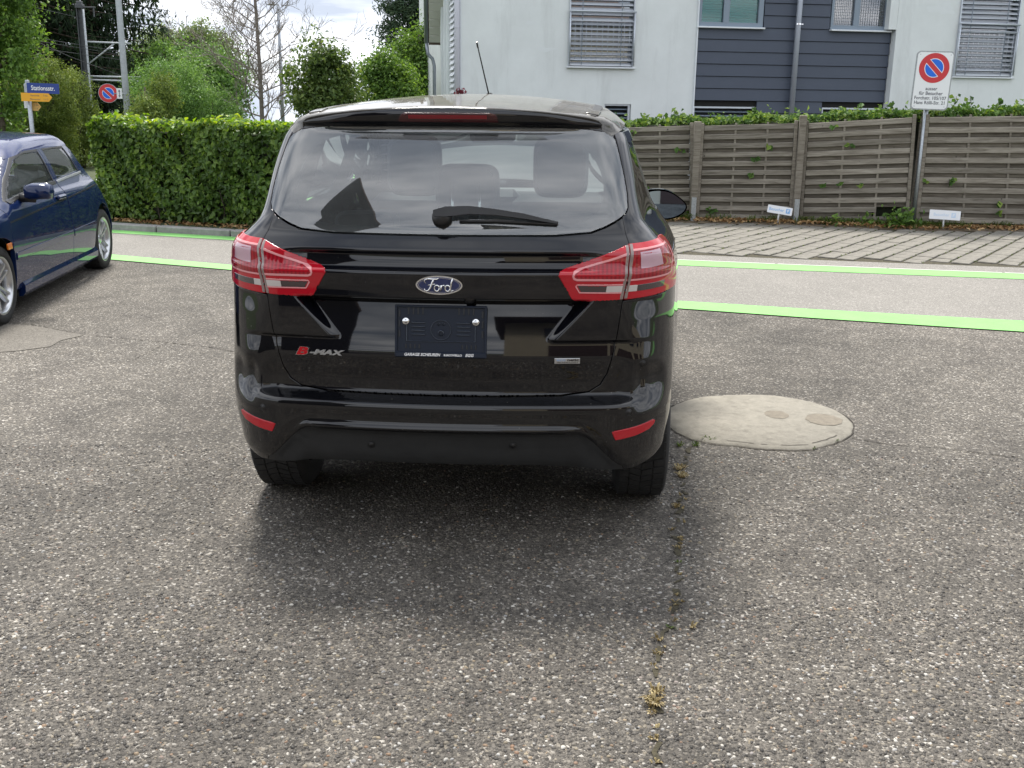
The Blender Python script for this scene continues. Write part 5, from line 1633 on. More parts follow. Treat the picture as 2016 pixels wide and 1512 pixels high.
# lean-to roof over the flank: boards below, slab above, gutter and downpipe at its low end
ev0, ev1 = Vector((XL - .02, .5, 5.4)), Vector((XL - .02, 3.1, 2.62))
ed = (ev1 - ev0); el = ed.length; ang = math.atan2(ed.z, ed.y)
Ms = Matrix.Rotation(ang, 3, 'X')
OV0, OV1 = .50, .22
def eave_pt(t, u, dz): return ev0.lerp(ev1, t) + Vector((-u * (OV0 + (OV1 - OV0) * t), 0, dz))
ve = [eave_pt(t, u, dz) for t in (-.02, 1.02) for u in (-.1, 1.0) for dz in (.05, .17)]
slab = MB().add(ve, [(0, 1, 3, 2), (4, 6, 7, 5), (0, 4, 5, 1), (2, 3, 7, 6), (0, 2, 6, 4), (1, 5, 7, 3)]); ro = slab.build('eave_slab', M_ROOFT, hs)
nb_ = 20
for k in range(nb_):
    t0, t1 = k / nb_, (k + .9) / nb_
    ve = [eave_pt(t, u, dz) for t in (t0, t1) for u in (-.05, .96) for dz in (.025, .046)]
    MB().add(ve, [(0, 1, 3, 2), (4, 6, 7, 5), (0, 4, 5, 1), (2, 3, 7, 6), (0, 2, 6, 4), (1, 5, 7, 3)]).build('soffit_board', M_SOFFIT, ro)
gu = MB().tube([eave_pt(-.02, 1.08, .10), eave_pt(1.02, 1.2, .10)], .045, 10)
gu.tube([eave_pt(1.02, 1.2, .08), eave_pt(1.02, 1.1, -.12), eave_pt(1.02, .65, -.22), eave_pt(1.02, .5, -.35), eave_pt(1.02, .5, -2.6)], .036, 10)
gu.build('gutter', M_PIPE, ro)
top_ = MB(); hbox(top_, XL, XR, -.3, 9.2, ZT, ZT + .25); top_.build('roof', M_ROOFT, hs)
# red flowering stems by the corner
tree('red_leaved_sapling', 'thin red leaved sapling at the corner of the pale house', foot(903, 18.2), blobs_px(18.2, [(903, 182, 8, 8), (905, 195, 9, 8)]), 60, .10, simple('red leaves', (.20, .02, .04), .5), 12, .08, (.012, 0), cat='sapling', limbs=3)

# ------------------------------------------------------------------ signs
def no_parking_face(parent, M, r_, name='no_parking_disc'):
    red = simple('sign red', (.52, .035, .045), .45); blu = simple('sign blue', (.010, .13, .66), .45)
    d = MB().prism(ellipse(r_, r_, 40), .002, M).build(name, red, parent)
    ri = r_ * .64
    def half(sgn, k, h_):
        out = []
        off_ = r_ * .155 + (0 if k == 1 else r_ * .035)
        R_ = ri * k
        a0 = math.asin(off_ / R_)
        for t in np.linspace(a0, math.pi - a0, 22): out.append((R_ * math.cos(t), sgn * R_ * math.sin(t)))
        return out
    MR = Matrix.Rotation(R(-45), 4, 'Z')
    for sgn in (1, -1):
        MB().prism(half(sgn, 1, 0)[::sgn], .0008, M @ Matrix.Translation((0, 0, .002)) @ MR).build('sign_white_edge', M_WHITE, d)
        MB().prism(half(sgn, .93, 0)[::sgn], .0008, M @ Matrix.Translation((0, 0, .0028)) @ MR).build('sign_blue_field', blu, d)
    return d
def rrect(w, h, r_, n=6):
    out = []
    for cx, cy_, a0 in ((w / 2 - r_, h / 2 - r_, 0), (-w / 2 + r_, h / 2 - r_, 90), (-w / 2 + r_, -h / 2 + r_, 180), (w / 2 - r_, -h / 2 + r_, 270)):
        out += [(cx + r_ * math.cos(R(a0 + 90 * k / n)), cy_ + r_ * math.sin(R(a0 + 90 * k / n))) for k in range(n + 1)]
    return out
M_SIGNW = simple('white sign face', (.74, .76, .79), .4)
M_SIGNTXT = simple('dark sign lettering', (.09, .10, .12), .5)
b_ = ground(1791, 449); b_.y -= .10
rt = empty('no_parking_sign', b_, 0, 'no parking except visitors sign on a galvanised pole in front of the slat fence', 'road sign')
tp = at_y(1828, 158, b_.y)
MB().tube([(0, 0, 0), (0, 0, 1.62)], .030, 14).build('pole', M_GALV, rt)
k_ = (tp - Vector((0, 0, CAM_H))).length / F_PX
zc_s = at_y(1827, 159, b_.y).z
SW, SH = 63.0 * k_, 99.5 * k_
Mf = frame_at(Vector((.022, -.040, zc_s)), (-.20, -1, 0))
Mf = Mf @ Matrix.Rotation(R(-1.2), 4, 'Z')
fr_ = MB().prism(rrect(SW, SH, .05), .022, Mf @ Matrix.Translation((0, 0, -.012))); fo = fr_.build('sign_frame', M_GALV, rt)
fa = MB().prism(rrect(SW - .030, SH - .030, .042), .003, Mf @ Matrix.Translation((0, 0, .0102))).build('sign_face', M_SIGNW, rt)
no_parking_face(rt, Mf @ Matrix.Translation((.0, SH * .215, .0135)), SW * .40)
for i, (tx, sz) in enumerate((('ausser', .060), ('für Besucher', .060), ('Forchstr. 105/107', .058), ('Hans Rölli-Str. 21', .058))):
    text('sign_lettering', tx, sz, M_SIGNTXT, rt, Mf @ Matrix.Translation((0, -SH * .137 - i * .0575, .0135)), .0004, 0, .92, .0012)
sc_ = MB()
for sx in (-1, 1):
    for sy in (-1, 1): sc_.lathe([(.006, 0), (.004, .002), (0, .002)], 8, Mf @ Matrix.Translation((sx * SW * .40, sy * SH * .44, .0132)))
sc_.build('rivets', M_GALV, rt)
# two knocked visitor parking plates on short stakes
M_BLUEFADE = simple('faded blue print', (.22, .42, .72), .6); M_PALEFADE = simple('washed out blue print', (.52, .64, .78), .6)
for (c_px, ft_px, w_px, h_px, tilt, mm, lb) in (((1534.5, 419), (1530.5, 438), 46, 14.5, -8, M_BLUEFADE, 'tilted little white visitor parking sign leaning by the fence post'),
                                               ((1859, 428), (1856, 450), 54, 16.5, -2.5, M_PALEFADE, 'bleached little white visitor parking sign standing upright before the last fence panel')):
    q0 = ground(ft_px[0], 441); bs = at_y(ft_px[0], ft_px[1], fence_y(q0.x) - .20); k2 = (bs - Vector((0, 0, CAM_H))).length / F_PX
    rt2 = empty('visitor_parking_sign', bs, 0, lb, 'small sign', 'little visitor parking signs along the fence')
    cz = at_y(c_px[0], c_px[1], bs.y)
    MB().tube([(0, 0, 0), (cz.x - bs.x, .012, cz.z)], .012, 8).build('stake', M_SIGNW, rt2)
    M2 = frame_at(Vector((cz.x - bs.x, -.012, cz.z)), (-.1, -1, .18)) @ Matrix.Rotation(R(tilt), 4, 'Z')
    MB().prism(rrect(w_px * k2, h_px * k2, .008, 3), .006, M2 @ Matrix.Translation((0, 0, -.003))).build('plate', M_SIGNW, rt2)
    text('sign_lettering', 'Besucher', .056, mm, rt2, M2 @ Matrix.Translation((-.045, 0, .0035)), .0003, 0, .95, .0004)
    pb_ = MB().prism(rrect(.055, .062, .004, 2), .0008, M2 @ Matrix.Translation((.108, 0, .0032))).build('parking_symbol', mm, rt2)
    text('sign_lettering', 'P', .052, M_SIGNW, rt2, M2 @ Matrix.Translation((.108, 0, .0045)), .0003, 0, 1, .0012)

# street name post with footpath fingers
d_ = 17.0
bs = foot(60, d_); bs = (at_y(70, 300, d_).x, d_, 0)
rt3 = empty('street_sign_post', bs, 0, 'grey post with a blue street name plate over two yellow footpath fingers', 'signpost')
k3 = (Vector(bs) - Vector((0, 0, CAM_H))).length / F_PX
def loc3(px, py, dy=0): p = at_y(px, py, d_ + dy); return Vector((p.x - bs[0], p.y - bs[1], p.z))
pt_ = loc3(53.5, 160); pb2 = loc3(64, 262)
xt = (pt_.x + pb2.x) / 2
po = MB().tube([(xt, 0, 0), (xt, 0, pt_.z)], .033, 14); po.lathe([(.034, 0), (.028, .02), (0, .024)], 14, Matrix.Translation((xt, 0, pt_.z))); po = po.build('pole', M_GALV, rt3)
M_SBLUE = simple('street plate blue', (.010, .040, .23), .35); M_YEL = simple('footpath yellow', (.74, .36, .02), .5); M_YELF = simple('bleached footpath yellow', (.66, .42, .14), .6)
c = loc3(85, 174, -.05); M3 = frame_at(c, (.05, -1, 0)) @ Matrix.Rotation(R(-1.5), 4, 'Z')
MB().prism(rrect(54 * k3, 17 * k3, .006, 2), .012, M3).build('street_name_plate', M_SBLUE, rt3)
text('street_name', 'Stationsstr.', .098, M_WHITE, rt3, M3 @ Matrix.Translation((0, 0, .0125)), .0004, 0, .82, .0012)
MB().bbox((xt, -.045, c.z), (.07, .03, .14), .006).build('plate_clamp', M_GALV, po)
def finger(px0, px1, py0, py1, m_, lines, dy, rev=False):
    w, h = (px1 - px0) * k3, (py1 - py0) * k3; c = loc3((px0 + px1) / 2, (py0 + py1) / 2, dy)
    Mx = frame_at(c, (0, -1, 0)) @ Matrix.Rotation(R(-.8), 4, 'Z')
    p_ = MB().prism([(-w / 2, -h / 2), (w / 2 - h * .42, -h / 2), (w / 2, 0), (w / 2 - h * .42, h / 2), (-w / 2, h / 2)], .012, Mx)
    p_ = p_.build('footpath_finger', m_, rt3)
    for i, (a, b) in enumerate(lines):
        if a: text('finger_lettering', a, .038, M_SIGNTXT, p_, Mx @ Matrix.Translation((-w * .05, h * (.2 - .44 * i), .0125)), .0003, 0, .9)
        text('finger_lettering', b, .038, M_SIGNTXT, p_, Mx @ Matrix.Translation((w * .30 if a else w * .1, h * (.2 - .44 * i), .0125)), .0003, 0, .8)
finger(46, 99, 184.5, 198.5, M_YEL, (('Gemeinde', '5 min'), ('Pfannenstiel', '1 h 15')), -.06)
finger(61, 80, 203, 217, M_YELF, (('', '5 min'), ('', '1 h')), .06)
MB().bbox(tuple(loc3(51, 206, .05)), (.05, .02, .11), .004).build('finger_bracket', M_SIGNW, rt3)

# tall light pole with a no parking disc on an arm
d_ = 18.0
x_top, x_bot = at_y(235, 0, d_).x, at_y(250, 232, d_).x
bs = ((x_top + x_bot) / 2, d_, 0)
lp_ = empty('light_pole', bs, 0, 'tall pale grey tapering light pole carrying a small round no parking sign on its left', 'pole')
MB().tube([(0, 0, 0), (0, 0, 2.2), (0, 0, 7.5)], [.062, .050, .036], 16).build('pole', M_GALVPAINT, lp_)
arm_ = MB().bbox((0, -.045, 6.9), (.08, .05, .1), .01); arm_.tube([(0, 0, 7.45), (.5, -.3, 7.7), (1.4, -.9, 7.75)], .03, 8); arm_.bbox((1.6, -1.0, 7.72), (.5, .22, .09), .03); arm_.build('lamp_head', M_GALVPAINT, lp_)
k4 = (Vector(bs) - Vector((0, 0, CAM_H))).length / F_PX
def loc4(px, py, dy=0): p = at_y(px, py, d_ + dy); return Vector((p.x - bs[0], p.y - bs[1], p.z))
c = loc4(213, 183.5, -.1); Md = frame_at(c, (.25, -1, 0))
MB().prism(ellipse(16.5 * k4, 16.5 * k4, 36), .012, Md @ Matrix.Translation((0, 0, -.013))).build('sign_back', M_GALV, lp_)
no_parking_face(lp_, Md, 15.6 * k4)
c2 = loc4(235, 184, -.1); Ma = frame_at(c2, (.5, -1, 0))
ap = MB().prism(rrect(9 * k4, 18 * k4, .006, 2), .006, Ma).build('arrow_plate', M_SIGNW, lp_)
ar_ = MB(); a_ = 6.4 * k4; w_ = 1.0 * k4
ar_.prism([(-w_ * .5, -a_ * .5), (w_ * .5, -a_ * .5), (w_ * .5, a_ * .5), (-w_ * .5, a_ * .5)], .0008, Ma @ Matrix.Translation((0, 0, .0062)))
for sg in (1, -1): ar_.prism([(-w_ * 2, sg * a_ * .5), (w_ * 2, sg * a_ * .5), (0, sg * a_ * 1.05)][::sg], .0008, Ma @ Matrix.Translation((0, 0, .0062)))
ar_.build('double_arrow', M_SIGNTXT, ap)
ar2 = MB().tube([loc4(224, 184, -.08), loc4(250, 184.5, -.06)], .009, 8); ar2.lathe([(.060, -.018), (.060, .018)], 14, Matrix.Translation((0, 0, loc4(250, 185).z))); ar2.build('sign_bracket', M_GALV, lp_)

# street lamp far behind
d_ = 30.0
bs = (at_y(552, 120, d_).x, d_, 0)
sl2 = empty('street_lamp', bs, 0, 'slim grey street lamp with a flat head rising behind the hedge beside the bare tree', 'street lamp')
zt = at_y(548, 8, d_).z
MB().tube([(0, 0, 0), (0, 0, zt)], [.055, .035], 10).build('pole', M_PIPE, sl2)
hx = at_y(534, 10, d_).x - bs[0]
hd2 = MB().bbox((hx / 2 - .02, 0, zt), (abs(hx) + .1, .05, .03), .01); hd2.bbox((hx, 0, zt - .01), (.22, .12, .05), .02); hd2.build('lamp_head', M_PIPE, sl2)

# railway mast with brackets, insulators and wires
d_ = 26.0
xa, xb_ = at_y(158, 15, d_).x, at_y(176, 230, d_).x
bs = ((xa + xb_) / 2, d_, 0)
mst = empty('railway_mast', bs, 0, 'dark steel railway mast with horizontal bracket arms in front of the spruces', 'mast')
k5 = (Vector(bs) - Vector((0, 0, CAM_H))).length / F_PX
M_MAST = simple('dark weathered steel', (.055, .060, .068), .6, noise=.2, nscale=8)
zt = at_y(157, 14, d_).z
hm = MB(); hm.box((-.06, 0, zt / 2), (.02, .14, zt)); hm.box((.06, 0, zt / 2), (.02, .14, zt)); hm.box((0, 0, zt / 2), (.10, .02, zt))
hm.build('mast_profile', M_MAST, mst)
cp = MB(); cp.bbox((0, 0, zt + .02), (.17, .18, .10), .01); cp.bbox((0, 0, zt + .10), (.12, .12, .07), .01); cp.bbox((.22, 0, zt + .0), (.3, .03, .03), .005); cp.bbox((.32, 0, zt - .12), (.03, .03, .2), .005); cp.build('mast_cap', M_MAST, mst)
MB().tube([(.10, -.06, 0), (.10, -.06, zt - .05)], .024, 8).build('cable_pipe', M_GALVPAINT, mst)
def loc5(px, py): p = at_y(px, py, d_); return Vector((p.x - bs[0], 0, p.z))
for a, b, r_ in (((166, 82), (259, 86), .020), ((171, 127), (224, 87), .018), ((174, 150), (281, 152.5), .020), ((172, 152), (180, 157), .018), ((179, 157), (298, 161.5), .020), ((236, 161.5), (262, 156.5), .012), ((262, 156.5), (274, 161), .012), ((256, 172), (282, 166), .014), ((282, 166), (294, 171), .014)):
    p, q = loc5(*a), loc5(*b); p.x = max(p.x, .07) if a[0] < 180 else p.x
    MB().tube([p, q], r_, 8).build('bracket_arm', M_GALVPAINT, mst)
for a, b in (((40, 3), (160, 36)), ((50, 66), (232, 101)), ((55, 73), (240, 108)), ((60, 88), (240, 118)), ((184, 118), (240, 150))):
    p, q = loc5(*a), loc5(*b); p = p + (p - q) * 1.5 + Vector((0, -2.0, 0)); MB().tube([p, (p + q) / 2 - Vector((0, 0, .05)), q], .006, 5).build('overhead_wire', M_MAST, mst)

# a grey house glimpsed behind the light pole
d_ = 40
fh = empty('far_house', foot(252, d_), 0, 'small house with a grey roof glimpsed between the trees behind the light pole', 'building')
hx0, hz = 0, at_y(262, 160, d_).z
w_ = MB(); w_.box((0, 1.5, hz / 2), (2.2, 3, hz)); w_.build('wall', M_RENDER, fh)
r_ = MB(); r_.prism([(-1.5, hz - .1), (1.5, hz - .1), (0, hz + 1.0)], 3.4, Matrix.Rotation(R(90), 4, 'X') @ Matrix.Translation((0, 0, -3.2))); r_.build('roof', simple('grey brown roof', (.10, .10, .10), .8), fh)

# ------------------------------------------------------------------ unseen buildings behind the viewer, invented to be mirrored in the black paint
M_BEIGE = simple('beige garage render', (.50, .44, .33), .9, noise=.08, nscale=1.5)
M_DKWIN = simple('dark garage window', (.02, .024, .03), .08)
M_BROWN = simple('brown gate boards', (.06, .032, .024), .7)
gb = empty('reflected_garage', (0, -5.2, 0), 0, 'beige garage with brown gates and dark windows, added out of view for the paint to mirror', 'building')
def gbox(m, x0, x1, z0, z1, y0=-6, y1=0): m.box(((x0 + x1) / 2, (y0 + y1) / 2, (z0 + z1) / 2), (x1 - x0, y1 - y0, z1 - z0))
w_ = MB(); gbox(w_, -.2, 14, 0, 4.7); w_.build('wall', M_BEIGE, gb)
for x0, x1, z0, z1, mm, nm in ((1.0, 3.4, 0, 2.4, M_BROWN, 'gate'), (4.2, 6.6, 0, 2.4, M_BROWN, 'gate'), (8.0, 10.4, 0, 2.4, M_BROWN, 'gate'), (.9, 2.0, 3.2, 4.4, M_DKWIN, 'window'), (3.4, 4.5, 3.2, 4.4, M_DKWIN, 'window'), (6.0, 7.1, 3.2, 4.4, M_DKWIN, 'window'), (8.6, 9.7, 3.2, 4.4, M_DKWIN, 'window')):
    q = MB(); gbox(q, x0, x1, z0 + .01, z1, -.05, .03); q.build(nm, mm, gb)
r_ = MB(); r_.prism([(-6.6, 4.65), (.7, 4.65), (-2.9, 6.2)], 14.8, Matrix.Translation((-.5, 0, 0)) @ Matrix.Rotation(R(90), 4, 'Z') @ Matrix.Rotation(R(90), 4, 'X') @ Matrix.Identity(4)); r_.build('roof', M_ROOFT, gb)
gt = empty('reflected_workshop', (-3.55, -.45, 0), R(-36.9), 'dark boarded workshop with one steep roof slope, added out of view for the rear window to mirror', 'building')  # added out of view; outline shaped for its dark reflection in the rear window
w_ = MB(); w_.prism([(-.72, 0), (1.02, 0), (1.02, 3.2), (-.72, 7.75)], 3, Matrix.Rotation(R(90), 4, 'X')); w_.build('wall', simple('dark stained boards', (.016, .014, .013), .8), gt)
ln = math.hypot(1.74, 4.55); an = math.atan2(-4.55, 1.74)
q = MB().bbox((0, 0, 0), (ln, 3.0, .05), .01)
o = q.build('roof', M_ROOFT, gt); o.location = (.15 + .022, -1.5, 5.475 + .010); o.rotation_euler = (0, -an, 0)
# ------------------------------------------------------------------ the black car
VX, VY, VYAW = -0.242, 3.397, 0.06
van = VanBody()
vroot = empty('parked_car', (VX, VY, 0), -VYAW, 'glossy black compact people carrier without number plates parked facing away on the asphalt', 'car')
vroot.rotation_euler = (0, -0.006, -VYAW)
van.M = Matrix.Translation((VX, VY, 0)) @ vroot.rotation_euler.to_matrix().to_4x4()

Z_FINE = np.r_[np.arange(.47, .60, .004), np.arange(.60, .765, .012), np.arange(.765, .945, .0045), np.arange(1.0, 1.035, .0035), np.arange(1.06, 1.15, .006)]
U_FINE = np.r_[np.arange(-.56, -.34, .0045), np.arange(.34, .56, .0045)]
GL_R = [(.40, 1.138), (.537, 1.1465), (.59, 1.162), (.645, 1.183), (.690, 1.204), (.706, 1.222), (.7125, 1.265), (.711, 1.335), (.7085, 1.40), (.706, 1.445), (.692, 1.4615), (.655, 1.471), (.58, 1.4785), (.44, 1.4825), (.22, 1.4855)]
glass_poly = np.array([(0, 1.1365)] + GL_R + [(0, 1.486)] + [(-a, b) for a, b in GL_R[::-1]])
TG_R = [(.405, 1.1305), (.54, 1.139), (.596, 1.155), (.650, 1.176), (.672, 1.187), (.6715, 1.104), (.6675, 1.10), (.6345, .928), (.624, .86), (.609, .75), (.588, .668), (.565, .628), (.525, .603), (.42, .5925), (.2, .590)]
tg_poly = np.array([(0, 1.129)] + TG_R + [(0, .5895)] + [(-a, b) for a, b in TG_R[::-1]])

panel('tailgate', van, van.rear, tg_poly, M_PAINT, vroot, sp=.014, us=U_FINE, zs=Z_FINE, bstep=.006)
def zr_(x): return .492 - .132 * float(sstep(.46, .665, np.array(abs(x))))
val_top = [(x, zr_(x) - .024) for x in np.linspace(-.648, .648, 61)]
bump_r = [(.2, .5845), (.42, .5865), (.528, .597), (.571, .623), (.594, .664), (.615, .748), (.630, .858), (.6405, .919), (.70, .921), (.80, .926), (.90, .934), (.955, .939)]
arch = lambda c, r_, a0, a1, n=14: [(c[0] + r_ * math.cos(R(a)), c[1] + r_ * math.sin(R(a))) for a in np.linspace(a0, a1, n)]
def side_to_rear(pts):
    P = van.side(np.array(pts)); return [tuple(q) for q in van.to_rear(P)]
WC = (.755, .307)
arch_rear = side_to_rear(arch(WC, .362, 130, 172, 8))           # rear flank of the arch, top to bottom
arch_front = side_to_rear(arch(WC, .362, -5, 128, 22))
bump_side = [(.985, .80)] + arch_rear + side_to_rear([(.378, .355)]) + [(.70, .322), (.655, .327)]
bl = bump_r + bump_side
bump_poly = np.array([(0, .584)] + bl + [(x, z + .003) for x, z in val_top[::-1]] + [(-a, b) for a, b in bl[::-1]])
panel('bumper', van, van.rear, bump_poly, M_PAINT_LOW, vroot, sp=.016, zs=np.r_[Z_FINE, np.arange(.33, .48, .005)], us=np.r_[np.arange(-.79, -.64, .007), np.arange(.64, .79, .007), np.arange(-.67, -.44, .005), np.arange(.44, .67, .005)], bstep=.007, rim=.02)
val_poly = np.array(val_top + [(.655, .322), (.60, .326), (.3, .340), (-.3, .340), (-.60, .326), (-.655, .322)])
panel('lower_bumper_trim', van, van.rear, val_poly, M_VALANCE, vroot, sp=.016, off=-.003, rim=.02)

quarter = []
Q_R = [(.6765, 1.108), (.6765, 1.192), (.700, 1.203), (.7145, 1.222), (.7205, 1.265), (.719, 1.335), (.7165, 1.40), (.716, 1.468)]
q_top = side_to_rear([(y, 1.468) for y in np.linspace(.50, 1.19, 10)])
q_fr = side_to_rear([(1.20, z) for z in np.linspace(1.468, .26, 14)])
q_sill = side_to_rear([(1.13, .24)])
q_back = [(.992, .80), (.962, .942), (.99, 1.00), (1.0, 1.06), (.965, 1.106), (.87, 1.120)]
q_poly = np.array(Q_R + q_top[1:] + q_fr + q_sill + arch_front + q_back)
qg = side_to_rear([(.62, 1.40), (.70, 1.20), (.78, 1.165), (1.185, 1.150), (1.185, 1.445), (.66, 1.43)])
for mir in (False, True):
    f_ = mirror_poly if mir else np.asarray
    q = panel('quarter_panel', van, van.rear, f_(q_poly), M_PAINT, vroot, holes=[f_(qg)], sp=.022, zs=np.arange(1.03, 1.2, .008), bstep=.012, rim=.03)
    panel('quarter_window', van, van.rear, f_(qg), M_GLASS, q, sp=.05, off=-.006, rim=0)

gl = panel('rear_window', van, van.rear, glass_poly, M_GLASS, vroot, sp=.022, rim=0, off=-.001)
fr_in = np.array([(-.60, 1.30), (-.575, 1.40), (-.50, 1.452), (-.38, 1.4645), (0, 1.468), (.38, 1.4645), (.50, 1.452), (.575, 1.41), (.612, 1.33), (.60, 1.235), (.545, 1.188), (.44, 1.163), (.25, 1.158), (0, 1.157), (-.25, 1.158), (-.44, 1.163), (-.54, 1.19), (-.59, 1.24)])
panel('window_border', van, van.rear, glass_poly * np.array([.997, 1]) , M_FRIT, gl, holes=[smooth_poly(fr_in, 2)], sp=.03, off=-.006, rim=0)

# tail lamps: a piece on the wing and a piece on the tailgate
L_IN = np.array([(.6655, 1.1035), (.6325, .9285), (.472, .9245), (.452, .9325), (.4045, 1.010), (.410, 1.0195)])
L_OUT = np.array([(.6745, 1.1055), (.86, 1.1155), (.935, 1.1085), (.975, 1.085), (.990, 1.055), (.980, 1.00), (.945, .9445), (.80, .9345), (.6415, .9295)])
GUIDE_IN = [(.6625, 1.078), (.55, 1.047), (.458, 1.0165), (.4525, 1.008), (.456, 1.0), (.466, .9965), (.6475, .9945)]
GUIDE_OUT = [(.676, 1.0865), (.78, 1.093), (.87, 1.097), (.905, 1.085), (.912, 1.06), (.885, 1.00), (.865, .9955), (.662, .9935)]
for mir in (False, True):
    f_ = mirror_poly if mir else np.asarray
    li = panel('tail_light', van, van.rear, f_(L_IN), M_RED, vroot, sp=.012, zs=Z_FINE, us=U_FINE, off=.005, rim=.03, edge=.003)
    lo = panel('tail_light', van, van.rear, f_(L_OUT), M_RED, vroot, sp=.012, zs=Z_FINE, us=U_FINE, off=.006, rim=.03, edge=.004)
    panel('lamp_field', van, van.rear, f_(np.array([(.659, 1.0725), (.55, 1.043), (.462, 1.013), (.461, 1.0005), (.6445, .9985)])), M_REDDARK, li, sp=.008, off=.0058, rim=0)
    panel('light_guide', van, van.rear, f_(stroke(GUIDE_IN, .0060)), M_PINK, li, sp=.006, off=.0066, rim=.001, edge=.0008)
    panel('indicator_lens', van, van.rear, f_(np.array([(.4700, .9755), (.572, .9735), (.569, .9550), (.482, .9560)])), M_SMOKE, li, sp=.008, off=.0062, rim=.001)
    panel('reversing_lens', van, van.rear, f_(np.array([(.574, .9735), (.636, .9735), (.632, .9545), (.571, .9550)])), M_CLEARLAMP, li, sp=.008, off=.0062, rim=.001)
    panel('light_guide', van, van.rear, f_(stroke([(.634, .9785), (.466, .9800), (.463, .974), (.476, .953), (.634, .9505)], .0035)), M_PINK, li, sp=.006, off=.0064, rim=.001, edge=.0006)
    panel('lamp_seam', van, van.rear, f_(np.array([(.6655, 1.1015), (.6575, 1.1005), (.6245, .9300), (.6325, .9300)])), M_GREYEDGE, li, sp=.01, off=.0070, rim=.001)
    panel('lamp_field', van, van.rear, f_(np.array([(.681, 1.0830), (.78, 1.0895), (.865, 1.0925), (.897, 1.081), (.904, 1.06), (.880, 1.0035), (.865, .9995), (.668, .9975)])), M_REDDARK, lo, sp=.008, off=.0068, rim=0)
    panel('light_guide', van, van.rear, f_(stroke(GUIDE_OUT, .0050)), M_PINK, lo, sp=.006, off=.0076, rim=.001, edge=.0008)
    panel('lamp_reflector', van, van.rear, f_(np.array([(.705, 1.081), (.80, 1.087), (.825, 1.035), (.708, 1.026)])), simple('lilac lamp reflector', (.52, .34, .40), .1, coat=.4), lo, sp=.008, off=.0072, rim=0)
    panel('reversing_lens', van, van.rear, f_(np.array([(.6505, .9735), (.692, .9735), (.690, .9545), (.647, .9545)])), M_CLEARLAMP, lo, sp=.008, off=.0072, rim=.001)
    panel('indicator_lens', van, van.rear, f_(np.array([(.694, .9735), (.84, .9760), (.832, .9580), (.692, .9545)])), M_SMOKE, lo, sp=.008, off=.0072, rim=.001)
    panel('lamp_seam', van, van.rear, f_(np.array([(.6745, 1.1035), (.6825, 1.1045), (.6495, .9320), (.6415, .9315)])), M_GREYEDGE, lo, sp=.01, off=.0078, rim=.001)
    # bumper reflector in its dark recess
    RF = np.array([(.592, .475), (.69, .484), (.775, .494), (.786, .490), (.780, .480), (.755, .466), (.69, .454), (.606, .446)])
    rs = panel('reflector_surround', van, van.rear, f_(RF + (RF - RF.mean(0)) * np.array([.06, .22])), M_PLASTIC, vroot, sp=.02, off=.001, rim=.002)
    panel('bumper_reflector', van, van.rear, f_(RF), M_RED, vroot, sp=.02, off=.004, rim=.004)

# spoiler with the high brake light
sp_top = [(u, 1.5485 - .155 * (u * .86) ** 2 - .012 * max(0, abs(u) - .45)) for u in np.linspace(.62, -.62, 41)]
SP_R = [(.22, 1.488), (.44, 1.485), (.58, 1.481), (.655, 1.4735), (.69, 1.4645), (.704, 1.452)]
sp_poly = np.array([(0, 1.4885)] + SP_R + [(.706, 1.468)] + [(.672, 1.487)] + sp_top + [(-.672, 1.487), (-.706, 1.468)] + [(-a, b) for a, b in SP_R[::-1]])
panel('spoiler', van, van.rear, sp_poly, M_PAINT, vroot, sp=.016, zs=np.arange(1.46, 1.55, .0035), bstep=.007, rim=.02)
bk = np.array([(-.185, 1.5235), (-.172, 1.5310), (.172, 1.5310), (.190, 1.5245), (.200, 1.503), (-.197, 1.503)])
bl_ = panel('brake_light', van, van.rear, bk, simple('brake lamp dark red', (.045, .002, .005), .06, coat=.5), vroot, sp=.012, off=.002, rim=.004)
panel('lamp_strip', van, van.rear, np.array([(-.155, 1.5255), (.155, 1.5255), (.155, 1.5135), (-.155, 1.5135)]), simple('brake lamp red', (.17, .003, .010), .08, coat=.3), bl_, sp=.008, off=.0026, rim=0)

# roof, grown from an axis at half cabin height
ROOF_S = .5
def roof_fn(z0):
    return lambda V: van.top(np.stack([V[:, 0] / ROOF_S, V[:, 1]], 1), z0)
def roof_rear_y(phi): 
    x = .40 * math.tan(min(abs(phi), 1.0)) if abs(phi) < .95 else .56
    return .303 + .24 * x * x + .08 * max(0, abs(phi) - .75)
phm = 1.075
roof_poly = [(p * ROOF_S, roof_rear_y(p)) for p in np.linspace(-phm, phm, 41)] + [(phm * ROOF_S, y) for y in np.linspace(.56, 2.08, 8)] + [(p * ROOF_S, 2.1 - .0 * p) for p in np.linspace(phm, -phm, 11)] + [(-phm * ROOF_S, y) for y in np.linspace(2.08, .56, 8)]
panel('roof', van, roof_fn(1.15), np.array(roof_poly), M_PAINT_DUSTY, vroot, sp=.03, off=.001, rim=.015)
for s_ in (-1, 1):
    pth = [(s_ * .92 * ROOF_S, y) for y in np.linspace(.42, 2.05, 12)]
    panel('roof_strip', van, roof_fn(1.15), stroke(pth, .018), M_PLASTIC, vroot, sp=.03, off=.002, rim=.001)
    cp = stroke([(s_ * .92 * ROOF_S, .44), (s_ * .92 * ROOF_S, .60)], .024)
    panel('roof_strip_cap', van, roof_fn(1.15), cp, M_PAINT_DUSTY, vroot, sp=.012, off=.006, rim=.006)

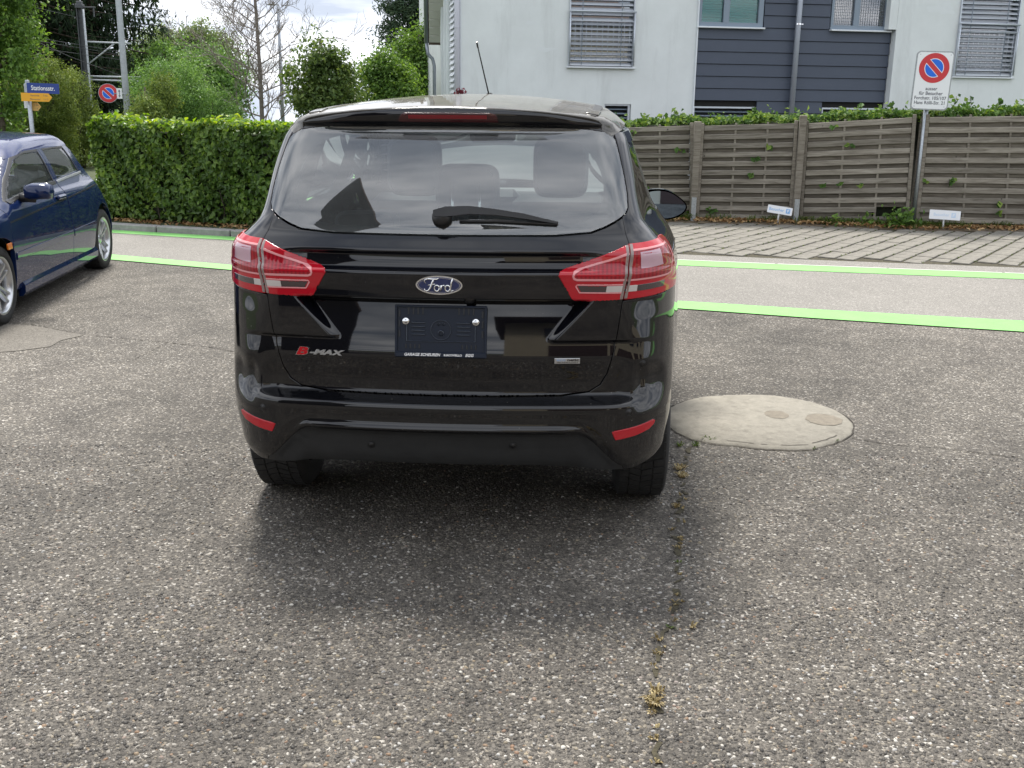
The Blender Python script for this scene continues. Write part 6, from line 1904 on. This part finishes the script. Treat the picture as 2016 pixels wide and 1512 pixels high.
# flanks and front
arch2 = [(2.489 + a, b) for a, b in arch(WC, .362, 180, 0, 22)]
RD = np.array([(1.206, .23), (1.206, 1.468), (1.98, 1.468), (1.98, .23)])
RDW = np.array([(1.25, 1.155), (1.25, 1.44), (1.94, 1.44), (1.94, 1.14)])
FD = np.array([(1.986, .23), (1.986, 1.468), (2.20, 1.468), (2.50, 1.36), (3.0, 1.08), (3.0, .60), (2.86, .23)])
FDW = np.array([(2.03, 1.138), (2.03, 1.44), (2.18, 1.435), (2.45, 1.33), (2.80, 1.12)])
FE = np.array([(3.006, .62), (3.006, 1.05), (3.3, .97), (3.7, .86), (3.86, .70), (3.88, .33)] + [(max(y, 2.87), z) for y, z in arch2[::-1] if y > 2.86])
def side_fn(sg): return lambda V: van.side(V, sg)
for sg in (-1, 1):
    for nm, po, wi in (('rear_door', RD, RDW), ('front_door', FD, FDW), ('wing', FE, None)):
        d = panel(nm, van, side_fn(sg), po, M_PAINT, vroot, holes=[wi] if wi is not None else [], sp=.05, bstep=.03, rim=.02)
        if wi is not None:
            panel('door_window', van, side_fn(sg), wi, M_GLASS_CLEAR, d, sp=.08, off=-.005, rim=0)
        if 'door' in nm:
            yy = po[:, 0].min() + .12
            P = van.side(np.array([(yy, .98)]), sg)[0]
            MB().bbox((P[0] + sg * .012, yy + .05, .98), (.03, .20, .035), .008).build('door_handle', M_PAINT, d)
fs = roof_fn(.6)
WS = np.array([(-.27, 2.12), (.27, 2.12), (.50, 3.0), (.45, 3.08), (-.45, 3.08), (-.50, 3.0)])
FB = np.array([(-.30, 2.105), (.30, 2.105), (.40, 2.5), (.555, 2.98), (.565, 3.3), (.60, 3.6), (.5, 3.85), (-.5, 3.85), (-.60, 3.6), (-.565, 3.3), (-.555, 2.98), (-.40, 2.5)])
panel('bonnet', van, fs, FB, M_PAINT, vroot, holes=[WS], sp=.05, bstep=.03, rim=.02)
ws = panel('windscreen', van, fs, WS, M_GLASS_CLEAR, vroot, sp=.08, off=-.004, rim=0)
panel('front_bumper', van, van.front, np.array([(-.80, .25), (.80, .25), (.80, .62), (.70, .84), (-.70, .84), (-.80, .62)]), M_PAINT, vroot, sp=.05, rim=.05)
grille = panel('grille', van, van.front, np.array([(-.42, .40), (.42, .40), (.50, .62), (-.50, .62)]), M_PLASTIC, vroot, sp=.06, off=.004, rim=.004)
for s_ in (-1, 1):
    panel('headlight', van, van.front, np.array([(s_ * .42, .70), (s_ * .72, .72), (s_ * .76, .82), (s_ * .50, .80)][::s_]), M_CLEARLAMP, vroot, sp=.05, off=.005, rim=.01)

# floor pan, wheel wells and boot floor
fp = MB()
fp.box((0, 2.05, .30), (1.30, 3.3, .08)); fp.box((0, .55, .42), (1.20, .55, .12))
fp.build('floor_pan', M_DARK, vroot)
for sx in (-1, 1):
    for wy in (.755, 3.244):
        w_ = MB()
        ar = [(math.cos(t) * .368, math.sin(t) * .368) for t in np.linspace(-.1, math.pi + .1, 20)]
        for xa, xb_ in ((.80, .50),):
            w_.add([(sx * xa, wy + a, .307 + b) for a, b in ar] + [(sx * xb_, wy + a, .307 + b) for a, b in ar], [(i, i + 1, 21 + i, 20 + i) for i in range(19)] + [tuple(range(20, 40))])
        w_.build('wheel_well', M_DARK, vroot)
        make_wheel(vroot, (sx * .728, wy, .305), .305, .20, sx)
ex = MB().tube([(-.38, .9, .36), (-.38, .40, .345), (-.38, .30, .335)],   .022, 10)
ex.build('exhaust_pipe', M_DARK, vroot)

# cabin
def seat(x, y, w, hr_w, hr_h, back_top, bottom=.35, posts=False, tilt=.22):
    b = MB()
    M = Matrix.Rotation(tilt, 4, 'X')
    b.bbox((0, 0, 0), (w, .13, back_top - bottom), .045, Matrix.Rotation(-tilt, 4, 'X'))
    b.bbox((0, .26, -(back_top - bottom) / 2 + .05), (w, .50, .16), .05)
    s_ = b.build('seat', M_CLOTH, vroot)
    s_.location = (x, y, (back_top + bottom) / 2)
    h = MB()
    prof = []
    for t in np.linspace(0, 2 * math.pi, 28, endpoint=False):
        ct, st = math.cos(t), math.sin(t)
        prof.append((hr_w / 2 * math.copysign(abs(ct) ** .42, ct), hr_h / 2 * math.copysign(abs(st) ** .42, st)))
    rings = []
    for d_, k in ((-.055, .86), (-.035, .97), (0, 1), (.035, .97), (.055, .86)):
        rings.append([(a * k, d_, c * k) for a, c in prof])
    vs_ = [p for r_ in rings for p in r_]; n = len(prof)
    fs_ = [(i * n + k, i * n + (k + 1) % n, (i + 1) * n + (k + 1) % n, (i + 1) * n + k) for i in range(4) for k in range(n)] + [tuple(range(n)), tuple(range(4 * n, 5 * n))]
    h.add(vs_, fs_, True)
    ho = h.build('headrest', M_CLOTH, s_)
    hz = (back_top - bottom) / 2 + hr_h / 2 - .01 + (.05 if posts else 0)
    ho.location = (0, -tilt * .35, hz)
    if posts:
        p = MB()
        for q in (-.055, .055): p.tube([(q, -tilt * .35 - .062, hz - hr_h / 2 - .09), (q, -tilt * .35 - .062, hz + .03)], .006, 8)
        p.build('headrest_post', M_CHROME, s_)
    return s_
seat(-.365, 1.98, .50, .275, .30, 1.115)
seat(.365, 1.98, .50, .275, .30, 1.115)
seat(0.0, 1.02, .36, .265, .21, 1.075, posts=True)
seat(-.42, 1.02, .46, .27, .15, .99)
seat(.42, 1.02, .46, .27, .15, .99)
shelf = MB().bbox((0, .56, 1.045), (1.30, .66, .03), .01).build('parcel_shelf', M_TRIM, vroot)
dash = MB().bbox((0, 2.95, .95), (1.42, .45, .22), .08)
dash.bbox((.0, 2.72, .93), (.24, .12, .3), .04)
dash.build('dashboard', M_TRIM, vroot)
hood = MB()
hood.tube([(-.365 + .17 * math.cos(t), 2.72, 1.02 + .08 * math.sin(t)) for t in np.linspace(0, math.pi, 12)], .014, 8)
hood.build('instrument_hood', M_TRIM, vroot)
sw = MB().tube([(-.365 + .185 * math.cos(t), 2.50 - .06 * math.sin(t), .93 + .175 * math.sin(t)) for t in np.linspace(0, 2 * math.pi, 30)], .014, 8)
sw.tube([(-.54, 2.5, .93), (-.19, 2.5, .93)], .02, 6)
sw.build('steering_wheel', M_TRIM, vroot)
rv = MB().bbox((0, 0, 0), (.245, .04, .075), .02)
rv.tube([(0, .02, .02), (0, .08, .09)], .012, 8)
rvo = rv.build('rear_view_mirror', M_TRIM, vroot); rvo.location = (-.005, 2.28, 1.395); rvo.rotation_euler = (0.1, 0, .25)
st = MB().box((.145, 2.30, 1.452), (.062, .003, .030)).build('windscreen_sticker', M_STICKER, vroot)
MB().box((.145, 2.2975, 1.452), (.022, .003, .026)).build('sticker_centre', M_WHITE, st)
hl = MB().box((0, 1.45, 1.535), (.95, 1.1, .01)).build('headlining', M_TRIM, vroot)

# door mirrors
for s_ in (-1, 1):
    mr = MB()
    prof = [tuple(q) for q in smooth_poly([(-.02, .075), (.05, .090), (.13, .080), (.205, .030), (.235, -.010), (.205, -.055), (.13, -.085), (.04, -.080), (-.02, -.05)], 2)]
    n = len(prof); vs_ = []
    for d_, k in ((0, 1), (.02, 1.03), (.08, .85), (.12, .45)):
        vs_ += [(s_ * (.82 + .01 + p[0] * (k if k < 1 else 1)), 2.50 + d_, 1.02 + p[1] * k) for p in prof]
    fs_ = [(i * n + k, i * n + (k + 1) % n, (i + 1) * n + (k + 1) % n, (i + 1) * n + k) for i in range(3) for k in range(n)] + [tuple(range(3 * n, 4 * n))]
    mr.add(vs_, fs_, True)
    mr.tube([(s_ * .78, 2.58, .965), (s_ * .87, 2.56, .975)], .03, 8)
    mo = mr.build('door_mirror', M_PAINT, vroot)
    gm = MB()
    gp = [(s_ * (.835 + .01 + p[0] * .90), 2.498, 1.02 + p[1] * .88) for p in prof]
    gm.add(gp, [tuple(range(n))])
    gm.build('mirror_glass', simple('mirror glass', (.20, .27, .38), .01, metal=1.0), mo)

# aerial
ab = van.top(np.array([(0.0, 2.0)]), 1.15)[0]
ae = MB().lathe([(.028, 0), (.024, .018), (.01, .03)], 12, Matrix.Translation((0, 2.0, ab[2])))
ae.tube([(0, 2.0, ab[2] + .01), (-.045, 1.83, ab[2] + .255)], [.0038, .0030], 8)
ae.tube([(-.042, 1.842, ab[2] + .237), (-.046, 1.825, ab[2] + .262)], .0046, 8)
ae.build('aerial', M_PLASTIC, vroot)

# rear wiper, lying just above the lower edge of the glass
def off_glass(pts, d):
    P = van.pix(pts); N = van.normal(P); d = np.broadcast_to(d, (len(pts),)); return [Vector(p + n * k) for p, n, k in zip(P, N, d)]
wa = MB()
c = off_glass([(871, 431)], .0)[0]; nrm = Vector(van.normal(np.array([c]))[0])
wa.lathe([(.034, 0), (.032, .030), (.022, .042), (0, .045)], 20, frame_at(c, nrm))
arm_t = off_glass([(856, 420), (880, 414), (925, 412.5), (975, 417), (1030, 424), (1098, 439)], [.046, .048, .046, .038, .028, .016])
arm_b = off_glass([(857, 431), (880, 432), (925, 427), (975, 428), (1030, 434), (1098, 443)], [.046, .048, .046, .038, .028, .016])
vs_ = []
for a, b in zip(arm_t, arm_b):
    vs_ += [a, b, a - nrm * .014, b - nrm * .014]
fs_ = []
for i in range(len(arm_t) - 1):
    k = 4 * i
    fs_ += [(k, k + 4, k + 5, k + 1), (k + 2, k + 3, k + 7, k + 6), (k, k + 2, k + 6, k + 4), (k + 1, k + 5, k + 7, k + 3)]
fs_ += [(0, 1, 3, 2), (4 * 5, 4 * 5 + 2, 4 * 5 + 3, 4 * 5 + 1)]
wa.add(vs_, fs_)
wo = wa.build('rear_wiper', M_PLASTIC, vroot)
bt = off_glass([(905, 437), (975, 437), (1040, 440), (1097, 443)], .009)
bb = MB(); bb.tube(bt, .006, 6); bb.build('wiper_blade', M_PLASTIC, wo)

# badges
def badge_frame(px, py, d=.003):
    P = van.pix([(px, py)]); N = van.normal(P, 8e-3); n = Vector(N[0])
    return frame_at(Vector(P[0]) + n * d, n)
M = badge_frame(865, 560.5, .004)
ov = MB().prism(ellipse(.079, .0325), .004, M).build('oval_badge', M_CHROME, vroot)
MB().prism(ellipse(.0735, .0275), .0012, M @ Matrix.Translation((0, 0, .004))).build('badge_face', M_BADGEBLUE, ov)
rg = MB()
e1, e2 = ellipse(.0700, .0246), ellipse(.0688, .0237)
for i in range(48):
    j = (i + 1) % 48
    rg.add([M @ Vector((p[0], p[1], .0055)) for p in (e1[i], e1[j], e2[j], e2[i])], [(0, 1, 2, 3)])
rg.build('badge_ring', M_CHROME, ov)
sc = MB()
S_ = lambda x, y: M @ Vector(((x - .5) * .112, (y - .235) * .098, .0056))
def script(pts, r): sc.tube([S_(*p) for p in pts], [q * 1.3 for q in r] if isinstance(r, list) else r * 1.3, 5, cap=True)
script([(.10, .30), (.055, .36), (.09, .43), (.20, .455), (.34, .44), (.44, .445), (.49, .48)], [.0010, .0016, .0019, .0022, .0024, .0022, .0010])
script([(.335, .44), (.30, .33), (.255, .18), (.20, .07), (.13, .03), (.07, .05), (.06, .11)], [.0020, .0028, .0030, .0026, .0018, .0016, .0012])
script([(.17, .235), (.27, .25), (.385, .275)], [.0012, .0018, .0010])
script([(.43 + .075 * math.cos(t), .13 + .105 * math.sin(t)) for t in np.linspace(0, 2 * math.pi, 16)], .0021)
script([(.49, .21), (.53, .205), (.565, .23)], .0012)
script([(.575, .24), (.560, .14), (.545, .03)], .0024)
script([(.56, .15), (.60, .215), (.645, .235), (.665, .20)], [.0014, .002, .0022, .0014])
script([(.755 + .075 * math.cos(t), .13 + .105 * math.sin(t)) for t in np.linspace(0, 2 * math.pi, 16)], .0021)
script([(.905, .47), (.875, .33), (.845, .14), (.85, .05), (.885, .03), (.93, .08)], [.0014, .0026, .0026, .0020, .0016, .0010])
sc.build('badge_script', M_CHROME, ov)

M = badge_frame(593.5, 690.5)
text('model_badge', 'B', .036, M_CHROME, vroot, M, .0016, .30, 1.85, .0030)
text('model_badge', 'B', .036, simple('badge red enamel', (.42, .008, .014), .2), vroot, M @ Matrix.Translation((0, 0, .0018)), .0005, .30, 1.85, .0016)
M = badge_frame(640.5, 693.5)
text('model_badge', '-MAX', .0235, M_SILVER, vroot, M, .002, .30, 1.95, .0013)
M = badge_frame(1116.5, 710)
eb = MB().bbox((0, 0, .001), (.088, .0200, .003), .001, None)
eb_o = eb.build('technology_badge', M_SILVER, vroot); eb_o.matrix_local = M
MBK = simple('badge black print', (.01, .01, .01), .4)
text('badge_lettering', 'eco', .0125, simple('badge pale blue print', (.30, .42, .62), .4), eb_o, Matrix.Translation((-.0215, .0040, .0026)), .0003, 0, 1.75, .0002)
text('badge_lettering', 'netic', .0125, MBK, eb_o, Matrix.Translation((.0200, .0040, .0026)), .0003, 0, 1.65, .0004)
text('badge_lettering', 'TECHNOLOGY', .0068, MBK, eb_o, Matrix.Translation((0, -.0050, .0026)), .0003, 0, 1.62, .0001)

# number plate holder, empty: two bolts hold nothing
P = van.pix([(868.5, 652)])[0]
Mh = frame_at(Vector((P[0], .086, P[2])), (0, -1, .15))
hw_, hh_ = .158, .0895
h = MB()
h.bbox((0, 0, -.004), (2 * hw_, 2 * hh_, .008), .003)
h.bbox((0, hh_ - .004, .004), (2 * hw_, .008, .008), .002)
h.bbox((-hw_ + .004, .006, .004), (.008, 2 * hh_ - .02, .008), .002)
h.bbox((hw_ - .004, .006, .004), (.008, 2 * hh_ - .02, .008), .002)
h.bbox((0, -hh_ + .0095, .004), (2 * hw_, .019, .009), .003)
ho = h.build('plate_holder', M_HOLDER, vroot); ho.matrix_local = Mh
rb = MB(); sl = MB()
for s_ in (-1, 1):
    for k in range(4):
        rb.bbox((s_ * .078, .030 - k * .0135, .0022), (.048, .0050, .0045), .0015)
        sl.bbox((s_ * (.062 + k * .0165), .070, .0012), (.006, .026, .002), .001)
        sl.bbox((s_ * (.074 + k * .0155), -.052, .0012), (.006, .015, .002), .001)
    for k in range(3): sl.bbox((s_ * .143, .060 - k * .034, .0012), (.007, .024, .002), .001)
    rb.bbox((s_ * .118, -.004, .0022), (.005, .062, .0045), .0015)
rb.bbox((0, -.034, .0020), (.24, .003, .0035), .001)
rb.lathe([(.036, 0), (.036, .002), (.033, .003), (.033, 0)], 24, Matrix.Translation((0, 0.005, .0005)))
rb.lathe([(.011, 0), (.011, .004), (.007, .005)], 14, Matrix.Translation((0, -.005, .0005)))
for q in (-.008, .008): rb.lathe([(.006, 0), (.006, .002), (.004, .003)], 10, Matrix.Translation((q, .026, .0005)))
tag(rb.build('moulded_ribs', simple('glossier holder plastic', (.014, .021, .036), .22), ho), kind='stuff')
tag(sl.build('slot', M_SLOT, ho), kind='stuff')
for x_ in (-.1205, .1200):
    b_ = MB()
    b_.lathe([(.0125, 0), (.0125, .003), (.0105, .0045), (.0055, .0045), (.0052, .008), (0, .008)], 18, Matrix.Translation((x_, .034, .004)))
    b_.build('bolt', M_CHROME, ho)
text('dealer_lettering', 'GARAGE SCHEUREN', .0135, M_WHITE, ho, Matrix.Translation((-.064, -hh_ + .0095, .0088)), .0003, .28, 1.0, .0004)
text('dealer_lettering', 'B.IACOVIELLO', .0098, M_WHITE, ho, Matrix.Translation((.0425, -hh_ + .0090, .0088)), .0003, 0, 1.0, .0003)
text('dealer_lettering', 'EGG', .0135, M_WHITE, ho, Matrix.Translation((.099, -hh_ + .0095, .0088)), .0003, .28, 1.05, .0004)

# parking sensors, lock button, camera pod, tow eye cover
for px, py in ((518, 802), (731, 876), (1010, 878), (1238, 812), (1265, 716)):
    M = badge_frame(px, py, -.001)
    MB().lathe([(.0125, .0), (.0125, .0015), (.0105, .0022), (.0098, .0008), (.0092, .002), (0, .0022)], 20, M).build('parking_sensor', M_PLASTIC, vroot)
P = Vector((.095, .085, .925))
MB().lathe([(.020, -.02), (.018, .005), (.008, .012), (0, .012)], 16, frame_at(P, (0, -.8, -.6))).build('tailgate_button', M_PLASTIC, vroot)
# ------------------------------------------------------------------ the blue hatchback
hb = HatchBody()
HL0, HRZ = Vector((-4.715, 10.347, 0)), math.pi + .0993
broot = empty('parked_car', HL0, HRZ, 'dark blue three door hatchback with silver alloy wheels parked facing the viewer', 'car')
hb.M = Matrix.Translation(HL0) @ Matrix.Rotation(HRZ, 4, 'Z')
M_BLUE = paint_mat('dark blue metallic paint', (.002, .012, .060), dust_haze=.004, flake=.001)
M_ROOFBLUE = paint_mat('dusty blue roof paint', (.0025, .013, .085), dust_haze=.012, flake=.001)
M_AMBER = simple('amber lens', (.65, .16, .01), .15, coat=1)
M_WHEELARCH = M_DARK
HWC, HR = (.70, .275), .275
def hside(sg): return lambda V: hb.side(V, sg)
def hroof(z0): return lambda V: hb.top(np.stack([V[:, 0] / ROOF_S, V[:, 1]], 1), z0)
archR = arch(HWC, .335, 180, 0, 22); archF = [(2.54 + a, b) for a, b in archR]
# a shared side profile: door, quarter, wing
QP = np.array([(1.672, .20), (1.672, 1.155), (1.30, 1.165), (.98, 1.15), (.90, 1.10), (.845, .99), (.76, .88), (.70, .80), (.60, .68), (.50, .56), (.42, .46), (.385, .36), (.378, .28)] + [p for p in archR if p[0] > .372] + [(1.05, .20)])
QW = np.array([(1.610, .895), (1.60, 1.125), (1.30, 1.130), (1.075, 1.120), (1.000, .925)])
DP = np.array([(1.680, .20), (1.680, .50), (1.700, .70), (1.690, .79), (1.680, 1.155), (2.05, 1.155), (2.36, 1.120), (2.75, .965), (3.02, .845), (3.03, .50), (2.99, .20)])
DW = np.array([(1.735, .885), (1.725, 1.120), (2.05, 1.122), (2.33, 1.085), (2.62, .965), (2.86, .835)])
WP = np.array([(3.038, .50), (3.03, .835), (3.30, .775), (3.60, .72), (3.82, .62), (3.90, .45), (3.90, .22)] + [p for p in archF if p[0] > 2.92 or p[1] > .35][0:0] + [(2.54 + a, b) for a, b in arch(HWC, .335, 0, 160, 20)] )
for sg in (-1, 1):
    q = panel('quarter_panel', hb, hside(sg), QP, M_BLUE, broot, holes=[QW], sp=.022, bstep=.012, rim=.03)
    panel('quarter_window', hb, hside(sg), QW, M_GLASS_CLEAR, q, sp=.06, off=-.004, rim=0)
    d = panel('door', hb, hside(sg), DP, M_BLUE, broot, holes=[DW], sp=.022, bstep=.012, rim=.03)
    panel('door_window', hb, hside(sg), DW, M_GLASS_CLEAR, d, sp=.06, off=-.004, rim=0)
    panel('wing', hb, hside(sg), WP, M_BLUE, broot, sp=.04, bstep=.02, rim=.03)
    panel('window_seal', hb, hside(sg), stroke([(1.60, 1.133), (1.30, 1.138), (1.07, 1.128), (.985, .915)], .018), M_PLASTIC, q, sp=.012, off=.001, rim=.002)
    panel('window_seal', hb, hside(sg), stroke([(2.90, .822), (2.65, .96), (2.34, 1.095), (2.05, 1.131), (1.72, 1.130), (1.728, .88)], .018), M_PLASTIC, d, sp=.012, off=.001, rim=.002)
    panel('waist_trim', hb, hside(sg), stroke([(2.88, .818), (2.3, .862), (1.715, .872)], .020), M_PLASTIC, d, sp=.02, off=.006, rim=.005)
    panel('waist_trim', hb, hside(sg), stroke([(1.660, .876), (1.3, .893), (.945, .905)], .014), M_SILVER, q, sp=.02, off=.006, rim=.005)
    panel('crease_moulding', hb, hside(sg), stroke([(3.02, .690), (2.4, .716), (1.71, .740)], .010), M_PLASTIC, d, sp=.02, off=.001, rim=.001)
    panel('crease_moulding', hb, hside(sg), stroke([(1.66, .742), (1.2, .764), (.735, .783)], .010), M_PLASTIC, q, sp=.02, off=.001, rim=.001)
    panel('side_moulding', hb, hside(sg), stroke([(3.00, .447), (2.4, .448), (1.69, .452)], .045), M_BLUE, d, sp=.02, off=.009, rim=.010, edge=.004)
    panel('side_moulding', hb, hside(sg), stroke([(1.66, .452), (1.3, .456), (1.045, .458)], .045), M_BLUE, q, sp=.02, off=.009, rim=.010, edge=.004)
    sk = MB()
    x0 = sg * .795
    prof = [(0, .255), (.034, .245), (.052, .215), (.050, .165), (.025, .135), (0, .135)]
    sk.add([(x0 + sg * a, 1.01, b) for a, b in prof] + [(x0 + sg * a, 2.88, b) for a, b in prof], [(i, i + 1, 7 + i, 6 + i) for i in range(5)] + [tuple(range(6)), tuple(range(6, 12))])
    sk.build('sill_skirt', M_BLUE, broot)
    P = hb.side(np.array([(1.80, .765)]), sg)[0]
    hd = MB().bbox((P[0] + sg * .016, 1.86, .768), (.034, .19, .036), .012)
    hd.lathe([(.014, 0), (.014, .008), (0, .009)], 12, Matrix.Translation((P[0] + sg * .001, 1.79, .715)) @ Matrix.Rotation(R(90) * sg, 4, 'Y'))
    hd.build('door_handle', M_BLUE, d)
    panel('indicator', hb, hside(sg), np.array([(3.075, .515), (3.145, .515), (3.145, .555), (3.075, .555)]), M_AMBER, broot, sp=.02, off=.006, rim=.008)
    mr = MB()
    mx_ = sg * .80
    prof = [(.0, .065), (.05, .078), (.15, .078), (.195, .055), (.205, 0), (.19, -.058), (.04, -.066), (0, -.05)]
    rings = []
    for d_, k_ in ((-.035, .98), (0, 1.0), (.05, .95), (.085, .70)):
        rings.append([(mx_ + sg * (.045 + p[0] * .90 * (.98 if k_ > .9 else .9)), 2.62 + d_, .872 + p[1] * k_ * .85) for p in prof])
    vs_ = [p for r_ in rings for p in r_]; n_ = len(prof)
    mr.add(vs_, [(i * n_ + k, i * n_ + (k + 1) % n_, (i + 1) * n_ + (k + 1) % n_, (i + 1) * n_ + k) for i in range(3) for k in range(n_)] + [tuple(range(n_)), tuple(range(3 * n_, 4 * n_))], True)
    mo = mr.build('door_mirror', M_BLUE, d)
    fm = MB().tube([(mx_ - sg * .01, 2.66, .835), (mx_ + sg * .05, 2.64, .825), (mx_ + sg * .10, 2.62, .812)], [.035, .028, .02], 10)
    fm.build('mirror_foot', M_PLASTIC, d)
    for wy in (.70, 3.24):
        make_wheel(broot, (sg * .735, wy, HR), HR, .185, sg, rim_r=.195)
        w_ = MB()
        ar = [(math.cos(t) * .338, math.sin(t) * .338) for t in np.linspace(-.1, math.pi + .1, 20)]
        w_.add([(sg * .80, wy + a, .275 + b) for a, b in ar] + [(sg * .5, wy + a, .275 + b) for a, b in ar], [(i, i + 1, 21 + i, 20 + i) for i in range(19)] + [tuple(range(20, 40))])
        w_.build('wheel_well', M_DARK, broot)
# roof, tail and front
def h_rr(phi):
    x = .26 * math.tan(min(abs(phi), 1.15)); return .83 + .12 * x * x + .16 * max(0, abs(phi) - .9)
pm = 1.325
rp_ = [(p * ROOF_S, h_rr(p)) for p in np.linspace(-pm, pm, 31)] + [(pm * ROOF_S, y) for y in np.linspace(1.05, 2.00, 6)] + [(1.36 * ROOF_S, 2.20), (1.385 * ROOF_S, 2.40), (1.30 * ROOF_S, 2.42), (1.0 * ROOF_S, 2.24), (-1.0 * ROOF_S, 2.24), (-1.30 * ROOF_S, 2.42), (-1.385 * ROOF_S, 2.40), (-1.36 * ROOF_S, 2.20)] + [(-pm * ROOF_S, y) for y in np.linspace(2.00, 1.05, 6)]
panel('roof', hb, hroof(.98), np.array(rp_), M_ROOFBLUE, broot, sp=.03, off=.0015, rim=.01)
HFB = np.array([(-.42, 2.23), (.42, 2.23), (.70, 2.60), (.93, 3.0), (.94, 3.4), (.90, 3.80), (-.90, 3.80), (-.94, 3.4), (-.93, 3.0), (-.70, 2.60)]) * np.array([ROOF_S, 1])
HWS = np.array([(-.38, 2.27), (.38, 2.27), (.66, 2.62), (.82, 2.92), (-.82, 2.92), (-.66, 2.62)]) * np.array([ROOF_S, 1])
panel('bonnet', hb, hroof(.35), HFB, M_BLUE, broot, holes=[HWS], sp=.04, bstep=.03, rim=.02)
panel('windscreen', hb, hroof(.35), HWS, M_GLASS_CLEAR, broot, sp=.08, off=-.004, rim=0)
panel('front_bumper', hb, hb.front, np.array([(-.76, .2), (.76, .2), (.76, .55), (.6, .66), (-.6, .66), (-.76, .55)]), M_BLUE, broot, sp=.05, rim=.03)
for s_ in (-1, 1):
    panel('headlight', hb, hb.front, np.array([(s_ * .36, .53), (s_ * .68, .53), (s_ * .68, .62), (s_ * .36, .62)][::s_]), M_CLEARLAMP, broot, sp=.05, off=.004, rim=.01)
HT_ = np.array([(-.86, .24), (.86, .24), (.90, .50), (.93, .72), (.90, .85), (-.90, .85), (-.93, .72), (-.90, .50)])
panel('tailgate', hb, hb.rear, HT_, M_BLUE, broot, sp=.04, bstep=.02, rim=.02)
HGL = np.array([(-.86, .86), (.86, .86), (.80, 1.15), (-.80, 1.15)])
panel('rear_window', hb, hb.rear, HGL, M_GLASS_CLEAR, broot, sp=.06, rim=0)
for s_ in (-1, 1):
    panel('tail_light', hb, hb.rear, np.array([(s_ * .62, .76), (s_ * .90, .77), (s_ * .88, .845), (s_ * .62, .835)][::s_]), M_RED, broot, sp=.03, off=.005, rim=.01)
MB().box((0, 2.05, .22), (1.5, 3.3, .12)).build('floor_pan', M_DARK, broot)
for s_ in (-1, 1):
    for yy, zt in ((2.05, .92), (1.15, .86)):
        q = MB().bbox((s_ * .36, yy, .58), (.46, .14, zt - .28), .05)
        q.bbox((s_ * .36, yy + .26, .40), (.46, .46, .16), .05)
        so = q.build('seat', M_CLOTH, broot)
        MB().bbox((s_ * .36, yy - .02, zt + .03), (.25, .09, .16), .035).build('headrest', M_CLOTH, so)
MB().bbox((0, 2.85, .72), (1.36, .40, .20), .07).build('dashboard', M_TRIM, broot)
MB().tube([(.36 + .18 * math.cos(t), 2.48 - .05 * math.sin(t), .74 + .17 * math.sin(t)) for t in np.linspace(0, 2 * math.pi, 26)], .013, 8).build('steering_wheel', M_TRIM, broot)
